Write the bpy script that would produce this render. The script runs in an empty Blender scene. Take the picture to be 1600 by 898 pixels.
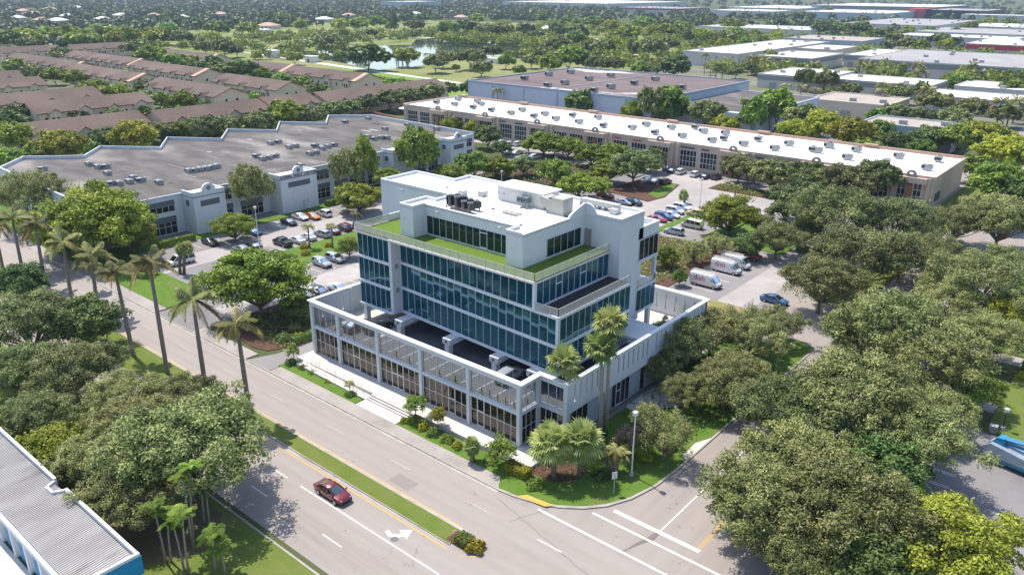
import bpy, math, random
import numpy as np
from mathutils import Vector, Matrix
random.seed(7); rng = np.random.default_rng(11)
C = bpy.context.scene.collection
SC = bpy.context.scene
PI = math.pi

# ------------------------------------------------------------------ materials
MATS = {}
def mat(name, c, r=0.8, c2=None, ns=0.5, amt=1.0, spec=0.3, metal=0.0, c3=None, ns3=0.05, obj=False, stretch=None, coat=0.0, bump=0.0, thr=(.35,.65)):
    """Principled paint/stone/asphalt: c..c2 by fine noise, c3 by broad patchy noise."""
    if name in MATS: return MATS[name]
    m = bpy.data.materials.new(name); m.use_nodes = True
    nt = m.node_tree; b = nt.nodes['Principled BSDF']
    b.inputs['Roughness'].default_value = r; b.inputs['Metallic'].default_value = metal
    b.inputs['Specular IOR Level'].default_value = spec
    if coat: b.inputs['Coat Weight'].default_value = coat; b.inputs['Coat Roughness'].default_value = 0.05
    col = tuple(c)+(1,)
    b.inputs['Base Color'].default_value = col
    if c2 is not None or c3 is not None or bump:
        if obj:
            tc = nt.nodes.new('ShaderNodeTexCoord'); src = tc.outputs['Object']
        else:
            g = nt.nodes.new('ShaderNodeNewGeometry'); src = g.outputs['Position']
        if stretch:
            mp = nt.nodes.new('ShaderNodeMapping'); mp.inputs['Scale'].default_value = stretch
            nt.links.new(src, mp.inputs['Vector']); src2 = mp.outputs['Vector']
        else: src2 = src
        def nz(sc, det=4, s=src2, th=(.35,.65)):
            n = nt.nodes.new('ShaderNodeTexNoise'); n.inputs['Scale'].default_value = sc; n.inputs['Detail'].default_value = det
            nt.links.new(s, n.inputs['Vector'])
            rp = nt.nodes.new('ShaderNodeMapRange'); rp.inputs[1].default_value = th[0]; rp.inputs[2].default_value = th[1]
            nt.links.new(n.outputs['Fac'], rp.inputs[0]); return rp.outputs[0]
        def mix(fac, a, bb):
            x = nt.nodes.new('ShaderNodeMix'); x.data_type = 'RGBA'
            nt.links.new(fac, x.inputs[0])
            for s, v in ((6, a), (7, bb)):
                if isinstance(v, tuple): x.inputs[s].default_value = v
                else: nt.links.new(v, x.inputs[s])
            return x.outputs[2]
        out = col
        if c2 is not None: out = mix(nz(ns), out, tuple(c2)+(1,))
        if c3 is not None: out = mix(nz(ns3, 6, src2, thr), out, tuple(c3)+(1,))
        if not isinstance(out, tuple): nt.links.new(out, b.inputs['Base Color'])
        if bump:
            n = nt.nodes.new('ShaderNodeTexNoise'); n.inputs['Scale'].default_value = 2.5; n.inputs['Detail'].default_value = 5
            nt.links.new(src, n.inputs['Vector'])
            bp = nt.nodes.new('ShaderNodeBump'); bp.inputs['Strength'].default_value = bump; bp.inputs['Distance'].default_value = 0.3
            nt.links.new(n.outputs['Fac'], bp.inputs['Height']); nt.links.new(bp.outputs[0], b.inputs['Normal'])
    MATS[name] = m; return m

def tyre_wear(m, axis, y0, lane):
    """wheel-path darkening along the lanes and fine cracking, over the asphalt colour"""
    nt=m.node_tree; b=nt.nodes['Principled BSDF']; src=b.inputs['Base Color'].links[0].from_socket
    N=lambda t,**k: nt.nodes.new(t)
    g=N('ShaderNodeNewGeometry'); sp=N('ShaderNodeSeparateXYZ'); nt.links.new(g.outputs['Position'],sp.inputs[0])
    def mth(op,a,v):
        n=N('ShaderNodeMath'); n.operation=op; nt.links.new(a,n.inputs[0]); n.inputs[1].default_value=v; return n.outputs[0]
    c=mth('COSINE',mth('MULTIPLY',mth('SUBTRACT',sp.outputs[axis],y0+lane*.25),4*PI/lane),0)
    mr=N('ShaderNodeMapRange'); mr.inputs[1].default_value=-.2; mr.inputs[2].default_value=1; mr.inputs[4].default_value=.5; nt.links.new(c,mr.inputs[0])
    no=N('ShaderNodeTexNoise'); no.inputs['Scale'].default_value=.08; nt.links.new(g.outputs['Position'],no.inputs['Vector'])
    ml=N('ShaderNodeMath'); ml.operation='MULTIPLY'; nt.links.new(mr.outputs[0],ml.inputs[0]); nt.links.new(no.outputs['Fac'],ml.inputs[1])
    mx=N('ShaderNodeMix'); mx.data_type='RGBA'; nt.links.new(ml.outputs[0],mx.inputs[0]); nt.links.new(src,mx.inputs[6])
    hs=N('ShaderNodeHueSaturation'); hs.inputs['Value'].default_value=.82; nt.links.new(src,hs.inputs['Color']); nt.links.new(hs.outputs[0],mx.inputs[7])
    vo=N('ShaderNodeTexVoronoi'); vo.feature='DISTANCE_TO_EDGE'; vo.inputs['Scale'].default_value=.16
    n2=N('ShaderNodeTexNoise'); n2.inputs['Scale'].default_value=.6; nt.links.new(g.outputs['Position'],n2.inputs['Vector'])
    va=N('ShaderNodeVectorMath'); va.operation='MULTIPLY_ADD'; va.inputs[1].default_value=(3,3,0); nt.links.new(n2.outputs['Color'],va.inputs[0]); nt.links.new(g.outputs['Position'],va.inputs[2]); nt.links.new(va.outputs[0],vo.inputs['Vector'])
    cr=mth('LESS_THAN',vo.outputs['Distance'],.0045); n3=N('ShaderNodeTexNoise'); n3.inputs['Scale'].default_value=.05; nt.links.new(g.outputs['Position'],n3.inputs['Vector'])
    cm=N('ShaderNodeMath'); cm.operation='MULTIPLY'; nt.links.new(cr,cm.inputs[0]); nt.links.new(mth('MULTIPLY',mth('GREATER_THAN',n3.outputs['Fac'],.57),.28),cm.inputs[1])
    m2=N('ShaderNodeMix'); m2.data_type='RGBA'; nt.links.new(cm.outputs[0],m2.inputs[0]); nt.links.new(mx.outputs[2],m2.inputs[6]); m2.inputs[7].default_value=(.10,.085,.075,1)
    nt.links.new(m2.outputs[2],b.inputs['Base Color'])
def leafmat(name, c1, c2, trans=0.3):
    m = bpy.data.materials.new(name); m.use_nodes = True
    nt = m.node_tree; b = nt.nodes['Principled BSDF']; o = nt.nodes['Material Output']
    b.inputs['Roughness'].default_value = 0.5; b.inputs['Specular IOR Level'].default_value = 0.22
    at = nt.nodes.new('ShaderNodeAttribute'); at.attribute_name = 'tint'
    oi = nt.nodes.new('ShaderNodeObjectInfo')
    x = nt.nodes.new('ShaderNodeMix'); x.data_type = 'RGBA'
    x.inputs[6].default_value = tuple(c1)+(1,); x.inputs[7].default_value = tuple(c2)+(1,)
    nt.links.new(at.outputs['Fac'], x.inputs[0])
    h = nt.nodes.new('ShaderNodeHueSaturation')
    mr = nt.nodes.new('ShaderNodeMapRange'); mr.inputs[3].default_value = 0.475; mr.inputs[4].default_value = 0.522
    mv = nt.nodes.new('ShaderNodeMapRange'); mv.inputs[3].default_value = 0.74; mv.inputs[4].default_value = 1.25
    nt.links.new(oi.outputs['Random'], mr.inputs[0]); fr=nt.nodes.new('ShaderNodeMath'); fr.operation='MULTIPLY'; fr.inputs[1].default_value=7.31; f2=nt.nodes.new('ShaderNodeMath'); f2.operation='FRACT'; nt.links.new(oi.outputs['Random'],fr.inputs[0]); nt.links.new(fr.outputs[0],f2.inputs[0]); nt.links.new(f2.outputs[0], mv.inputs[0])
    nt.links.new(mr.outputs[0], h.inputs['Hue']); nt.links.new(mv.outputs[0], h.inputs['Value'])
    nt.links.new(x.outputs[2], h.inputs['Color']); nt.links.new(h.outputs[0], b.inputs['Base Color'])
    t = nt.nodes.new('ShaderNodeBsdfTranslucent'); nt.links.new(h.outputs[0], t.inputs['Color'])
    mx = nt.nodes.new('ShaderNodeMixShader'); mx.inputs[0].default_value = trans
    nt.links.new(b.outputs[0], mx.inputs[1]); nt.links.new(t.outputs[0], mx.inputs[2]); nt.links.new(mx.outputs[0], o.inputs['Surface'])
    MATS[name] = m; return m

def glassmat(name, base, ior=1.7, rough=0.02, tint=(1,1,1), clear=0.0, base2=None):
    """Tinted window glass: fresnel mirror over a dark body, or (clear>0) over tinted see-through."""
    m = bpy.data.materials.new(name); m.use_nodes = True
    nt = m.node_tree; o = nt.nodes['Material Output']
    nt.nodes.remove(nt.nodes['Principled BSDF'])
    fr = nt.nodes.new('ShaderNodeFresnel'); fr.inputs['IOR'].default_value = ior
    gl = nt.nodes.new('ShaderNodeBsdfGlossy'); gl.inputs['Roughness'].default_value = rough; gl.inputs['Color'].default_value = tuple(tint)+(1,)
    if clear:
        bd = nt.nodes.new('ShaderNodeBsdfTransparent'); bd.inputs['Color'].default_value = tuple(base)+(1,)
    else:
        bd = nt.nodes.new('ShaderNodeBsdfDiffuse'); bd.inputs['Color'].default_value = tuple(base)+(1,)
        if base2:                                     # room behind each pane differs: blinds, dark offices
            at = nt.nodes.new('ShaderNodeAttribute'); at.attribute_name = 'tint'; x = nt.nodes.new('ShaderNodeMix'); x.data_type = 'RGBA'
            x.inputs[6].default_value = tuple(base)+(1,); x.inputs[7].default_value = tuple(base2)+(1,); nt.links.new(at.outputs['Fac'], x.inputs[0]); nt.links.new(x.outputs[2], bd.inputs['Color'])
    mx = nt.nodes.new('ShaderNodeMixShader')
    nt.links.new(fr.outputs[0], mx.inputs[0]); nt.links.new(bd.outputs[0], mx.inputs[1]); nt.links.new(gl.outputs[0], mx.inputs[2])
    nt.links.new(mx.outputs[0], o.inputs['Surface']); MATS[name] = m; return m

def screenmat(name, c, alpha):
    """Fine wire mesh seen from afar: partly open."""
    m = bpy.data.materials.new(name); m.use_nodes = True
    nt = m.node_tree; o = nt.nodes['Material Output']; b = nt.nodes['Principled BSDF']
    b.inputs['Base Color'].default_value = tuple(c)+(1,); b.inputs['Roughness'].default_value = 0.5
    t = nt.nodes.new('ShaderNodeBsdfTransparent'); mx = nt.nodes.new('ShaderNodeMixShader'); mx.inputs[0].default_value = alpha
    nt.links.new(t.outputs[0], mx.inputs[1]); nt.links.new(b.outputs[0], mx.inputs[2]); nt.links.new(mx.outputs[0], o.inputs['Surface'])
    MATS[name] = m; return m

m_white = mat('white stucco', (.66,.675,.70), .85, (.625,.64,.665), .6, c3=(.56,.565,.575), ns3=.4, thr=(.58,.85), stretch=(1,1,.12))
m_frame = mat('pale grey aluminium', (.58,.61,.65), .45, spec=.5)
m_mull = mat('white mullion paint', (.66,.69,.74), .45, spec=.4)
m_framel = mat('light window frame', (.66,.64,.62), .5)
m_cap = mat('white coping', (.82,.82,.82), .7)
m_roofw = mat('white roof membrane', (.80,.79,.77), .8, (.74,.72,.69), .8, c3=(.81,.80,.79), ns3=.12)
m_glass = glassmat('teal tower glass', (.003,.032,.050), 1.74, .012, (.42,.78,1.0), base2=(.007,.085,.125))
m_glassb = glassmat('bronze shop glass', (.008,.007,.006), 1.85, .015, (.72,.67,.63), base2=(.03,.026,.024))
m_glassc = glassmat('clear deck glass', (.55,.60,.66), 1.6, .01, (.85,.88,.92), 1)
m_glassd = glassmat('dark glass', (.012,.014,.018), 1.5, .05, (.8,.85,.9))
m_glassp = glassmat('penthouse glass', (.006,.022,.02), 1.45, .015, (.7,.9,.85))
m_dark = mat('black metal', (.03,.03,.033), .5)
m_grey = mat('grey metal', (.34,.35,.36), .5, (.28,.29,.3), 2, metal=.2)
m_lgrey = mat('pale galvanised metal', (.52,.52,.50), .5, (.45,.45,.43), 1.5)
m_beige = mat('beige metal', (.50,.48,.43), .6, (.44,.42,.38), 1.2)
m_turf = mat('artificial turf', (.125,.195,.03), .95, (.10,.165,.024), 1.5, spec=.1, c3=(.115,.175,.035), ns3=.25)
m_deckshade = mat('deck with painted shade', (.085,.10,.125), .6, (.06,.07,.09), .35, c3=(.12,.125,.135), ns3=.2)  # deck colour darkened to imitate the shade beneath the tower
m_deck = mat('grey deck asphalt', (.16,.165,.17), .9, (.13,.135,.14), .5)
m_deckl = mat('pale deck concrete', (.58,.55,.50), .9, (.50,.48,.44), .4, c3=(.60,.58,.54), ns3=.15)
m_conc = mat('pale plaza concrete', (.58,.54,.50), .9, (.52,.48,.45), .8, c3=(.61,.58,.55), ns3=.12)
m_walk = mat('weathered sidewalk', (.32,.285,.26), .95, (.26,.23,.21), .9, c3=(.37,.335,.31), ns3=.2)
m_kerb = mat('kerb concrete', (.42,.385,.35), .95, (.32,.29,.265), .7)
m_road = mat('worn pale asphalt', (.315,.275,.247), .9, (.285,.247,.222), 1.6, c3=(.34,.302,.275), ns3=.12, stretch=(.12,1,1), bump=.05)
tyre_wear(m_road, 1, 34.6, 3.5)
m_road2 = mat('worn side street asphalt', (.30,.262,.237), .9, (.268,.232,.21), 1.6, c3=(.325,.288,.263), ns3=.12, stretch=(1,.12,1), bump=.05)
tyre_wear(m_road2, 0, -35.3, 4.1)
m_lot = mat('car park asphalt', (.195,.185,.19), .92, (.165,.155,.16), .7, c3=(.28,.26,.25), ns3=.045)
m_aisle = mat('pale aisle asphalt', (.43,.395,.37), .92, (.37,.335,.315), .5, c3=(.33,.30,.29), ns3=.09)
m_paint = mat('white road paint', (.78,.77,.75), .8, (.70,.68,.66), 3)
m_yell = mat('yellow road paint', (.62,.36,.055), .8, (.55,.36,.11), 3)
m_grass = mat('lawn grass', (.085,.165,.022), .95, (.12,.185,.035), .55, c3=(.15,.165,.055), ns3=.16, spec=.1, thr=(.55,.75), bump=.3)
m_grassd = mat('dry median grass', (.115,.16,.03), .95, (.145,.175,.045), .45, c3=(.185,.18,.07), ns3=.2, spec=.1, thr=(.55,.75), bump=.3)
m_park = mat('dry park grass', (.19,.22,.07), .95, (.13,.18,.04), .06, c3=(.25,.25,.11), ns3=.018, spec=.1)
m_ground = mat('mixed ground cover', (.105,.125,.05), .95, (.15,.14,.08), .12, c3=(.06,.085,.03), ns3=.03, spec=.1)
m_mulch = mat('brown mulch', (.13,.075,.055), .95, (.09,.05,.035), 1.5, spec=.1)
m_water = mat('lake water', (.035,.055,.05), .06, spec=.8)
m_trunk = mat('brown bark', (.21,.17,.13), .9, (.14,.11,.085), 3, obj=True)
m_twig = mat('pale twigs', (.38,.34,.29), .9)
m_ptrunk = mat('grey palm bark', (.27,.22,.19), .9, (.20,.165,.14), 2.2, obj=True, stretch=(1,1,4))
m_ptrunk2 = mat('pale palm bark', (.36,.32,.27), .9, (.28,.24,.20), 2.2, obj=True, stretch=(1,1,4))
m_shaft = mat('green crownshaft', (.11,.17,.035), .6)
m_thatch = mat('brown dead fronds', (.26,.15,.07), .95, (.18,.10,.05), 3, obj=True)
m_tyre = mat('tyre rubber', (.02,.02,.02), .8)
m_rim = mat('alloy rim', (.45,.46,.48), .35, metal=.6)
m_lens = mat('headlight lens', (.6,.62,.65), .15, spec=.8)
m_tail = mat('tail light red', (.35,.02,.02), .25)
m_carglass = glassmat('car glass', (.012,.018,.02), 1.6, .03, (.9,.95,1))
m_red = mat('red lettering', (.50,.03,.06), .6)
m_blk = mat('black lettering', (.03,.03,.04), .6)
L_OAK = leafmat('oak leaves', (.080,.112,.028), (.34,.375,.135), .18)
L_PALE = leafmat('olive leaves', (.13,.155,.04), (.43,.44,.17), .2)
L_FIC = leafmat('fig leaves', (.095,.145,.012), (.36,.43,.05), .25)
L_GRN = leafmat('green leaves', (.11,.185,.022), (.33,.43,.075), .28)
L_LIME = leafmat('lime leaves', (.20,.24,.02), (.42,.44,.05), .28)
L_YLW = leafmat('yellow leaves', (.17,.21,.02), (.42,.47,.07), .25)
L_DARK = leafmat('dark leaves', (.06,.11,.022), (.21,.29,.08), .22)
L_PALM = leafmat('palm fronds', (.14,.16,.04), (.40,.38,.15), .25)
L_FAN = leafmat('fan palm leaves', (.16,.22,.045), (.50,.53,.20), .25)
L_FAR = leafmat('far leaves', (.050,.085,.032), (.155,.195,.075), .15)
L_HEDGE = leafmat('hedge leaves', (.08,.13,.02), (.24,.28,.04), .2)
L_YBUSH = leafmat('golden leaves', (.30,.27,.03), (.48,.38,.05), .25)
KLEAF = {'oak':L_OAK,'pale':L_PALE,'fic':L_FIC,'grn':L_GRN,'lime':L_LIME,'ylw':L_YLW,'dark':L_DARK,'will':L_PALE}

# ------------------------------------------------------------------ mesh helper
class MB:
    def __init__(s): s.v=[]; s.f=[]
    def add(s, vs, fs):
        o=len(s.v); s.v+= [tuple(v) for v in vs]; s.f+= [tuple(i+o for i in f) for f in fs]
    def hexa(s, a, b):   # two quads (bottom, top), 4 points each, ccw from above
        s.add(list(a)+list(b), [(3,2,1,0),(4,5,6,7),(0,1,5,4),(1,2,6,5),(2,3,7,6),(3,0,4,7)])
    def box(s, x0,x1,y0,y1,z0,z1):
        s.hexa([(x0,y0,z0),(x1,y0,z0),(x1,y1,z0),(x0,y1,z0)],[(x0,y0,z1),(x1,y0,z1),(x1,y1,z1),(x0,y1,z1)])
    def bar(s, p, q, n, out, inn, z0, z1):
        """box along plan line p..q, from `out` outward to `inn` inward of it (n outward normal)"""
        a=(p[0]+n[0]*out,p[1]+n[1]*out); b=(q[0]+n[0]*out,q[1]+n[1]*out)
        c=(q[0]-n[0]*inn,q[1]-n[1]*inn); d=(p[0]-n[0]*inn,p[1]-n[1]*inn)
        s.hexa([a+(z0,),b+(z0,),c+(z0,),d+(z0,)],[a+(z1,),b+(z1,),c+(z1,),d+(z1,)])
    def prism(s, poly, z0, z1):
        n=len(poly); s.add([(x,y,z0) for x,y in poly]+[(x,y,z1) for x,y in poly],
            [tuple(range(n-1,-1,-1)),tuple(range(n,2*n))]+[(i,(i+1)%n,n+(i+1)%n,n+i) for i in range(n)])
    def sheet(s, poly, z): s.add([(x,y,z) for x,y in poly],[tuple(range(len(poly)))])
    def tube(s, path, rad, seg=8, cap=True):
        rings=[]; path=[Vector(p) for p in path]
        for i,p in enumerate(path):
            t=(path[min(i+1,len(path)-1)]-path[max(i-1,0)]).normalized()
            u=t.cross(Vector((0,0,1)) if abs(t.z)<.95 else Vector((1,0,0))).normalized(); w=t.cross(u)
            r=rad[i] if hasattr(rad,'__len__') else rad
            rings.append([p+u*math.cos(2*PI*k/seg)*r+w*math.sin(2*PI*k/seg)*r for k in range(seg)])
        s.loft(rings, cap)
    def loft(s, rings, cap=True):
        n=len(rings[0]); fs=[]; vs=[v for r in rings for v in r]
        for i in range(len(rings)-1):
            for k in range(n): fs.append((i*n+k,i*n+(k+1)%n,(i+1)*n+(k+1)%n,(i+1)*n+k))
        if cap: fs.append(tuple(range(n-1,-1,-1))); fs.append(tuple((len(rings)-1)*n+k for k in range(n)))
        s.add(vs,fs)
    def cyl(s, c, r, h, seg=16, r2=None):
        r2=r if r2 is None else r2
        s.loft([[(c[0]+math.cos(2*PI*k/seg)*r,c[1]+math.sin(2*PI*k/seg)*r,c[2]) for k in range(seg)],
                [(c[0]+math.cos(2*PI*k/seg)*r2,c[1]+math.sin(2*PI*k/seg)*r2,c[2]+h) for k in range(seg)]])
    def build(s, name, m, parent=None, smooth=False):
        me=bpy.data.meshes.new(name); me.from_pydata(s.v,[],s.f); me.update()
        if m: me.materials.append(m)
        if smooth: me.polygons.foreach_set('use_smooth',[True]*len(me.polygons))
        o=bpy.data.objects.new(name,me); C.objects.link(o)
        if parent is not None: o.parent=parent
        return o
def tag(o, label=None, cat=None, group=None, kind=None):
    if label: o['label']=label
    if cat: o['category']=cat
    if group: o['group']=group
    if kind: o['kind']=kind
    return o
def thing(name, label, cat, group=None, loc=(0,0,0), rz=0):
    o=bpy.data.objects.new(name,None); C.objects.link(o); o.location=loc; o.rotation_euler=(0,0,rz); o.empty_display_size=.5
    return tag(o,label,cat,group)
def copy_tree(o, parent=None):
    c=o.copy(); C.objects.link(c)
    if parent is not None: c.parent=parent
    for ch in list(o.children): copy_tree(ch,c)
    return c
def struct(name, mb, m, parent=None):
    o=mb.build(name,m,parent)
    if parent is None: o['kind']='structure'
    return o
def box1(name,m,parent,*b):
    q=MB(); q.box(*b); return q.build(name,m,parent)

def fast_mesh(name, V, F, mats, tint=None, fm=None):
    """V (n,3), F (m,4) arrays -> mesh"""
    me=bpy.data.meshes.new(name); n=len(V); k=F.shape[1]
    me.vertices.add(n); me.vertices.foreach_set('co',V.astype(np.float32).ravel())
    me.loops.add(F.size); me.loops.foreach_set('vertex_index',F.astype(np.int32).ravel())
    me.polygons.add(len(F)); me.polygons.foreach_set('loop_start',np.arange(0,F.size,k,dtype=np.int32))
    if tint is not None:
        a=me.attributes.new('tint','FLOAT','FACE'); a.data.foreach_set('value',tint.astype(np.float32))
    for mm in mats: me.materials.append(mm)
    if fm is not None: me.polygons.foreach_set('material_index',fm.astype(np.int32))
    me.update(calc_edges=True); return me
# ------------------------------------------------------------------ survey tables (site metres: x along the main road, y along the side street)
ZONES=[('in the grove by the blue-trimmed roof', 'oaks beside the wide road'), ('over the side street beyond the lawn', 'oaks along the side street'), ('in the woods right of the vans', 'oaks beside the van parking lot'), ('beside the slotted wall', 'garden trees beside the slotted wall'), ("in the lettered block's car park", 'trees of the west car park'), ('behind the work vans', 'trees of the east car park'), ('before the long white roof', 'trees of the car park before the long white roof'), ('behind the long white roof', 'trees behind the long white roof'), ('behind the stepped grey roof', 'trees behind the stepped grey roof'), ('among the brown-roofed townhouse rows', 'trees among the townhouses'), ('in the belt beyond the townhouses', 'trees beyond the townhouses'), ('around the lake', 'trees around the lake'), ('in the park beyond the blue warehouse', 'park trees beyond the blue-walled warehouse'), ('among the far pale warehouses', 'trees among the far warehouses')]
ADJ={'oak': 'grey-green oak', 'pale': 'pale olive feathery oak', 'fic': 'dense umbrella-crowned tree', 'grn': 'rounded mid-green tree', 'lime': 'bright yellow-green tree', 'dark': 'dark green bushy tree', 'will': 'open feathery light-green tree', 'ylw': 'yellow-leaved tree'}
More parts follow.
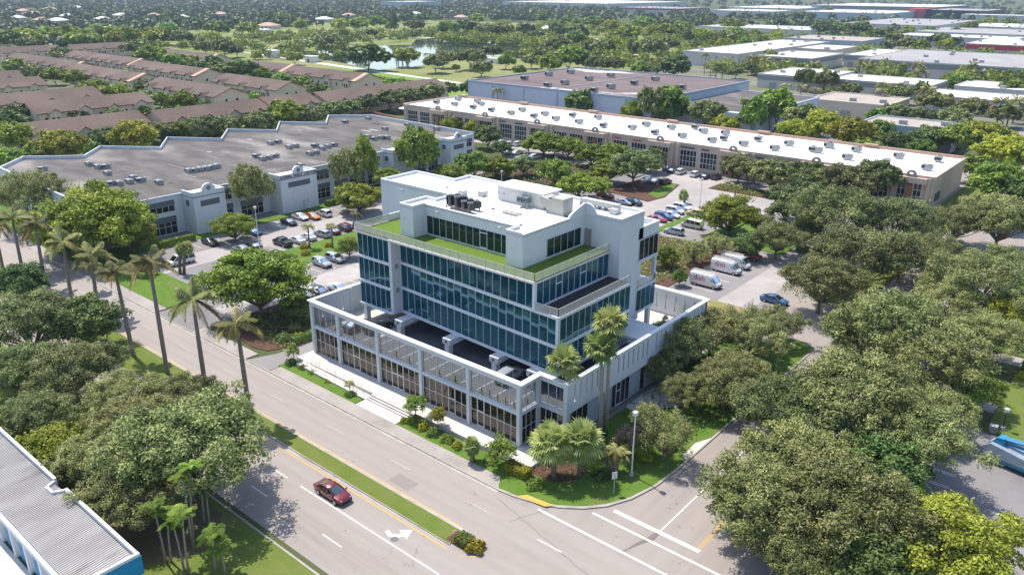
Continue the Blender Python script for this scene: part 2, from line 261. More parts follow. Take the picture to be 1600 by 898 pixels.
TREES=[
 (-110.5, 29.9, 5.3, 7.1, 'oak', 0, 1, 105),
 (-121.3, 35.4, 7.2, 9.8, 'oak', 0, 2, 115),
 (-104.0, 34.2, 5.9, 7.9, 'oak', 0, 3, 104),
 (-72.1, 26.2, 5.0, 6.7, 'oak', 0, 4, 79),
 (-88.0, 40.5, 4.4, 6.0, 'oak', 0, 5, 99),
 (-72.0, 33.2, 8.2, 11.1, 'oak', 0, 6, 83),
 (-100.3, 25.2, 2.6, 4.1, 'dark', 0, 1, 96),
 (-146.3, 42.7, 4.6, 6.9, 'dark', 0, 2, 136),
 (-118.8, 41.8, 5.5, 8.3, 'dark', 0, 3, 118),
 (-97.1, 27.1, 4.6, 6.2, 'pale', 0, 1, 95),
 (-81.6, 27.2, 5.0, 6.7, 'pale', 0, 2, 86),
 (-93.0, 35.3, 4.9, 6.7, 'pale', 0, 3, 98),
 (-85.0, 32.7, 5.2, 7.0, 'pale', 0, 4, 92),
 (-88.1, 25.3, 3.6, 5.7, 'lime', 0, 0, 88),
 (-22.9, 65.2, 6.1, 8.3, 'oak', 1, 1, 77),
 (-27.1, 83.4, 6.7, 9.1, 'oak', 1, 2, 92),
 (-18.3, 61.9, 4.7, 6.3, 'oak', 1, 3, 72),
 (-22.6, 75.8, 6.2, 8.3, 'oak', 1, 4, 85),
 (-16.5, 68.5, 7.2, 9.7, 'oak', 1, 5, 75),
 (-21.7, 88.8, 8.4, 11.3, 'oak', 1, 6, 93),
 (-15.4, 86.9, 6.8, 9.1, 'pale', 1, 1, 88),
 (-15.2, 98.1, 4.8, 6.5, 'pale', 1, 2, 96),
 (-7.8, 71.8, 5.9, 7.7, 'ylw', 1, 0, 73),
 (-12.6, 65.4, 4.3, 6.5, 'dark', 1, 1, 71),
 (-15.7, 80.7, 4.8, 7.1, 'dark', 1, 2, 84),
 (-65.1, 182.2, 6.8, 9.1, 'oak', 2, 1, 186),
 (-40.3, 128.8, 7.1, 9.6, 'oak', 2, 2, 133),
 (-50.7, 165.5, 9.6, 12.9, 'oak', 2, 3, 165),
 (-38.4, 141.3, 9.3, 12.5, 'oak', 2, 4, 140),
 (-28.4, 111.8, 5.1, 6.9, 'oak', 2, 5, 114),
 (-24.3, 112.9, 8.6, 11.6, 'oak', 2, 6, 111),
 (-41.1, 172.5, 8.2, 11.1, 'oak', 2, 7, 164),
 (-34.4, 153.5, 6.5, 8.8, 'oak', 2, 8, 147),
 (-18.3, 107.7, 7.2, 9.7, 'oak', 2, 9, 104),
 (-32.7, 184.5, 6.1, 8.3, 'oak', 2, 10, 168),
 (-24.5, 187.0, 8.3, 11.1, 'oak', 2, 11, 165),
 (-30.6, 160.8, 6.1, 8.2, 'pale', 2, 1, 150),
 (-22.5, 135.2, 6.2, 8.3, 'pale', 2, 2, 127),
 (-20.1, 142.0, 8.6, 11.6, 'pale', 2, 3, 130),
 (-14.6, 125.4, 5.6, 7.6, 'pale', 2, 4, 115),
 (-17.5, 158.0, 6.8, 9.2, 'pale', 2, 5, 140),
 (-13.5, 138.2, 4.5, 7.2, 'lime', 2, 0, 124),
 (-12.8, 108.1, 3.5, 5.6, 'grn', 2, 0, 102),
 (-47.3, 87.3, 3.0, 5.7, 'pale', 3, 1, 108),
 (-47.1, 92.7, 4.5, 8.6, 'pale', 3, 2, 111),
 (-41.6, 84.4, 3.3, 4.8, 'pale', 3, 3, 103),
 (-46.3, 100.9, 5.7, 7.7, 'pale', 3, 4, 117),
 (-37.4, 87.5, 5.0, 6.7, 'pale', 3, 5, 102),
 (-38.1, 92.2, 4.7, 6.4, 'pale', 3, 6, 106),
 (-41.2, 102.9, 5.8, 7.8, 'pale', 3, 7, 115),
 (-40.9, 112.4, 4.2, 5.7, 'pale', 3, 8, 122),
 (-42.6, 76.6, 2.1, 3.6, 'will', 3, 1, 98),
 (-37.4, 72.0, 3.5, 6.0, 'will', 3, 2, 91),
 (-40.2, 71.2, 1.8, 3.3, 'grn', 3, 0, 93),
 (-167.9, 58.7, 5.2, 6.7, 'fic', 4, 1, 160),
 (-160.3, 62.5, 10.4, 14.4, 'fic', 4, 2, 157),
 (-159.6, 68.4, 4.7, 6.8, 'fic', 4, 3, 162),
 (-111.5, 66.9, 8.5, 10.6, 'fic', 4, 4, 131),
 (-148.3, 118.4, 5.7, 7.2, 'fic', 4, 5, 191),
 (-192.3, 61.8, 7.8, 13.2, 'pale', 4, 1, 176),
 (-160.1, 96.9, 4.8, 13.5, 'pale', 4, 2, 181),
 (-150.7, 86.3, 4.5, 6.0, 'ylw', 4, 0, 170),
 (-159.6, 124.2, 4.1, 13.3, 'will', 4, 0, 201),
 (-123.4, 95.3, 2.6, 4.1, 'grn', 4, 1, 160),
 (-160.1, 130.7, 3.0, 14.7, 'grn', 4, 2, 205),
 (-159.4, 148.7, 6.0, 14.9, 'grn', 4, 3, 218),
 (-103.4, 69.3, 2.9, 4.4, 'dark', 4, 0, 129),
 (-71.7, 131.9, 2.8, 4.3, 'fic', 5, 1, 155),
 (-72.2, 160.8, 6.8, 8.5, 'fic', 5, 2, 175),
 (-68.7, 138.0, 3.1, 4.6, 'pale', 5, 1, 158),
 (-66.6, 143.4, 3.6, 5.1, 'pale', 5, 2, 160),
 (-66.3, 164.3, 3.4, 4.9, 'oak', 5, 1, 175),
 (-57.6, 151.9, 5.4, 7.3, 'oak', 5, 2, 160),
 (-65.4, 176.1, 4.4, 6.0, 'oak', 5, 3, 182),
 (-62.4, 147.7, 3.4, 5.1, 'dark', 5, 1, 161),
 (-55.8, 161.0, 4.0, 6.0, 'dark', 5, 2, 166),
 (-64.8, 125.1, 1.5, 3.0, 'grn', 5, 0, 146),
 (-159.6, 137.8, 3.8, 6.0, 'grn', 6, 1, 212),
 (-150.6, 151.5, 3.8, 6.2, 'grn', 6, 2, 216),
 (-150.3, 161.0, 4.9, 7.8, 'grn', 6, 3, 222),
 (-128.6, 171.0, 4.6, 7.3, 'grn', 6, 4, 217),
 (-111.8, 167.2, 3.6, 5.8, 'grn', 6, 5, 204),
 (-146.5, 167.2, 4.9, 6.4, 'ylw', 6, 0, 225),
 (-143.4, 175.3, 4.1, 5.6, 'oak', 6, 1, 229),
 (-113.6, 186.9, 7.1, 9.5, 'oak', 6, 2, 218),
 (-118.7, 205.0, 4.9, 6.7, 'oak', 6, 3, 235),
 (-92.3, 208.0, 5.7, 7.7, 'oak', 6, 4, 221),
 (-80.8, 203.8, 6.5, 8.8, 'oak', 6, 5, 211),
 (-71.9, 204.8, 6.7, 9.0, 'oak', 6, 6, 206),
 (-62.5, 204.3, 7.1, 9.6, 'oak', 6, 7, 200),
 (-57.3, 212.3, 5.9, 10.5, 'oak', 6, 8, 203),
 (-208.5, 212.1, 3.8, 5.9, 'fic', 6, 1, 294),
 (-157.7, 203.1, 5.8, 7.3, 'fic', 6, 2, 257),
 (-149.2, 204.9, 5.1, 6.6, 'fic', 6, 3, 253),
 (-116.2, 164.8, 5.0, 6.5, 'fic', 6, 4, 205),
 (-136.2, 199.3, 5.3, 6.8, 'fic', 6, 5, 241),
 (-120.3, 184.4, 5.0, 6.5, 'fic', 6, 6, 221),
 (-130.4, 203.7, 5.5, 7.0, 'fic', 6, 7, 241),
 (-198.5, 212.5, 2.6, 5.3, 'lime', 6, 1, 289),
 (-163.8, 202.7, 2.5, 4.1, 'lime', 6, 2, 261),
 (-178.8, 199.3, 4.8, 7.1, 'dark', 6, 1, 267),
 (-166.9, 193.1, 3.1, 4.7, 'dark', 6, 2, 256),
 (-270.7, 289.3, 5.3, 8.0, 'dark', 7, 1, 386),
 (-191.1, 269.9, 5.8, 11.2, 'dark', 7, 2, 324),
 (-71.0, 279.3, 5.0, 7.5, 'dark', 7, 3, 259),
 (-63.3, 290.9, 5.9, 8.9, 'dark', 7, 4, 263),
 (-27.5, 225.4, 5.7, 8.5, 'dark', 7, 5, 194),
 (-192.5, 213.2, 2.3, 4.4, 'grn', 7, 1, 286),
 (-154.7, 276.1, 7.4, 14.6, 'grn', 7, 2, 306),
 (-119.9, 278.9, 4.6, 13.9, 'grn', 7, 3, 287),
 (-119.3, 297.4, 7.8, 14.5, 'grn', 7, 4, 300),
 (-75.7, 262.4, 4.4, 7.1, 'grn', 7, 5, 250),
 (-80.5, 294.1, 4.9, 8.5, 'grn', 7, 6, 275),
 (-62.4, 276.6, 4.1, 6.5, 'grn', 7, 7, 252),
 (-54.8, 290.8, 6.7, 10.6, 'grn', 7, 8, 257),
 (-42.9, 252.4, 4.7, 7.5, 'grn', 7, 9, 223),
 (-32.3, 227.1, 6.7, 10.8, 'grn', 7, 10, 198),
 (-166.5, 269.1, 4.2, 9.4, 'ylw', 7, 1, 309),
 (-47.8, 292.2, 9.0, 11.7, 'ylw', 7, 2, 254),
 (-156.5, 268.7, 5.4, 15.6, 'oak', 7, 1, 301),
 (-138.3, 277.9, 6.7, 11.7, 'oak', 7, 2, 298),
 (-109.1, 294.2, 8.0, 10.8, 'oak', 7, 3, 292),
 (-128.3, 272.4, 4.7, 7.5, 'lime', 7, 1, 289),
 (-102.3, 271.5, 5.7, 9.2, 'lime', 7, 2, 272),
 (-93.1, 272.7, 7.8, 12.4, 'lime', 7, 3, 267),
 (-82.1, 268.3, 7.5, 12.0, 'lime', 7, 4, 257),
 (-37.2, 266.7, 7.4, 11.9, 'lime', 7, 5, 229),
 (-28.8, 206.1, 5.9, 7.9, 'pale', 7, 0, 181),
 (-282.0, 89.7, 6.5, 10.4, 'lime', 8, 1, 250),
 (-254.3, 93.1, 6.9, 11.0, 'lime', 8, 2, 236),
 (-256.2, 116.6, 6.6, 10.5, 'lime', 8, 3, 254),
 (-269.5, 138.2, 4.0, 6.5, 'lime', 8, 4, 278),
 (-259.9, 175.4, 6.5, 10.4, 'lime', 8, 5, 298),
 (-272.3, 113.9, 5.1, 6.9, 'oak', 8, 1, 262),
 (-271.6, 132.2, 4.9, 6.6, 'oak', 8, 2, 275),
 (-262.3, 143.9, 6.3, 8.5, 'oak', 8, 3, 277),
 (-261.7, 152.2, 6.0, 8.0, 'oak', 8, 4, 283),
 (-272.6, 166.7, 4.4, 5.9, 'oak', 8, 5, 300),
 (-258.8, 163.4, 6.1, 8.2, 'oak', 8, 6, 289),
 (-255.8, 183.9, 5.9, 7.9, 'oak', 8, 7, 302),
 (-261.5, 198.9, 6.1, 8.3, 'oak', 8, 8, 316),
 (-265.6, 211.2, 5.3, 7.2, 'oak', 8, 9, 328),
 (-266.1, 220.9, 6.0, 8.0, 'oak', 8, 10, 335),
 (-266.3, 233.7, 6.7, 9.0, 'oak', 8, 11, 344),
 (-269.6, 248.0, 6.3, 8.6, 'oak', 8, 12, 356),
 (-267.6, 258.9, 7.0, 9.5, 'oak', 8, 13, 363),
 (-276.7, 279.9, 5.6, 7.5, 'oak', 8, 14, 383),
 (-326.8, 105.0, 5.1, 7.7, 'dark', 8, 0, 289),
 (-254.4, 78.8, 4.8, 7.6, 'grn', 8, 1, 226),
 (-259.0, 88.2, 4.6, 7.3, 'grn', 8, 2, 236),
 (-530.0, 178.2, 6.0, 9.6, 'grn', 9, 1, 463),
 (-471.4, 176.3, 5.5, 8.8, 'grn', 9, 2, 426),
 (-391.3, 161.8, 5.9, 9.5, 'grn', 9, 3, 368),
 (-324.9, 152.8, 3.1, 5.0, 'grn', 9, 4, 322),
 (-520.2, 254.5, 8.3, 13.2, 'grn', 9, 5, 511),
 (-350.9, 173.1, 4.0, 6.4, 'grn', 9, 6, 352),
 (-479.1, 249.7, 7.0, 11.2, 'grn', 9, 7, 483),
 (-472.1, 256.1, 6.3, 10.0, 'grn', 9, 8, 483),
 (-394.9, 254.5, 4.9, 7.9, 'grn', 9, 9, 436),
 (-370.2, 249.8, 4.7, 7.6, 'grn', 9, 10, 418),
 (-351.7, 248.6, 4.6, 7.4, 'grn', 9, 11, 406),
 (-366.1, 289.0, 3.6, 5.7, 'grn', 9, 12, 444),
 (-339.6, 109.6, 6.3, 8.5, 'oak', 9, 1, 299),
 (-501.8, 176.4, 6.5, 8.7, 'oak', 9, 2, 445),
 (-329.3, 128.5, 5.0, 6.7, 'oak', 9, 3, 307),
 (-320.8, 139.3, 4.5, 6.1, 'oak', 9, 4, 310),
 (-599.4, 284.7, 9.4, 12.7, 'oak', 9, 5, 580),
 (-390.8, 186.7, 6.2, 8.4, 'oak', 9, 6, 385),
 (-328.8, 188.0, 3.4, 4.9, 'oak', 9, 7, 350),
 (-336.0, 220.8, 4.3, 5.8, 'oak', 9, 8, 377),
 (-326.6, 239.8, 5.0, 6.7, 'oak', 9, 9, 385),
 (-452.4, 178.4, 5.4, 8.6, 'lime', 9, 1, 416),
 (-378.6, 161.7, 4.7, 7.5, 'lime', 9, 2, 360),
 (-390.1, 174.4, 4.3, 6.8, 'lime', 9, 3, 376),
 (-331.3, 173.1, 4.9, 7.9, 'lime', 9, 4, 340),
 (-338.3, 184.4, 4.0, 6.4, 'lime', 9, 5, 352),
 (-335.6, 266.6, 3.6, 5.8, 'lime', 9, 6, 410),
 (-596.7, 229.9, 7.9, 10.6, 'pale', 9, 0, 540),
 (-433.4, 246.6, 8.1, 12.1, 'dark', 9, 1, 453),
 (-412.4, 243.8, 7.1, 10.6, 'dark', 9, 2, 439),
 (-405.0, 251.3, 7.8, 11.7, 'dark', 9, 3, 439),
 (-740.4, 246.2, 11.3, 15.0, 'grn', 10, 1, 637),
 (-779.6, 292.8, 13.5, 15.0, 'grn', 10, 2, 694),
 (-794.5, 349.4, 14.4, 15.0, 'grn', 10, 3, 743),
 (-775.4, 400.4, 11.2, 15.0, 'grn', 10, 4, 768),
 (-648.3, 374.9, 7.6, 12.2, 'grn', 10, 5, 674),
 (-774.3, 452.9, 11.7, 15.0, 'grn', 10, 6, 805),
 (-754.4, 473.3, 10.4, 15.0, 'grn', 10, 7, 807),
 (-746.8, 262.8, 12.7, 15.0, 'lime', 10, 1, 652),
 (-693.6, 311.8, 8.5, 13.6, 'lime', 10, 2, 656),
 (-768.1, 304.2, 12.4, 15.0, 'fic', 10, 1, 695),
 (-697.9, 288.1, 13.5, 15.0, 'fic', 10, 2, 641),
 (-731.6, 340.7, 12.4, 15.0, 'fic', 10, 3, 699),
 (-716.1, 356.2, 17.0, 15.0, 'fic', 10, 4, 701),
 (-686.6, 367.0, 10.1, 13.6, 'oak', 10, 1, 691),
 (-588.2, 331.5, 8.8, 11.9, 'oak', 10, 2, 607),
 (-554.2, 327.4, 9.4, 12.7, 'oak', 10, 3, 583),
 (-556.1, 338.7, 5.8, 7.8, 'oak', 10, 4, 593),
 (-1127.5, 588.0, 12.6, 15.0, 'dark', 10, 1, 1114),
 (-938.9, 516.6, 9.2, 13.8, 'dark', 10, 2, 950),
 (-719.3, 254.7, 8.2, 11.0, 'pale', 10, 0, 631),
 (-939.3, 628.3, 11.7, 15.0, 'dark', 11, 1, 1029),
 (-409.1, 341.9, 12.7, 15.0, 'dark', 11, 2, 506),
 (-855.9, 817.7, 9.0, 13.5, 'dark', 11, 3, 1115),
 (-624.8, 663.9, 12.6, 15.0, 'dark', 11, 4, 866),
 (-931.1, 637.2, 13.3, 15.0, 'grn', 11, 1, 1031),
 (-542.3, 368.5, 4.9, 7.8, 'grn', 11, 2, 606),
 (-475.0, 332.4, 5.2, 8.4, 'grn', 11, 3, 540),
 (-752.3, 617.3, 11.8, 15.0, 'grn', 11, 4, 909),
 (-775.0, 665.7, 12.4, 15.0, 'grn', 11, 5, 957),
 (-714.9, 632.6, 7.3, 11.6, 'grn', 11, 6, 898),
 (-406.0, 372.7, 7.7, 12.3, 'grn', 11, 7, 527),
 (-611.1, 620.1, 12.0, 15.0, 'grn', 11, 8, 826),
 (-362.0, 373.5, 2.8, 4.5, 'grn', 11, 9, 502),
 (-758.0, 824.4, 12.0, 15.0, 'grn', 11, 10, 1061),
 (-349.6, 407.6, 5.4, 8.7, 'grn', 11, 11, 518),
 (-541.2, 409.1, 12.3, 15.0, 'will', 11, 0, 633),
 (-655.7, 555.6, 6.5, 8.8, 'oak', 11, 1, 808),
 (-684.6, 643.8, 11.5, 15.0, 'oak', 11, 2, 887),
 (-366.5, 359.9, 8.0, 10.8, 'oak', 11, 3, 494),
 (-363.0, 388.3, 9.9, 13.4, 'oak', 11, 4, 512),
 (-329.9, 362.3, 6.9, 9.3, 'oak', 11, 5, 474),
 (-558.2, 621.1, 11.6, 15.0, 'oak', 11, 6, 795),
 (-404.4, 456.9, 7.6, 10.2, 'oak', 11, 7, 586),
 (-544.6, 634.9, 11.6, 15.0, 'oak', 11, 8, 797),
 (-550.7, 672.9, 10.7, 14.5, 'oak', 11, 9, 828),
 (-506.0, 638.2, 7.5, 10.2, 'oak', 11, 10, 777),
 (-385.0, 385.2, 7.6, 10.3, 'pale', 11, 0, 523),
 (-785.1, 561.7, 8.6, 13.8, 'lime', 11, 1, 889),
 (-743.3, 582.7, 11.4, 15.0, 'lime', 11, 2, 879),
 (-488.0, 357.8, 4.6, 6.1, 'ylw', 11, 0, 567),
 (-315.5, 381.0, 3.9, 6.2, 'grn', 12, 1, 479),
 (-726.8, 923.3, 10.8, 15.0, 'grn', 12, 2, 1112),
 (-306.6, 399.7, 7.9, 12.6, 'grn', 12, 3, 486),
 (-624.2, 851.9, 12.9, 15.0, 'grn', 12, 4, 1000),
 (-309.4, 423.3, 10.6, 15.0, 'grn', 12, 5, 504),
 (-411.0, 570.8, 9.8, 15.0, 'grn', 12, 6, 671),
 (-591.0, 860.5, 14.4, 15.0, 'grn', 12, 7, 986),
 (-257.9, 424.8, 5.4, 8.6, 'grn', 12, 8, 475),
 (-549.0, 905.0, 12.8, 15.0, 'grn', 12, 9, 992),
 (-436.5, 798.9, 11.0, 15.0, 'grn', 12, 10, 849),
 (-343.8, 728.3, 10.8, 15.0, 'grn', 12, 11, 743),
 (-296.7, 654.5, 7.5, 12.0, 'grn', 12, 12, 662),
 (-371.3, 843.2, 5.5, 8.7, 'grn', 12, 13, 843),
 (-302.0, 698.4, 6.8, 10.8, 'grn', 12, 14, 697),
 (-508.1, 672.0, 10.4, 15.0, 'dark', 12, 1, 801),
 (-478.2, 669.1, 10.1, 15.0, 'dark', 12, 2, 781),
 (-233.2, 422.8, 8.9, 13.3, 'dark', 12, 3, 458),
 (-382.8, 720.4, 8.6, 12.9, 'dark', 12, 4, 761),
 (-513.4, 779.1, 11.4, 15.0, 'lime', 12, 1, 881),
 (-369.6, 566.8, 7.3, 11.7, 'lime', 12, 2, 643),
 (-370.1, 721.9, 8.5, 13.7, 'lime', 12, 3, 754),
 (-298.6, 617.0, 7.2, 11.5, 'lime', 12, 4, 637),
 (-430.0, 908.5, 13.4, 15.0, 'lime', 12, 5, 923),
 (-437.6, 692.9, 11.3, 14.1, 'fic', 12, 1, 774),
 (-431.5, 749.8, 14.4, 15.0, 'fic', 12, 2, 811),
 (-340.4, 423.0, 5.9, 8.0, 'oak', 12, 1, 524),
 (-355.7, 456.2, 8.1, 10.9, 'oak', 12, 2, 556),
 (-385.4, 510.1, 11.9, 15.0, 'oak', 12, 3, 612),
 (-299.6, 430.9, 7.3, 9.9, 'oak', 12, 4, 505),
 (-355.8, 515.2, 9.7, 13.1, 'oak', 12, 5, 598),
 (-287.1, 423.3, 7.9, 10.7, 'oak', 12, 6, 491),
 (-279.0, 429.0, 7.1, 9.6, 'oak', 12, 7, 491),
 (-345.0, 552.3, 5.0, 6.8, 'oak', 12, 8, 619),
 (-252.5, 430.6, 5.4, 7.3, 'oak', 12, 9, 477),
 (-338.8, 600.6, 8.4, 11.3, 'oak', 12, 10, 649),
 (-336.3, 634.3, 6.5, 8.8, 'oak', 12, 11, 672),
 (-472.1, 918.4, 10.8, 14.6, 'oak', 12, 12, 956),
 (-333.2, 687.2, 10.3, 13.9, 'oak', 12, 13, 707),
 (-315.5, 531.4, 11.4, 15.0, 'pale', 12, 0, 585),
 (-403.2, 983.0, 10.9, 15.0, 'dark', 13, 1, 960),
 (-498.3, 1286.2, 12.0, 15.0, 'dark', 13, 2, 1234),
 (-493.5, 1322.0, 8.1, 12.2, 'dark', 13, 3, 1258),
 (-330.4, 912.5, 9.8, 14.7, 'dark', 13, 4, 866),
 (-552.2, 1561.9, 10.7, 15.0, 'dark', 13, 5, 1464),
 (-313.8, 924.5, 11.2, 15.0, 'dark', 13, 6, 865),
 (-295.9, 942.9, 12.6, 15.0, 'dark', 13, 7, 867),
 (-248.2, 851.6, 8.8, 13.1, 'dark', 13, 8, 774),
 (-212.0, 458.4, 5.3, 7.2, 'oak', 13, 1, 472),
 (-213.7, 484.5, 4.8, 6.4, 'oak', 13, 2, 492),
 (-157.7, 426.8, 5.4, 11.7, 'oak', 13, 3, 416),
 (-147.2, 425.7, 6.6, 11.5, 'oak', 13, 4, 409),
 (-135.4, 402.9, 4.4, 5.9, 'oak', 13, 5, 387),
 (-129.8, 413.3, 5.7, 7.7, 'oak', 13, 6, 390),
 (-226.5, 828.0, 8.4, 11.4, 'oak', 13, 7, 744),
 (-90.7, 349.1, 5.7, 7.7, 'oak', 13, 8, 321),
 (-106.5, 409.4, 6.6, 9.0, 'oak', 13, 9, 373),
 (-101.3, 427.1, 3.7, 9.5, 'oak', 13, 10, 383),
 (-81.3, 350.4, 5.1, 6.9, 'oak', 13, 11, 316),
 (-83.7, 378.0, 7.6, 10.3, 'oak', 13, 12, 337),
 (-187.2, 824.7, 9.3, 12.5, 'oak', 13, 13, 718),
 (-206.8, 973.8, 8.1, 11.0, 'oak', 13, 14, 837),
 (-55.2, 367.2, 6.1, 8.2, 'oak', 13, 15, 312),
 (-229.5, 549.8, 6.2, 9.9, 'grn', 13, 1, 547),
 (-257.4, 673.7, 3.2, 5.1, 'grn', 13, 2, 654),
 (-162.5, 512.6, 3.1, 5.0, 'grn', 13, 3, 482),
 (-96.2, 343.0, 3.6, 5.8, 'grn', 13, 4, 320),
 (-245.0, 937.9, 8.1, 12.9, 'grn', 13, 5, 833),
 (-186.6, 759.9, 6.5, 10.4, 'grn', 13, 6, 672),
 (-230.0, 952.7, 8.1, 13.0, 'grn', 13, 7, 835),
 (-93.8, 470.0, 6.0, 9.5, 'grn', 13, 8, 409),
 (-207.6, 1033.4, 9.9, 15.0, 'grn', 13, 9, 879),
 (-224.2, 1165.6, 8.0, 12.7, 'grn', 13, 10, 984),
 (-195.6, 1200.4, 9.6, 15.0, 'grn', 13, 11, 991),
 (-68.1, 454.7, 6.2, 9.9, 'grn', 13, 12, 382),
 (-75.8, 538.4, 4.3, 8.2, 'grn', 13, 13, 447),
 (-170.3, 775.4, 6.5, 10.4, 'lime', 13, 1, 673),
 (-232.9, 1266.2, 8.6, 13.7, 'lime', 13, 2, 1061),
 (-201.3, 766.8, 7.8, 10.5, 'pale', 13, 1, 685),
 (-69.8, 350.2, 6.0, 8.1, 'pale', 13, 2, 309),
 (-67.9, 373.3, 6.8, 9.2, 'pale', 13, 3, 324),
 (-77.8, 450.0, 5.0, 6.7, 'pale', 13, 4, 386)]
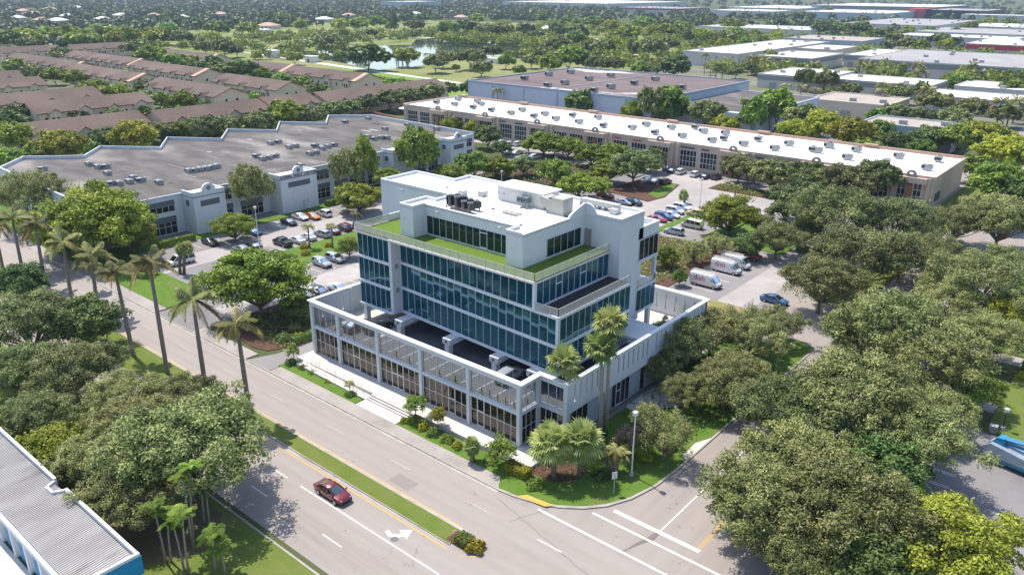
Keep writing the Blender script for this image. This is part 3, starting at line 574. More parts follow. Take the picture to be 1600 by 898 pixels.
PALMS=[
 (-82.9, 46.4, 13.33, -0.1, -0.09, 'royal', 'nearest tall royal palm on the grassy road median', 'royal palms on the median', 1.0),
 (-93.1, 46.2, 13.86, 0.02, 0.01, 'royal', 'second nearest tall royal palm on the grassy road median', 'royal palms on the median', 1.0),
 (-102.5, 45.6, 16.98, 0.04, 0.03, 'royal', 'third nearest tall royal palm on the grassy road median', 'royal palms on the median', 1.0),
 (-111.6, 45.1, 13.48, -0.31, -0.27, 'royal', 'fourth nearest tall royal palm on the grassy road median', 'royal palms on the median', 1.0),
 (-130.9, 48.5, 11.13, 0.58, 0.51, 'royal', 'fifth nearest tall royal palm on the grassy road median', 'royal palms on the median', 1.0),
 (-135.4, 46.4, 12.96, 0.47, 0.41, 'royal', 'sixth nearest tall royal palm on the grassy road median', 'royal palms on the median', 1.0),
 (-152.7, 48.6, 11.83, 0.37, 0.32, 'royal', 'seventh nearest tall royal palm on the grassy road median', 'royal palms on the median', 1.0),
 (-159.3, 47.4, 12.05, 0.2, 0.17, 'royal', 'eighth nearest tall royal palm on the grassy road median', 'royal palms on the median', 1.0),
 (-167.7, 46.7, 10.0, 0.15, 0.13, 'royal', 'farthest tall royal palm on the grassy road median', 'royal palms on the median', 1.0),
 (-47.9, 67.8, 11.44, -0.66, -0.57, 'wash', 'tall fan palm with brown skirt nearest the notched corner of the glass building', 'tall fan palms beside the glass building', 1.0),
 (-45.5, 70.8, 12.91, -0.26, -0.23, 'wash', 'tall fan palm with brown skirt, middle of the three beside the slotted wall', 'tall fan palms beside the glass building', 1.05),
 (-45.5, 72.0, 15.6, -0.1, -0.09, 'wash', 'tallest of the three fan palms with brown skirts beside the slotted wall', 'tall fan palms beside the glass building', 1.0),
 (-45.0, 61.0, 5.01, -0.41, -0.35, 'sabal', 'stout bushy fan palm on the corner lawn, the one nearer the road', 'stout fan palms on the corner lawn', 1.0),
 (-43.1, 63.2, 5.02, 0.14, 0.12, 'sabal', 'stout bushy fan palm on the corner lawn, the one nearer the lamp post', 'stout fan palms on the corner lawn', 1.0),
 (-54.3, 57.5, 2.42, -0.03, -0.03, 'sabal', 'small fan palm in the shrub bed before the lower glass wall', 'small garden palms', 0.45),
 (-40.7, 66.4, 2.22, -0.53, -0.45, 'queen', 'short leaning palm in the cluster left of the corner lamp post', 'short palms by the corner lamp post', 0.55),
 (-40.4, 66.6, 2.72, 0.33, 0.29, 'queen', 'short leaning palm in the cluster left of the corner lamp post', 'short palms by the corner lamp post', 0.55),
 (-40.5, 66.5, 3.23, -0.02, -0.01, 'queen', 'short leaning palm in the cluster left of the corner lamp post', 'short palms by the corner lamp post', 0.55),
 (-64.8, 25.7, 6.76, -0.13, -0.11, 'areca', 'slim pale-trunked palm, first from the left in the clump beside the near lawn', 'slim palms beside the near lawn', 0.62),
 (-64.6, 26.1, 5.77, 0.38, 0.32, 'areca', 'slim pale-trunked palm, second from the left in the clump beside the near lawn', 'slim palms beside the near lawn', 0.62),
 (-62.5, 26.3, 5.85, -0.26, -0.22, 'areca', 'slim pale-trunked palm, third from the left in the clump beside the near lawn', 'slim palms beside the near lawn', 0.62),
 (-61.7, 26.3, 7.09, 0.27, 0.23, 'areca', 'slim pale-trunked palm, fourth from the left in the clump beside the near lawn', 'slim palms beside the near lawn', 0.62),
 (-65.0, 28.6, 8.47, 0.11, 0.09, 'areca', 'slim pale-trunked palm, fifth from the left in the clump beside the near lawn', 'slim palms beside the near lawn', 0.62),
 (-65.4, 28.9, 9.08, 0.68, 0.58, 'areca', 'slim pale-trunked palm, sixth from the left in the clump beside the near lawn', 'slim palms beside the near lawn', 0.62),
 (-67.6, 31.3, 7.55, 0.43, 0.37, 'areca', 'slim pale-trunked palm, seventh from the left in the clump beside the near lawn', 'slim palms beside the near lawn', 0.62),
 (-67.0, 31.5, 4.68, 0.17, 0.15, 'areca', 'slim pale-trunked palm, eighth from the left in the clump beside the near lawn', 'slim palms beside the near lawn', 0.62),
 (-60.2, 28.2, 4.27, 0.15, 0.13, 'areca', 'short arching palm at the edge of the near lawn, left of its pair', 'short palms on the near lawn', 0.75),
 (-59.2, 28.6, 2.74, -0.01, -0.01, 'areca', 'short arching palm at the edge of the near lawn, right of its pair', 'short palms on the near lawn', 0.7),
 (-140.4, 68.0, 5.15, 0.74, 0.65, 'sabal', 'thin fan palm beside the white van, left of the pair', 'fan palms by the white van', 0.55),
 (-139.8, 68.5, 5.41, 0.94, 0.82, 'sabal', 'thin fan palm beside the white van, right of the pair', 'fan palms by the white van', 0.55),
 (-134.7, 93.8, 5.04, 0.03, 0.02, 'queen', 'small palm on the car park lawn strip, first from the left', 'small palms on the car park strip', 0.6),
 (-131.1, 97.0, 5.05, 0.09, 0.08, 'queen', 'small palm on the car park lawn strip, second from the left', 'small palms on the car park strip', 0.6),
 (-138.9, 108.8, 3.61, 0.61, 0.54, 'queen', 'small palm on the car park lawn strip, third from the left', 'small palms on the car park strip', 0.6),
 (-144.4, 63.5, 3.22, -0.07, -0.06, 'queen', 'bushy yellow-fronded palm in the verge under the left umbrella-crowned tree', 'verge palms', 0.8),
 (-143.2, 53.4, 5.26, -0.13, -0.12, 'queen', 'drooping palm on the far verge beside the wide road', 'verge palms', 0.9),
 (-93.1, 178.9, 2.35, -0.27, -0.24, 'sabal', 'slender palm near the long white roof, first from the left', 'palms near the long white roof', 0.6),
 (-85.7, 192.3, 3.43, -0.02, -0.02, 'queen', 'slender palm near the long white roof, second from the left', 'palms near the long white roof', 0.8),
 (-70.4, 198.7, 3.36, -0.1, -0.08, 'queen', 'slender palm near the long white roof, third from the left', 'palms near the long white roof', 0.8),
 (-130.5, 293.1, 10.96, -0.71, -0.64, 'sabal', 'slender palm near the long white roof, fourth from the left', 'palms near the long white roof', 0.6),
 (-129.3, 294.1, 10.48, -0.5, -0.45, 'sabal', 'slender palm near the long white roof, fifth from the left', 'palms near the long white roof', 0.6),
 (-120.1, 294.7, 6.98, -1.18, -1.06, 'queen', 'slender palm near the long white roof, sixth from the left', 'palms near the long white roof', 0.8),
 (-117.5, 297.0, 8.42, -0.97, -0.88, 'queen', 'slender palm near the long white roof, seventh from the left', 'palms near the long white roof', 0.8),
 (-234.7, 268.1, 9, 0, 0, 'queen', 'feather palm among the far warehouses, second from the left', 'queen palms far off', 1.0),
 (-272.0, 497.6, 10, 0, 0, 'queen', 'feather palm among the far warehouses, fourth from the left', 'queen palms far off', 1.0),
 (-237.1, 467.3, 12, 0, 0, 'queen', 'feather palm among the far warehouses, fifth from the left', 'queen palms far off', 1.0),
 (-225.7, 453.2, 9, 0, 0, 'queen', 'feather palm among the far warehouses, sixth from the left', 'queen palms far off', 1.0),
 (-212.3, 433.1, 9, 0, 0, 'sabal', 'fan palm among the far grounds, fourth from the left', 'sabal palms far off', 1.0),
 (-209.6, 435.6, 9, 0, 0, 'sabal', 'fan palm among the far grounds, fifth from the left', 'sabal palms far off', 1.0),
 (-212.5, 481.8, 11, 0, 0, 'royal', 'tall-trunked palm among the far warehouses, first from the left', 'royal palms far off', 1.0),
 (-201.3, 474.0, 11, 0, 0, 'royal', 'tall-trunked palm among the far warehouses, second from the left', 'royal palms far off', 1.0),
 (-238.2, 563.7, 9, 0, 0, 'royal', 'tall-trunked palm among the far warehouses, third from the left', 'royal palms far off', 1.0),
 (-207.3, 507.0, 9, 0, 0, 'queen', 'feather palm among the far warehouses, seventh from the left', 'queen palms far off', 1.0),
 (-180.9, 499.2, 8, 0, 0, 'royal', 'tall-trunked palm among the far warehouses, fourth from the left', 'royal palms far off', 1.0),
 (-158.9, 516.1, 9, 0, 0, 'royal', 'tall-trunked palm among the far warehouses, fifth from the left', 'royal palms far off', 1.0),
 (-146.0, 495.0, 9, 0, 0, 'royal', 'tall-trunked palm among the far warehouses, seventh from the left', 'royal palms far off', 1.0),
 (-130.5, 499.2, 9, 0, 0, 'sabal', 'fan palm among the far grounds, sixth from the left', 'sabal palms far off', 1.0),
 (-127.3, 519.1, 10, 0, 0, 'royal', 'tall-trunked palm among the far warehouses, tenth from the left', 'royal palms far off', 1.0),
 (-118.2, 490.9, 9, 0, 0, 'royal', 'tall-trunked palm among the far warehouses, eleventh from the left', 'royal palms far off', 1.0),
 (-101.5, 532.5, 10, 0, 0, 'royal', 'tall-trunked palm among the far warehouses, 13th from the left', 'royal palms far off', 1.0),
 (-91.8, 501.4, 9, 0, 0, 'royal', 'tall-trunked palm among the far warehouses, 14th from the left', 'royal palms far off', 1.0),
 (-286.4, 1013.7, 9, 0, 0, 'royal', 'tall-trunked palm among the far warehouses, eighth from the left', 'royal palms far off', 1.0),
 (-430.3, 1361.6, 9, 0, 0, 'royal', 'tall-trunked palm among the far warehouses, sixth from the left', 'royal palms far off', 1.0),
 (-452.3, 1621.3, 9, 0, 0, 'royal', 'tall-trunked palm among the far warehouses, ninth from the left', 'royal palms far off', 1.0),
 (-150.9, 382.8, 8, 0, 0, 'queen', 'feather palm among the far warehouses, eighth from the left', 'queen palms far off', 1.0),
 (-142.4, 380.2, 8, 0, 0, 'queen', 'feather palm among the far warehouses, ninth from the left', 'queen palms far off', 1.0),
 (-134.4, 377.5, 8, 0, 0, 'queen', 'feather palm among the far warehouses, tenth from the left', 'queen palms far off', 1.0),
 (-109.5, 392.1, 11, 0, 0, 'queen', 'feather palm among the far warehouses, twelfth from the left', 'queen palms far off', 1.0),
 (-107.4, 384.4, 9, 0, 0, 'queen', 'feather palm among the far warehouses, eleventh from the left', 'queen palms far off', 1.0),
 (-93.2, 403.8, 9, 0, 0, 'royal', 'tall-trunked palm among the far warehouses, twelfth from the left', 'royal palms far off', 1.0),
 (-57.6, 368.7, 10, 0, 0, 'royal', 'tall-trunked palm among the far warehouses, 15th from the left', 'royal palms far off', 1.0),
 (-53.5, 365.3, 9, 0, 0, 'royal', 'tall-trunked palm among the far warehouses, 16th from the left', 'royal palms far off', 1.0),
 (-54.1, 382.0, 9, 0, 0, 'royal', 'tall-trunked palm among the far warehouses, 17th from the left', 'royal palms far off', 1.0),
 (-76.1, 369.7, 9, 0, 0, 'queen', 'feather palm among the far warehouses, 13th from the left', 'queen palms far off', 1.0),
 (-273.7, 473.8, 8, 0, 0, 'queen', 'feather palm among the far warehouses, third from the left', 'queen palms far off', 1.0),
 (-613.7, 485.2, 13, 0, 0, 'sabal', 'fan palm among the far grounds, second from the left', 'sabal palms far off', 1.0),
 (-596.4, 469.2, 12, 0, 0, 'sabal', 'fan palm among the far grounds, first from the left', 'sabal palms far off', 1.0),
 (-593.6, 472.0, 12, 0, 0, 'sabal', 'fan palm among the far grounds, third from the left', 'sabal palms far off', 1.0),
 (-423.8, 408.7, 6, 0, 0, 'queen', 'feather palm among the far warehouses, first from the left', 'queen palms far off', 1.0)]
CON=[
 (-667.6, 596.4, 5.48, 27.14, 'tall narrow dark conifer standing beside the far shore of the lake'),
 (-344.7, 524.2, 4.37, 14.85, 'left one of the two dark columnar conifers in the park'),
 (-330.3, 530.2, 4.34, 16.57, 'right one of the two dark columnar conifers in the park'),
 (-472.5, 916.0, 4.65, 20.51, 'dark columnar conifer at the far right edge of the park')]
CARS=[
 (-61.36, 42.87, 0, 'sedan', 'maroon', '+X', 'dark red sedan driving on the wide road beside the median', 'moving cars'),
 (-153.06, 101.52, 0, 'sedan', 'black', '+X', 'black sedan parked by the hatched bay before the lettered wall', 'cars in the west car park'),
 (-154.68, 105.87, 0, 'sedan', 'white', '+X', 'white sedan beside the orange car before the lettered wall', 'cars in the west car park'),
 (-152.98, 108.09, 0, 'sedan', 'orange', '+X', 'orange sports car between two white cars before the lettered wall', 'cars in the west car park'),
 (-152.76, 111.28, 0, 'suv', 'white', '-X', 'white hatchback right of the orange car before the lettered wall', 'cars in the west car park'),
 (-152.87, 81.59, 0, 'sedan', 'black', '+X', 'black sedan alone by the hedge before the stepped building', 'cars in the west car park'),
 (-140.92, 91.4, 0, 'pickup', 'dark', '-X', 'dark covered pickup truck at the left end of its row by the grass strip', 'cars in the west car park'),
 (-140.08, 94.53, 0, 'sedan', 'white', '-X', 'white sedan parked between the dark pickup and a white coupe', 'cars in the west car park'),
 (-140.24, 97.47, 0, 'sedan', 'white', '-X', 'white coupe behind the small palm at the grass strip', 'cars in the west car park'),
 (-139.38, 100.74, 0, 'suv', 'silver', '-X', 'silver minivan parked left of the dark red sedan', 'cars in the west car park'),
 (-139.75, 103.65, 0, 'sedan', 'maroon', '-X', 'dark red sedan parked between silver minivan and dark red SUV', 'cars in the west car park'),
 (-139.8, 106.91, 0, 'suv', 'maroon', '-X', 'dark red SUV at the right end of the row by the grass strip', 'cars in the west car park'),
 (-123.72, 88.7, 0, 'suv', 'silver', '+X', 'silver hatchback nearer the umbrella-crowned tree below the grass strip', 'cars in the west car park'),
 (-123.93, 92.16, 0, 'suv', 'silver', '+X', 'silver SUV with roof window beside the silver hatchback below the grass strip', 'cars in the west car park'),
 (-145.67, 71.19, 0, 'van', 'white', '-Y', 'white van behind the two thin fan palms', 'cars in the west car park'),
 (-143.58, 86.14, 0, 'sedan', 'dark', '-X', 'dark car half hidden under the yellow-leaved tree', 'cars in the west car park'),
 (-152.59, 91.8, 0, 'sedan', 'blue', '+X', 'dark blue car in shade of the oak before the stepped building', 'cars in the west car park'),
 (-143.58, 83.27, 0, 'sedan', 'silver', '-X', 'silver car behind the tall lamp post in the west car park', 'cars in the west car park'),
 (-111.01, 75.62, 0, 'sedan', 'white', '+X', 'white car parked just outside the slotted left wall', 'cars in the west car park'),
 (-111.01, 78.5, 0, 'suv', 'dark', '+X', 'dark SUV parked just outside the slotted left wall', 'cars in the west car park'),
 (-110.3, 82.08, 0, 'sedan', 'white', '+X', 'white car parked far along the slotted left wall, mostly hidden', 'cars in the west car park'),
 (-112.0, 170.97, 0, 'sedan', 'red', '+X', 'red car under the trees behind the glass tower roof', 'cars in the east car park'),
 (-104.37, 168.03, 0, 'sedan', 'silver', '+X', 'pale silver sedan under the tree, left of a dark hatchback', 'cars in the east car park'),
 (-102.19, 169.1, 0, 'suv', 'dark', '+X', 'dark hatchback right of the pale silver sedan under the tree', 'cars in the east car park'),
 (-90.05, 160.14, 0, 'sedan', 'red', '+X', 'red sedan at the left end of the row along the narrow grass strip', 'cars in the east car park'),
 (-89.76, 162.61, 0, 'suv', 'blue', '+X', 'blue SUV parked between a red and a white car by the grass strip', 'cars in the east car park'),
 (-89.34, 165.21, 0, 'sedan', 'white', '+X', 'white sedan parked right of the blue SUV by the grass strip', 'cars in the east car park'),
 (-90.26, 169.01, 0, 'suv', 'white', '+X', 'white SUV with roof rails in the middle of the row by the grass strip', 'cars in the east car park'),
 (-90.43, 172.82, 0, 'suv', 'white', '+X', 'white SUV at the right end of the row by the grass strip', 'cars in the east car park'),
 (-85.36, 170.21, 0, 'suv', 'yellow', '-X', 'pale yellow car beside the umbrella-crowned tree', 'cars in the east car park'),
 (-81.87, 153.47, 0, 'suv', 'silver', '-X', 'silver off-road car with dark top below the grass strip', 'cars in the east car park'),
 (-81.29, 160.7, 0, 'van', 'tan', '-X', 'silver passenger van with yellow mark beside the off-road car', 'cars in the east car park'),
 (-61.01, 128.3, 0, 'workvan', 'white', '+X', 'white work van with ladder rack nearest the slotted wall', 'work vans with red lettering'),
 (-61.5, 137.71, 0, 'workvan', 'white', '+X', 'white work van with large red lettering, middle of three', 'work vans with red lettering'),
 (-61.44, 141.78, 0, 'workvan', 'white', '+X', 'white work van with ladder rack, farthest of three', 'work vans with red lettering'),
 (-61.85, 148.25, 0, 'flatbed', 'red', '+X', 'reddish flatbed truck in the shade behind the work vans', 'cars in the east car park'),
 (-47.95, 128.58, 0, 'sedan', 'blue', '+X', 'blue car under the oak right of the work vans', 'cars in the east car park'),
 (-180.05, 208.31, 0, 'suv', 'white', '+Y', "white car, first of those seen between the trees before the long white roof's left half", 'cars before the long white roof'),
 (-176.52, 208.28, 0, 'suv', 'white', '+Y', "white car, second of those seen between the trees before the long white roof's left half", 'cars before the long white roof'),
 (-174.37, 210.19, 0, 'suv', 'white', '+Y', "white car, third of those seen between the trees before the long white roof's left half", 'cars before the long white roof'),
 (-168.11, 197.72, 0, 'sedan', 'silver', '+Y', "silver car, fourth of those seen between the trees before the long white roof's left half", 'cars before the long white roof'),
 (-165.37, 198.72, 0, 'sedan', 'white', '+Y', "white car, fifth of those seen between the trees before the long white roof's left half", 'cars before the long white roof'),
 (-156.43, 196.95, 0, 'suv', 'white', '+Y', "white car, sixth of those seen between the trees before the long white roof's left half", 'cars before the long white roof'),
 (-156.07, 193.26, 0, 'sedan', 'silver', '+Y', "silver car, seventh of those seen between the trees before the long white roof's left half", 'cars before the long white roof'),
 (-116.18, 210.95, 0, 'sedan', 'silver', '+Y', 'silver car nosed up to the long tan facade, first from the left', 'cars before the long white roof'),
 (-113.24, 208.83, 0, 'sedan', 'dark', '+Y', 'dark car nosed up to the long tan facade, second from the left', 'cars before the long white roof'),
 (-110.65, 208.8, 0, 'suv', 'white', '+Y', 'white car nosed up to the long tan facade, third from the left', 'cars before the long white roof'),
 (-105.74, 208.61, 0, 'suv', 'white', '+Y', 'white car nosed up to the long tan facade, fourth from the left', 'cars before the long white roof'),
 (-102.3, 208.32, 0, 'sedan', 'black', '+Y', 'black car nosed up to the long tan facade, fifth from the left', 'cars before the long white roof'),
 (-99.69, 209.53, 0, 'suv', 'dark', '+Y', 'dark car nosed up to the long tan facade, sixth from the left', 'cars before the long white roof'),
 (-113.01, 193.53, 0, 'sedan', 'white', '+Y', 'white car under the oak beside the lawn island, first from the left', 'cars before the long white roof'),
 (-110.28, 193.83, 0, 'sedan', 'silver', '+Y', 'silver car under the oak beside the lawn island, second from the left', 'cars before the long white roof'),
 (-107.45, 194.25, 0, 'suv', 'dark', '+Y', 'dark car under the oak beside the lawn island, third from the left', 'cars before the long white roof'),
 (-79.81, 202.89, 0, 'suv', 'black', '+Y', 'black car shaded by the oak row before the tan facade, first from the left', 'cars before the long white roof'),
 (-76.79, 203.68, 0, 'suv', 'white', '+Y', 'white car shaded by the oak row before the tan facade, second from the left', 'cars before the long white roof'),
 (-73.79, 202.68, 0, 'sedan', 'silver', '+Y', 'silver car shaded by the oak row before the tan facade, third from the left', 'cars before the long white roof'),
 (-133.66, 302.67, 0, 'suv', 'dark', '+X', 'dark car behind the long white roof, first from the left', 'cars behind the long white roof'),
 (-126.94, 292.63, 0, 'sedan', 'white', '+X', 'white car behind the long white roof, second from the left', 'cars behind the long white roof'),
 (-126.49, 307.02, 0, 'suv', 'dark', '+X', 'dark car behind the long white roof, third from the left', 'cars behind the long white roof'),
 (-124.39, 308.9, 0, 'sedan', 'dark', '+X', 'dark car behind the long white roof, fourth from the left', 'cars behind the long white roof'),
 (-58.32, 68.99, 4.9, 'suv', 'silver', '+Y', 'silver-white car on the parking deck behind the glass front wall', 'cars on the parking deck'),
 (-82.92, 68.42, 4.9, 'sedan', 'dark', '+Y', 'dark car on the parking deck by the left tower column', 'cars on the parking deck'),
 (-85.54, 66.78, 4.9, 'sedan', 'dark', '+Y', 'dark car on the parking deck behind the second glass bay', 'cars on the parking deck')]
UNITS=[
 (-228.0, 224.1, 8.0, 1.6, 'grey rooftop air unit on the long white roof, first from the left', 'air units on the long white roof', 0),
 (-228.2, 236.6, 8.0, 1.6, 'grey rooftop air unit on the long white roof, third from the left', 'air units on the long white roof', 1),
 (-218.9, 225.0, 8.0, 1.6, 'grey rooftop air unit on the long white roof, second from the left', 'air units on the long white roof', 2),
 (-208.3, 224.1, 8.0, 1.6, 'grey rooftop air unit on the long white roof, fourth from the left', 'air units on the long white roof', 3),
 (-211.9, 232.6, 8.0, 1.6, 'grey rooftop air unit on the long white roof, sixth from the left', 'air units on the long white roof', 4),
 (-217.9, 237.0, 8.0, 1.6, 'grey rooftop air unit on the long white roof, fifth from the left', 'air units on the long white roof', 5),
 (-198.5, 223.5, 8.0, 1.6, 'grey rooftop air unit on the long white roof, seventh from the left', 'air units on the long white roof', 6),
 (-187.9, 222.4, 8.0, 1.6, 'grey rooftop air unit on the long white roof, eighth from the left', 'air units on the long white roof', 7),
 (-190.0, 231.2, 8.0, 1.6, 'grey rooftop air unit on the long white roof, ninth from the left', 'air units on the long white roof', 8),
 (-177.5, 222.6, 8.0, 1.6, 'grey rooftop air unit on the long white roof, tenth from the left', 'air units on the long white roof', 9),
 (-177.6, 229.1, 8.0, 1.6, 'grey rooftop air unit on the long white roof, eleventh from the left', 'air units on the long white roof', 10),
 (-168.0, 222.9, 8.0, 1.6, 'grey rooftop air unit on the long white roof, twelfth from the left', 'air units on the long white roof', 11),
 (-168.4, 233.4, 8.0, 1.6, 'grey rooftop air unit on the long white roof, 13th from the left', 'air units on the long white roof', 12),
 (-157.9, 222.7, 8.0, 1.6, 'grey rooftop air unit on the long white roof, 14th from the left', 'air units on the long white roof', 13),
 (-158.6, 235.2, 8.0, 1.6, 'grey rooftop air unit on the long white roof, 15th from the left', 'air units on the long white roof', 14),
 (-147.6, 222.2, 8.0, 1.6, 'grey rooftop air unit on the long white roof, 16th from the left', 'air units on the long white roof', 15),
 (-138.2, 225.1, 8.0, 1.6, 'grey rooftop air unit on the long white roof, 17th from the left', 'air units on the long white roof', 16),
 (-138.1, 233.7, 8.0, 1.6, 'grey rooftop air unit on the long white roof, 18th from the left', 'air units on the long white roof', 17),
 (-127.9, 222.1, 8.0, 1.6, 'grey rooftop air unit on the long white roof, 19th from the left', 'air units on the long white roof', 18),
 (-128.8, 234.1, 8.0, 1.6, 'grey rooftop air unit on the long white roof, 20th from the left', 'air units on the long white roof', 19),
 (-118.4, 222.5, 8.0, 1.6, 'grey rooftop air unit on the long white roof, 21th from the left', 'air units on the long white roof', 20),
 (-123.3, 240.0, 8.0, 1.6, 'grey rooftop air unit on the long white roof, 22th from the left', 'air units on the long white roof', 21),
 (-117.4, 234.5, 8.0, 1.6, 'grey rooftop air unit on the long white roof, 23th from the left', 'air units on the long white roof', 22),
 (-107.9, 221.8, 8.0, 1.6, 'grey rooftop air unit on the long white roof, 24th from the left', 'air units on the long white roof', 23),
 (-106.8, 227.3, 8.0, 1.6, 'grey rooftop air unit on the long white roof, 25th from the left', 'air units on the long white roof', 24),
 (-110.6, 236.1, 8.0, 1.6, 'grey rooftop air unit on the long white roof, 26th from the left', 'air units on the long white roof', 25),
 (-98.2, 222.6, 8.0, 1.6, 'grey rooftop air unit on the long white roof, 27th from the left', 'air units on the long white roof', 26),
 (-98.3, 233.0, 8.0, 1.6, 'grey rooftop air unit on the long white roof, 28th from the left', 'air units on the long white roof', 27),
 (-88.5, 222.2, 8.0, 1.6, 'grey rooftop air unit on the long white roof, 29th from the left', 'air units on the long white roof', 28),
 (-88.3, 232.2, 8.0, 1.6, 'grey rooftop air unit on the long white roof, 30th from the left', 'air units on the long white roof', 29),
 (-79.7, 228.0, 8.0, 1.6, 'grey rooftop air unit on the long white roof, 31th from the left', 'air units on the long white roof', 30),
 (-78.1, 227.5, 8.0, 1.6, 'grey rooftop air unit on the long white roof, 32th from the left', 'air units on the long white roof', 31),
 (-78.2, 236.7, 8.0, 1.6, 'grey rooftop air unit on the long white roof, 33th from the left', 'air units on the long white roof', 32),
 (-78.3, 237.5, 8.0, 1.6, 'grey rooftop air unit on the long white roof, 34th from the left', 'air units on the long white roof', 33),
 (-68.3, 223.2, 8.0, 1.6, 'grey rooftop air unit on the long white roof, 35th from the left', 'air units on the long white roof', 34),
 (-70.0, 235.8, 8.0, 1.6, 'grey rooftop air unit on the long white roof, 36th from the left', 'air units on the long white roof', 35),
 (-58.4, 223.6, 8.0, 1.6, 'grey rooftop air unit on the long white roof, 37th from the left', 'air units on the long white roof', 36),
 (-58.2, 234.5, 8.0, 1.6, 'grey rooftop air unit on the long white roof, 38th from the left', 'air units on the long white roof', 37),
 (-48.2, 223.4, 8.0, 1.6, 'grey rooftop air unit on the long white roof, 39th from the left', 'air units on the long white roof', 38),
 (-48.8, 237.0, 8.0, 1.6, 'grey rooftop air unit on the long white roof, 40th from the left', 'air units on the long white roof', 39),
 (-238.7, 291.8, 11.0, 2.1, 'grey rooftop air unit on the brown-roofed blue warehouse, first from the left', 'air units on the blue-walled warehouse', 0),
 (-240.8, 312.9, 11.0, 2.1, 'grey rooftop air unit on the brown-roofed blue warehouse, third from the left', 'air units on the blue-walled warehouse', 1),
 (-239.7, 329.4, 11.0, 2.1, 'grey rooftop air unit on the brown-roofed blue warehouse, fifth from the left', 'air units on the blue-walled warehouse', 2),
 (-214.1, 277.7, 11.0, 2.1, 'grey rooftop air unit on the brown-roofed blue warehouse, second from the left', 'air units on the blue-walled warehouse', 3),
 (-214.0, 290.0, 11.0, 2.1, 'grey rooftop air unit on the brown-roofed blue warehouse, fourth from the left', 'air units on the blue-walled warehouse', 4),
 (-215.4, 310.6, 11.0, 2.1, 'grey rooftop air unit on the brown-roofed blue warehouse, sixth from the left', 'air units on the blue-walled warehouse', 5),
 (-189.0, 276.5, 11.0, 2.1, 'grey rooftop air unit on the brown-roofed blue warehouse, seventh from the left', 'air units on the blue-walled warehouse', 6),
 (-215.7, 329.3, 11.0, 2.1, 'grey rooftop air unit on the brown-roofed blue warehouse, ninth from the left', 'air units on the blue-walled warehouse', 7),
 (-190.6, 291.4, 11.0, 2.1, 'grey rooftop air unit on the brown-roofed blue warehouse, eighth from the left', 'air units on the blue-walled warehouse', 8),
 (-190.6, 309.9, 11.0, 2.1, 'grey rooftop air unit on the brown-roofed blue warehouse, tenth from the left', 'air units on the blue-walled warehouse', 9),
 (-165.9, 276.9, 11.0, 2.1, 'grey rooftop air unit on the brown-roofed blue warehouse, eleventh from the left', 'air units on the blue-walled warehouse', 10),
 (-191.6, 329.8, 11.0, 2.1, 'grey rooftop air unit on the brown-roofed blue warehouse, twelfth from the left', 'air units on the blue-walled warehouse', 11),
 (-167.2, 310.6, 11.0, 2.1, 'grey rooftop air unit on the brown-roofed blue warehouse, 14th from the left', 'air units on the blue-walled warehouse', 12),
 (-166.7, 291.2, 11.0, 2.1, 'grey rooftop air unit on the brown-roofed blue warehouse, 13th from the left', 'air units on the blue-walled warehouse', 13),
 (-213.8, 73.0, 8.4, 1.25, 'grey rooftop air unit on the stepped grey roof, first from the left', 'air units on the stepped grey roof', 0),
 (-211.0, 83.0, 8.4, 1.25, 'grey rooftop air unit on the stepped grey roof, second from the left', 'air units on the stepped grey roof', 1),
 (-205.8, 83.0, 8.4, 1.25, 'grey rooftop air unit on the stepped grey roof, third from the left', 'air units on the stepped grey roof', 2),
 (-204.9, 84.5, 8.4, 1.25, 'grey rooftop air unit on the stepped grey roof, fourth from the left', 'air units on the stepped grey roof', 3),
 (-196.8, 81.3, 8.4, 1.25, 'grey rooftop air unit on the stepped grey roof, fifth from the left', 'air units on the stepped grey roof', 4),
 (-187.6, 83.2, 8.4, 1.25, 'grey rooftop air unit on the stepped grey roof, ninth from the left', 'air units on the stepped grey roof', 5),
 (-183.9, 83.2, 8.4, 1.25, 'grey rooftop air unit on the stepped grey roof, tenth from the left', 'air units on the stepped grey roof', 6),
 (-184.3, 80.7, 8.4, 1.25, 'grey rooftop air unit on the stepped grey roof, eighth from the left', 'air units on the stepped grey roof', 7),
 (-184.5, 78.4, 8.4, 1.25, 'grey rooftop air unit on the stepped grey roof, seventh from the left', 'air units on the stepped grey roof', 8),
 (-185.7, 77.3, 8.4, 1.25, 'grey rooftop air unit on the stepped grey roof, sixth from the left', 'air units on the stepped grey roof', 9),
 (-178.4, 84.8, 8.4, 1.25, 'grey rooftop air unit on the stepped grey roof, eleventh from the left', 'air units on the stepped grey roof', 10),
 (-184.6, 95.6, 8.4, 1.25, 'grey rooftop air unit on the stepped grey roof, twelfth from the left', 'air units on the stepped grey roof', 11),
 (-184.1, 96.8, 8.4, 1.25, 'grey rooftop air unit on the stepped grey roof, 13th from the left', 'air units on the stepped grey roof', 12),
 (-184.2, 98.3, 8.4, 1.25, 'grey rooftop air unit on the stepped grey roof, 14th from the left', 'air units on the stepped grey roof', 13),
 (-184.0, 99.9, 8.4, 1.25, 'grey rooftop air unit on the stepped grey roof, 15th from the left', 'air units on the stepped grey roof', 14),
 (-184.2, 101.6, 8.4, 1.25, 'grey rooftop air unit on the stepped grey roof, 16th from the left', 'air units on the stepped grey roof', 15),
 (-184.5, 103.1, 8.4, 1.25, 'grey rooftop air unit on the stepped grey roof, 17th from the left', 'air units on the stepped grey roof', 16),
 (-200.9, 129.9, 8.4, 1.25, 'grey rooftop air unit on the stepped grey roof, 21th from the left', 'air units on the stepped grey roof', 17),
 (-201.0, 132.5, 8.4, 1.25, 'grey rooftop air unit on the stepped grey roof, 23th from the left', 'air units on the stepped grey roof', 18),
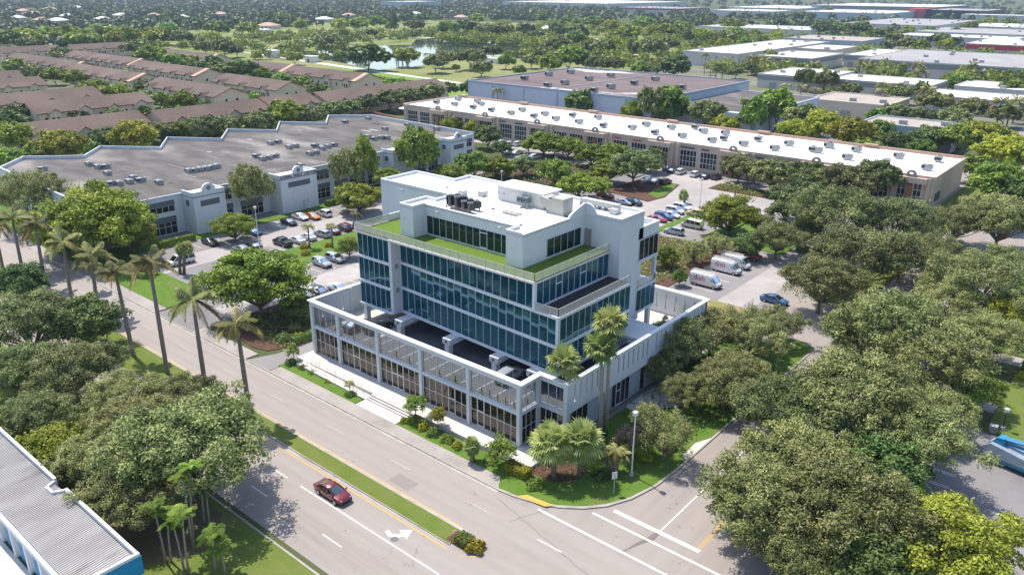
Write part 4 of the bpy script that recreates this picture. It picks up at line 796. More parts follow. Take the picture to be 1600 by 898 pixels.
 (-191.8, 129.9, 8.4, 1.25, 'grey rooftop air unit on the stepped grey roof, 24th from the left', 'air units on the stepped grey roof', 19),
 (-192.1, 132.2, 8.4, 1.25, 'grey rooftop air unit on the stepped grey roof, 25th from the left', 'air units on the stepped grey roof', 20),
 (-188.0, 116.8, 8.4, 1.25, 'grey rooftop air unit on the stepped grey roof, 18th from the left', 'air units on the stepped grey roof', 21),
 (-183.8, 115.8, 8.4, 1.25, 'grey rooftop air unit on the stepped grey roof, 19th from the left', 'air units on the stepped grey roof', 22),
 (-183.7, 117.8, 8.4, 1.25, 'grey rooftop air unit on the stepped grey roof, 20th from the left', 'air units on the stepped grey roof', 23),
 (-184.3, 120.1, 8.4, 1.25, 'grey rooftop air unit on the stepped grey roof, 22th from the left', 'air units on the stepped grey roof', 24),
 (-180.0, 128.2, 8.4, 1.25, 'grey rooftop air unit on the stepped grey roof, 27th from the left', 'air units on the stepped grey roof', 25),
 (-180.2, 130.4, 8.4, 1.25, 'grey rooftop air unit on the stepped grey roof, 29th from the left', 'air units on the stepped grey roof', 26),
 (-188.3, 136.1, 8.4, 1.25, 'grey rooftop air unit on the stepped grey roof, 28th from the left', 'air units on the stepped grey roof', 27),
 (-183.5, 135.0, 8.4, 1.25, 'grey rooftop air unit on the stepped grey roof, 30th from the left', 'air units on the stepped grey roof', 28),
 (-184.6, 137.8, 8.4, 1.25, 'grey rooftop air unit on the stepped grey roof, 31th from the left', 'air units on the stepped grey roof', 29),
 (-185.2, 140.5, 8.4, 1.25, 'grey rooftop air unit on the stepped grey roof, 32th from the left', 'air units on the stepped grey roof', 30),
 (-169.1, 117.4, 8.4, 1.25, 'grey rooftop air unit on the stepped grey roof, 26th from the left', 'air units on the stepped grey roof', 31),
 (-188.0, 155.3, 8.4, 1.25, 'grey rooftop air unit on the stepped grey roof, 34th from the left', 'air units on the stepped grey roof', 32),
 (-183.9, 154.3, 8.4, 1.25, 'grey rooftop air unit on the stepped grey roof, 36th from the left', 'air units on the stepped grey roof', 33),
 (-184.0, 156.9, 8.4, 1.25, 'grey rooftop air unit on the stepped grey roof, 37th from the left', 'air units on the stepped grey roof', 34),
 (-182.6, 158.2, 8.4, 1.25, 'grey rooftop air unit on the stepped grey roof, 39th from the left', 'air units on the stepped grey roof', 35),
 (-215.0, 168.4, 8.4, 1.25, 'grey rooftop air unit on the stepped grey roof, 33th from the left', 'air units on the stepped grey roof', 36),
 (-215.1, 178.4, 8.4, 1.25, 'grey rooftop air unit on the stepped grey roof, 35th from the left', 'air units on the stepped grey roof', 37),
 (-194.9, 168.2, 8.4, 1.25, 'grey rooftop air unit on the stepped grey roof, 38th from the left', 'air units on the stepped grey roof', 38),
 (-195.3, 178.3, 8.4, 1.25, 'grey rooftop air unit on the stepped grey roof, 40th from the left', 'air units on the stepped grey roof', 39),
 (-183.0, 169.8, 8.4, 1.25, 'grey rooftop air unit on the stepped grey roof, 41th from the left', 'air units on the stepped grey roof', 40),
 (-182.6, 179.2, 8.4, 1.25, 'grey rooftop air unit on the stepped grey roof, 42th from the left', 'air units on the stepped grey roof', 41)]
LAMPS=[
 (-38.67, 67.14, 8.19, 'white lamp post with lantern head on the corner lawn'),
 (-141.12, 85.98, 9.35, 'tall white lamp post in the west car park'),
 (-48.82, 155.4, 5.91, 'white lamp post standing among the oaks right of the vans'),
 (-76.65, 163.1, 3.49, 'lamp post before the umbrella-crowned tree in the east car park'),
 (-88.09, 177.5, 7.35, 'thin grey lamp post on the wide pale parking aisle'),
 (-136.1, 157.2, 5.58, 'white lamp post rising behind the glass tower roof'),
 (-123.89, 230.34, 4.17, 'thin lamp post close to the long tan facade'),
 (-8.58, 106.08, 2.93, 'short dark post lamp on the right lawn')]
HOUSES=[
 (-1658, 589, 10, 8, 4, 'p', 'pale pink-roofed house, leftmost beyond the tree belt'),
 (-1509, 551, 12, 10, 4, 'p', 'pink-roofed house right of the leftmost one beyond the tree belt'),
 (-1240, 462, 9, 7, 4, 'p', 'tan-roofed house just above the umbrella-crowned belt trees'),
 (-1205, 469, 12, 10, 4, 'w', 'grey-tan roofed house in the middle beyond the tree belt'),
 (-1360, 544, 9, 7, 4, 'w', 'bright white-roofed house in the middle beyond the tree belt'),
 (-1331, 464, 9, 7, 4, 'w', 'white-walled house at the left edge beyond the tree belt'),
 (-1207, 530, 10, 8, 4, 'w', 'pale-roofed house left of the white one beyond the tree belt'),
 (-1333, 615, 11, 9, 4, 'w', 'large white house beyond the tree belt'),
 (-1300, 652, 9, 7, 4, 'p', 'cream-roofed house right of the large white house'),
 (-1198, 646, 7, 6, 4, 'w', 'small white steep house beyond the tree belt'),
 (-1283, 760, 9, 7, 4, 'p', 'red-roofed house at the right end of the far houses'),
 (-1749, 670, 10, 8, 4, 'p', 'distant pink-roofed house above the leftmost group'),
 (-1807, 745, 10, 8, 4, 'w', 'distant pale-roofed house above the leftmost group'),
 (-998, 756, 11, 9, 4, 'w', 'long white-roofed house at the park edge above the lake'),
 (-889, 589, 11, 9, 4, 'p', 'tan-roofed low house left of the white park-edge house'),
 (-1067, 1004, 9, 7, 4, 'w', 'white-roofed house behind the dark conifer'),
 (-1096, 880, 9, 7, 4, 'p', 'tan-roofed house between the white house and the conifer'),
 (-914, 957, 9, 7, 4, 'p', 'low tan-roofed house above the lake'),
 (-599, 777, 9, 7, 4, 'w', 'cream-walled building right of the lake')]
PARKB=[
 (-621, 448, 5, 4, 5, 'white mausoleum block left of the tall open tree by the lake'),
 (-536, 356, 5, 3, 5, 'white mausoleum among shrubs at the left end of the lake'),
 (-484, 353, 4, 3, 4, 'grey-white mausoleum at the left lake shore'),
 (-386, 438, 6, 3, 3, 'low pale shelter right of the lake'),
 (-354, 651, 4, 3, 4, 'small white building in the park before the warehouses'),
 (-827, 541, 9, 5, 3, 'low pale chapel building left of the memorial field')]
GAZ=(-410, 372)
HAZE=.00009; SKY=.15; SUN=3.6; EXPO=.68
# ------------------------------------------------------------------ foliage
def unit(v): return v/np.maximum(np.linalg.norm(v,axis=-1,keepdims=True),1e-6)
def leaves(P, Nn, L, W, tint, r):
    """diamond leaves at points P with normals Nn"""
    n=len(P); t=unit(np.cross(Nn,r.normal(size=(n,3)))); b=np.cross(Nn,t)
    l=(L*r.uniform(.7,1.3,(n,1))); w=(W*r.uniform(.7,1.3,(n,1)))
    V=np.stack([P-t*l,P-b*w,P+t*l,P+b*w],1).reshape(-1,3)
    return V, np.arange(n*4).reshape(-1,4), tint
def crown_mesh(name, R, H, base, nclump, per, leaf, rc, flat, seed, m, aspect=.5, fill=.0, top=.0):
    r=np.random.default_rng(seed)
    zc=H*(1+base)/2; hz=H*(1-base)/2
    ang=r.uniform(0,2*PI,8)
    P=[];N=[];T=[];cl=[]
    for i in range(nclump):
        th=i*2.39996+r.uniform(-.4,.4); cz=1-1.55*(i+.5)/nclump       # upper shell mostly
        sz=math.sqrt(max(0,1-cz*cz)) if cz>-1 else 0
        lob=1+.16*math.sin(3*th+ang[0])+.10*math.sin(5*th+ang[1])
        f=r.uniform(.55,.98) if r.random()>fill else r.uniform(.2,.6)
        c=np.array([math.cos(th)*sz*R*f*lob, math.sin(th)*sz*R*f*lob, zc+cz*hz*f*(1+.10*r.normal())])
        rr=R*rc*r.uniform(.6,1.45); cl.append((c,rr))
        k=int(per*r.uniform(.7,1.3)); d=unit(r.normal(size=(k,3)))
        d[:,2]=np.where((d[:,2]<-.25)&(r.random(k)<.75),-d[:,2],d[:,2])
        rad=rr*r.uniform(.25,1,(k,1))**.45
        p=c+d*rad*np.array([1,1,flat])*(1+.18*r.normal(size=(k,1)))
        P.append(p); N.append(unit(d*.8+np.array([0,0,.55])+r.normal(size=(k,3))*.55))
        T.append(np.clip(r.normal(.42+r.normal()*.2,.32,k),0,1))
    P=np.concatenate(P);N=np.concatenate(N);T=np.concatenate(T)
    V,F,T=leaves(P,N,leaf,leaf*aspect,T,r); fm=np.zeros(len(F),int)
    if per>90 and R>4:                                    # bare twigs showing among the leaves
        k=260; ci=r.integers(0,len(cl),k); c0=np.array([cl[i][0] for i in ci]); rr=np.array([cl[i][1] for i in ci])[:,None]
        d=unit(r.normal(size=(k,3))+np.array([0,0,.35])); sd=unit(np.cross(d,r.normal(size=(k,3))))*.03
        a0=c0+d*rr*.3; e=c0+d*rr*r.uniform(.95,1.35,(k,1)); o=len(V)
        V=np.concatenate([V,np.stack([a0-sd,a0+sd,e+sd*.4,e-sd*.4],1).reshape(-1,3)]); F=np.concatenate([F,o+np.arange(k*4).reshape(-1,4)]); T=np.concatenate([T,np.zeros(k)]); fm=np.concatenate([fm,np.ones(k,int)])
    return fast_mesh(name,V,F,[m,m_twig],T,fm), cl
def trunk_mesh(name, H, base, cl, r0, seed, limbs=9, multi=1):
    mb=MB(); r=random.Random(seed)
    fork=H*base*.75
    for s in range(multi):
        a=r.uniform(0,6.28); ox,oy=(math.cos(a)*.5,math.sin(a)*.5) if multi>1 else (0,0)
        mb.tube([(ox*.3,oy*.3,-.1),(ox*.5,oy*.5,fork*.5),(ox+.1,oy-.1,fork)],[r0*1.25,r0,r0*.85],7)
    pick=sorted(cl,key=lambda c:r.random())[:limbs]
    for c,rr in pick:
        e=Vector(c); s0=Vector((0,0,fork*.92)); m=s0.lerp(e,.5)+Vector((0,0,-.06*H*r.random()))
        m.z=max(m.z,fork)
        mb.tube([s0,m,e],[r0*.6,r0*.34,r0*.10],5)
        for q in range(2):
            e2=e+Vector((r.uniform(-1,1),r.uniform(-1,1),r.uniform(-.3,.8)))*rr*.9
            mb.tube([m.lerp(e,.45),e2],[r0*.24,r0*.06],4)
    me=bpy.data.meshes.new(name); me.from_pydata(mb.v,[],mb.f); me.materials.append(m_trunk); me.update()
    return me
# shape: R,H,base, clumps, leaves, leaf, rc, flat, trunk radius, aspect
SH={'oak': (8,10.8,.30, 165,200,.20,.140,.75,.34,.45),
    'pale':(8,10.8,.28, 150,180,.20,.130,.85,.30,.38),
    'fic': (8,10.0,.17, 135,260,.23,.18,.50,.36,.62),
    'grn': (5,8.0,.22,  90,150,.21,.21,.80,.20,.60),
    'will':(5,8.5,.28,  85,95,.19,.17,1.15,.16,.36)}
SH['lime']=SH['grn'];SH['ylw']=SH['fic'];SH['dark']=SH['grn']
LOD={0:(1,1,1),1:(.72,.50,1.7),2:(.45,.20,3.3),3:(.32,.10,5.8)}
CROWN={}
def crown(kind, lod, var):
    base={'lime':'grn','dark':'grn','ylw':'fic'}.get(kind,kind)
    k=(base,lod,var%3 if lod<2 else var%4)
    var=k[2]
    if k not in CROWN:
        R,H,b,nc,per,leaf,rc,flat,tr,asp=SH[base]; a,bb,s=LOD[lod]
        sd=hash((len(base),ord(base[0]),lod,var))&0xffff
        ncl=max(10,int(nc*a)); per2=max(12,int(per*bb/a))
        if base=='grn' or base=='will': s=min(s,3.2)
        me,cl=crown_mesh(base+'_crown',R,H,b,ncl,per2,leaf*s,rc*(1/math.sqrt(a))**.55,flat,sd,KLEAF[base],asp+(.1 if lod else 0),fill=.12)
        tm=trunk_mesh(base+'_trunk',H,b,cl,tr,sd,22 if lod==0 else 12 if lod==1 else 4)
        CROWN[k]=(me,tm,R,H)
    return CROWN[k]
ORD='first second third fourth fifth sixth seventh eighth ninth tenth eleventh twelfth'.split()
def tree(x,y,R,H,kind,zi,od,dist,i):
    zone,group=ZONES[zi]; o=ORD[od-1] if od<=12 else str(od)+'th'
    label=f'{ADJ[kind]}, {o} from the left {zone}' if od else f'only {ADJ[kind]} {zone}'
    lod=0 if dist<178 else 1 if dist<280 else 2 if dist<520 else 3
    me,tm,R0,H0=crown(kind,lod,i)
    t=thing({'oak':'oak_tree','pale':'olive_oak_tree','fic':'ficus_tree','grn':'leafy_tree','lime':'lime_green_tree','ylw':'yellow_leaved_tree','dark':'dark_bushy_tree','will':'willowy_tree'}[kind],label,'tree',group,(x,y,0),(i*2.4)%6.28)
    for nm,m in (('trunk',tm),('crown',me)):
        o=bpy.data.objects.new(nm,m); C.objects.link(o); o.parent=t
        if nm=='crown' and kind in('lime','ylw','dark','pale'):
            o.material_slots[0].link='OBJECT'; o.material_slots[0].material=KLEAF[kind]
    t.scale=(R/R0,R/R0,H/H0); return t

# ------------------------------------------------------------------ palms
def frond_arrays(r, L, droop, az, el, z0, nleaf, ll, w):
    """pinnate frond: arched rachis with drooping leaflets both sides"""
    u=np.linspace(.08,1,nleaf); ca,sa=math.cos(az),math.sin(az)
    hor=L*np.sin(u*1.25)/1.25*math.cos(el)*1.05; ver=z0+L*u*math.sin(el)-droop*L*u**2
    side=np.array([-sa,ca,0]); P=[];F=[]
    for s in (-1,1):
        for k in range(nleaf):
            b=np.array([ca*hor[k],sa*hor[k],ver[k]])
            le=ll*(math.sin(PI*min(1,u[k]*.85+.12)))*r.uniform(.85,1.1)
            d=side*s*.8+np.array([ca,sa,0])*.45+np.array([0,0,-.35-.3*r.random()]); d/=np.linalg.norm(d)
            wv=np.array([ca,sa,.2])*w
            i=len(P); P+= [b-wv*.5,b+wv*.5,b+d*le+wv*.2,b+d*le-wv*.2]; F.append((i,i+1,i+2,i+3))
    for k in range(nleaf-1):
        a=np.array([ca*hor[k],sa*hor[k],ver[k]]); b=np.array([ca*hor[k+1],sa*hor[k+1],ver[k+1]]); i=len(P)
        P+=[a-side*.05,a+side*.05,b+side*.04,b-side*.04]; F.append((i,i+1,i+2,i+3))
    return P,F
def fan_arrays(r, az, el, pet, rad, droop, z0, nseg):
    ca,sa=math.cos(az),math.sin(az); d=np.array([ca*math.cos(el),sa*math.cos(el),math.sin(el)]); side=np.array([-sa,ca,0]); up=np.cross(d,side)*-1
    h=np.array([0,0,z0])+d*pet-np.array([0,0,droop*pet*.5]); P=[];F=[]
    P+=[np.array([0,0,z0])-side*.04,np.array([0,0,z0])+side*.04,h+side*.03,h-side*.03]; F.append((0,1,2,3))
    for k in range(nseg):
        a=(k/(nseg-1)-.5)*4.0
        q=d*math.cos(a)+side*math.sin(a); q=q+np.array([0,0,-droop*.8*abs(math.sin(a))-.12]); q/=np.linalg.norm(q)
        p=np.cross(q,up); p/=max(np.linalg.norm(p),1e-6); w=rad*2.1/nseg; le=rad*r.uniform(.85,1.1)*(1-.12*abs(a)/2)
        m=h+q*le*.55; e=h+q*le-np.array([0,0,droop*rad*.5])
        i=len(P); P+=[h,m+p*w*.62,e,m-p*w*.62]; F.append((i,i+1,i+2,i+3))
    return P,F
PAL={}
def palm_proto(kind, var):
    k=(kind,var)
    if k in PAL: return PAL[k]
    r=np.random.default_rng(50+var*7+len(kind)); V=[];F=[];T=[];dead=[]
    def put(P,Fc,t,dd=0):
        o=len(V); V.extend(P); F.extend([tuple(i+o for i in f) for f in Fc]); T.extend([t]*len(Fc)); dead.extend([dd]*len(Fc))
    if kind in('royal','queen','areca'):
        n,L,dr,ll,nl={'royal':(19,4.3,.50,1.0,30),'queen':(16,3.2,.60,.8,18),'areca':(11,2.9,.55,.75,16)}[kind]
        for i in range(n):
            el=(r.uniform(-.55,1.15) if kind=='royal' else r.uniform(-.15,.75)) if kind!='areca' else r.uniform(.1,.95)
            put(*frond_arrays(r,L*r.uniform(.85,1.1),dr*r.uniform(.7,1.15),i*2.4+r.uniform(-.3,.3),el,0,nl,ll,.17 if kind!='areca' else .2),float(np.clip(r.normal(.45,.3),0,1)), 1 if (el<-.2 and r.random()<.7) else 0)
    else:
        n,pet,rad,ns={'wash':(26,1.35,1.2,13),'sabal':(46,1.6,1.35,17)}[kind]
        for i in range(n):
            el=1.3-(1.65 if kind=='wash' else 2.0)*(i+.5)/n+r.uniform(-.12,.12)
            put(*fan_arrays(r,i*2.4,el,pet*r.uniform(.8,1.1),rad*r.uniform(.85,1.1),.25+.35*(i/n),0,ns),float(np.clip(r.normal(.6-.35*i/n,.22),0,1)),0)
    m={'royal':L_PALM,'queen':L_PALM,'areca':L_GRN,'wash':L_FAN,'sabal':L_FAN}[kind]
    me=fast_mesh(kind+'_fronds',np.array(V),np.array(F),[m,m_thatch],np.array(T),np.array(dead))
    PAL[k]=me; return me
def palm(x,y,h,dx,dy,kind,label,group,sc,i):
    t=thing({'royal':'royal_palm','queen':'feather_palm','areca':'slim_palm','wash':'skirted_fan_palm','sabal':'fan_palm'}[kind],label,'palm tree',group,(x,y,0),0)
    top=Vector((dx,dy,h)); mb=MB()
    r0,r1={'royal':(.36,.24),'queen':(.2,.15),'areca':(.10,.07),'wash':(.26,.17),'sabal':(.28,.26)}[kind]
    if kind=='royal':
        tt=top.lerp(Vector((0,0,0)),.13)
        mb.tube([(0,0,-.1),(0,0,.5),(dx*.3,dy*.3,h*.35),(dx*.6,dy*.6,h*.6),tt],[.44,.31,.31,.28,.21],10)
        mb.build('trunk',m_ptrunk,t,True)
        s=MB(); s.tube([tt,tt.lerp(top,.4),top],[.2,.17,.08],8); s.build('crownshaft',m_shaft,t,True)
    else:
        mb.tube([(0,0,-.1),(dx*.2,dy*.2,h*.35),(dx*.55,dy*.55,h*.7),top],[r0*1.25,r0,(r0+r1)/2,r1],8)
        mb.build('trunk',m_ptrunk2 if kind in('areca','wash') else m_trunk if kind=='sabal' else m_ptrunk,t,True)
    if kind=='wash':
        r=np.random.default_rng(i); V=[];F=[]
        for k in range(110):
            a=r.uniform(0,6.28); z=-r.uniform(.0,1.3)*.9; rr=.2+.26*(1+z/1.6); c=np.array([math.cos(a)*rr*.5,math.sin(a)*rr*.5,z]); sd=np.array([-math.sin(a),math.cos(a),0])*.22
            e=np.array([math.cos(a)*rr,math.sin(a)*rr,z-.95]); q=len(V); V+=[c-sd,c+sd,e+sd*.5,e-sd*.5]; F.append((q,q+1,q+2,q+3))
        sk=bpy.data.objects.new('dead_skirt',fast_mesh('skirt',np.array(V),np.array(F),[m_thatch])); C.objects.link(sk); sk.parent=t; sk.location=top
    o=bpy.data.objects.new('fronds',palm_proto(kind,i%4)); C.objects.link(o); o.parent=t; o.location=top; o.rotation_euler=(0,0,i*1.7)
    s=sc*(1.02 if kind=='wash' else 1.3 if 'far' in group else 1)*(.88+.24*((i*37)%10)/10 if kind=='royal' else 1)
    o.scale=(s,s,s); return t

def bush_mesh(name, R, H, n, leaf, m, seed, boxy=None):
    r=np.random.default_rng(seed)
    if boxy:                                              # clipped hedge: leaves over a box
        lx,ly,lz=boxy; A=np.array([lx*ly,lx*lz,lx*lz,ly*lz,ly*lz]); A=A/A.sum()
        s=r.choice(5,n,p=A); u=r.uniform(-.5,.5,n); v=r.uniform(-.5,.5,n); P=np.zeros((n,3)); N=np.zeros((n,3))
        P[:,0]=np.where(s<3,u*lx,np.where(s==3,-lx/2,lx/2)); P[:,1]=np.where(s==0,v*ly,np.where(s==1,-ly/2,np.where(s==2,ly/2,u*ly)))
        P[:,2]=np.where(s==0,lz,(v+.5)*lz)
        N[s==0]=(0,0,1);N[s==1]=(0,-1,0);N[s==2]=(0,1,0);N[s==3]=(-1,0,0);N[s==4]=(1,0,0)
        P+=r.normal(size=(n,3))*.06; N=unit(N+r.normal(size=(n,3))*.5)
    else:
        d=unit(r.normal(size=(n,3))); d[:,2]=np.abs(d[:,2]); lob=1+.2*np.sin(4*np.arctan2(d[:,1],d[:,0])+seed)
        P=d*np.array([R,R,H])*(r.uniform(.35,1,(n,1))**.4)*lob[:,None]; P[:,2]+=.05; N=unit(d+r.normal(size=(n,3))*.6)
    V,F,T=leaves(P,N,leaf,leaf*.6,np.clip(r.normal(.5,.28,n),0,1),r)
    return fast_mesh(name,V,F,[m],T)
BUSH={}
def bush(x,y,R,H,m,label,group='shrubs',name='shrub',seed=1,n=None,z=0):
    k=(round(R,1),round(H,1),m.name,seed%3)
    if k not in BUSH: BUSH[k]=bush_mesh('shrub',R,H,n or int(500*R*max(R,H)),.13 if R>.6 else .09,m,seed%3+int(R*10))
    o=bpy.data.objects.new(name,BUSH[k]); C.objects.link(o); o.location=(x,y,z); o.rotation_euler=(0,0,seed)
    return tag(o,label,'shrub',group)
def hedge(x0,x1,y0,y1,h,m,label,seed=1,dens=70,z=0,leaf=.11):
    lx,ly=x1-x0,y1-y0
    o=bpy.data.objects.new('hedge',bush_mesh('hedge',0,0,int(dens*(lx*ly+2*h*(lx+ly))),leaf,m,seed,(lx,ly,h))); C.objects.link(o)
    o.location=((x0+x1)/2,(y0+y1)/2,z); return tag(o,label,'hedge')

# ------------------------------------------------------------------ vehicles
def carpaint(col):
    c={'maroon':(.15,.009,.017),'red':(.38,.02,.025),'white':(.76,.76,.76),'black':(.012,.012,.014),'dark':(.03,.032,.036),'silver':(.42,.44,.46),'blue':(.03,.11,.24),'orange':(.75,.22,.02),'yellow':(.72,.55,.20),'tan':(.50,.47,.40)}[col]
    return mat('car paint '+col,c,.28,spec=.6,coat=.7,metal=.25 if col in('silver','maroon','dark') else 0)
def ring(x,zb,zt,w): return [(x,-w*.86,zb),(x,-w,zb+.2),(x,-w,zt-.2),(x,-w*.94,zt-.05),(x,-w*.6,zt),(x,w*.6,zt),(x,w*.94,zt-.05),(x,w,zt-.2),(x,w,zb+.2),(x,w*.86,zb)]
def cring(x,zb,zt,wb,wt): return [(x,-wb,zb),(x,-wt,zt-.06),(x,-wt*.78,zt),(x,wt*.78,zt),(x,wt,zt-.06),(x,wb,zb)]
CARK={
 'sedan':dict(body=[(-2.42,.48,.78,.66),(-2.32,.3,.95,.82),(-1.75,.24,1.0,.90),(-.9,.22,.96,.92),(.4,.22,.94,.92),(1.15,.22,.93,.91),(1.85,.25,.84,.88),(2.28,.32,.70,.80),(2.42,.42,.6,.66)],
   cab=[(-1.85,.97,.985,.78,.70),(-1.0,.95,1.36,.86,.62),(-.45,.94,1.44,.86,.64),(.15,.93,1.43,.86,.63),(1.2,.92,.94,.80,.70)],roof=[(-1.02,1.35,1.38,.60),(-.45,1.40,1.465,.63),(.15,1.39,1.455,.62),(.3,1.33,1.38,.6)],wx=(-1.42,1.45),wr=.33,hl=.64,tl=.82,pil=[(-1.05,1.37,.6,-1.75,.98,.8),(-.35,1.43,.64,-.3,.95,.875),(.18,1.42,.62,1.15,.94,.8)]),
 'suv':dict(body=[(-2.3,.5,.95,.72),(-2.2,.32,1.1,.88),(-1.6,.28,1.1,.93),(0,.27,1.08,.94),(1.1,.27,1.08,.93),(1.8,.3,1.0,.90),(2.2,.35,.85,.84),(2.32,.45,.7,.7)],
   cab=[(-2.22,1.06,1.08,.84,.74),(-1.95,1.06,1.62,.88,.70),(-.6,1.06,1.73,.9,.72),(.2,1.05,1.70,.9,.71),(1.15,1.05,1.07,.84,.76)],roof=[(-2.0,1.60,1.66,.68),(-.6,1.70,1.76,.71),(.2,1.66,1.73,.7),(.35,1.6,1.65,.68)],wx=(-1.38,1.42),wr=.37,hl=.8,tl=.98,pil=[(-1.97,1.64,.7,-2.15,1.08,.86),(-.5,1.72,.72,-.45,1.07,.91),(.22,1.69,.71,1.1,1.07,.85)]),
 'pickup':dict(body=[(-2.8,.5,1.0,.80),(-2.7,.4,1.12,.92),(-1,.34,1.12,.95),(.9,.34,1.12,.95),(1.9,.36,1.08,.94),(2.5,.4,.98,.9),(2.68,.5,.8,.78)],
   cab=[(-1.05,1.1,1.12,.88,.76),(-.85,1.1,1.72,.9,.72),(0,1.1,1.80,.9,.74),(.7,1.1,1.77,.9,.73),(1.55,1.1,1.12,.86,.78)],roof=[(-.9,1.70,1.75,.7),(0,1.77,1.83,.73),(.7,1.74,1.8,.72),(.85,1.68,1.72,.7)],wx=(-1.75,1.75),wr=.42,hl=.9,tl=1.0,pil=[(-.88,1.74,.72,-1.0,1.12,.9),(0,1.79,.74,.05,1.12,.92),(.72,1.76,.73,1.5,1.12,.88)],bed=1),
 'van':dict(body=[(-2.6,.5,1.1,.86),(-2.5,.34,1.16,.96),(0,.3,1.16,.97),(1.5,.3,1.14,.96),(2.2,.34,1.05,.92),(2.5,.4,.9,.82)],
   cab=[(-2.54,1.12,1.14,.92,.84),(-2.4,1.12,1.95,.94,.82),(-.5,1.12,2.06,.95,.83),(.9,1.12,2.02,.95,.82),(1.9,1.12,1.14,.9,.8)],roof=[(-2.44,1.9,1.99,.8),(-.5,2.0,2.1,.82),(.9,1.96,2.06,.81),(1.05,1.9,1.95,.79)],wx=(-1.6,1.6),wr=.37,hl=.85,tl=1.1,pil=[(-2.42,1.97,.82,-2.5,1.14,.93),(-1.2,2.03,.83,-1.2,1.14,.96),(0,2.04,.83,0,1.14,.96),(.92,2.01,.82,1.85,1.14,.91)]),
 'workvan':dict(body=[(-2.95,.5,2.3,.86),(-2.9,.34,2.44,.96),(-1,.32,2.5,.98),(1.0,.32,2.46,.98),(1.55,.32,2.2,.96),(1.95,.34,1.55,.95),(2.5,.38,1.12,.92),(2.8,.42,.9,.84),(2.9,.5,.75,.72)],
   cab=[(1.3,1.5,1.75,.985,.985),(1.5,1.45,2.2,.975,.92),(1.66,1.4,2.12,.975,.9),(2.34,1.3,1.34,.9,.8)],roof=None,wx=(-1.75,1.95),wr=.36,hl=.95,tl=1.3,pil=[])}
def text_obj(name,fc,parent):
    o=bpy.data.objects.new(name,fc); C.objects.link(o); bpy.context.view_layer.update()
    me=bpy.data.meshes.new_from_object(o.evaluated_get(bpy.context.evaluated_depsgraph_get())); mt=fc.materials[0]
    bpy.data.objects.remove(o); me.materials.clear(); me.materials.append(mt)
    o=bpy.data.objects.new(name,me); C.objects.link(o); o.parent=parent; return o
PROTO={}; USED=set()
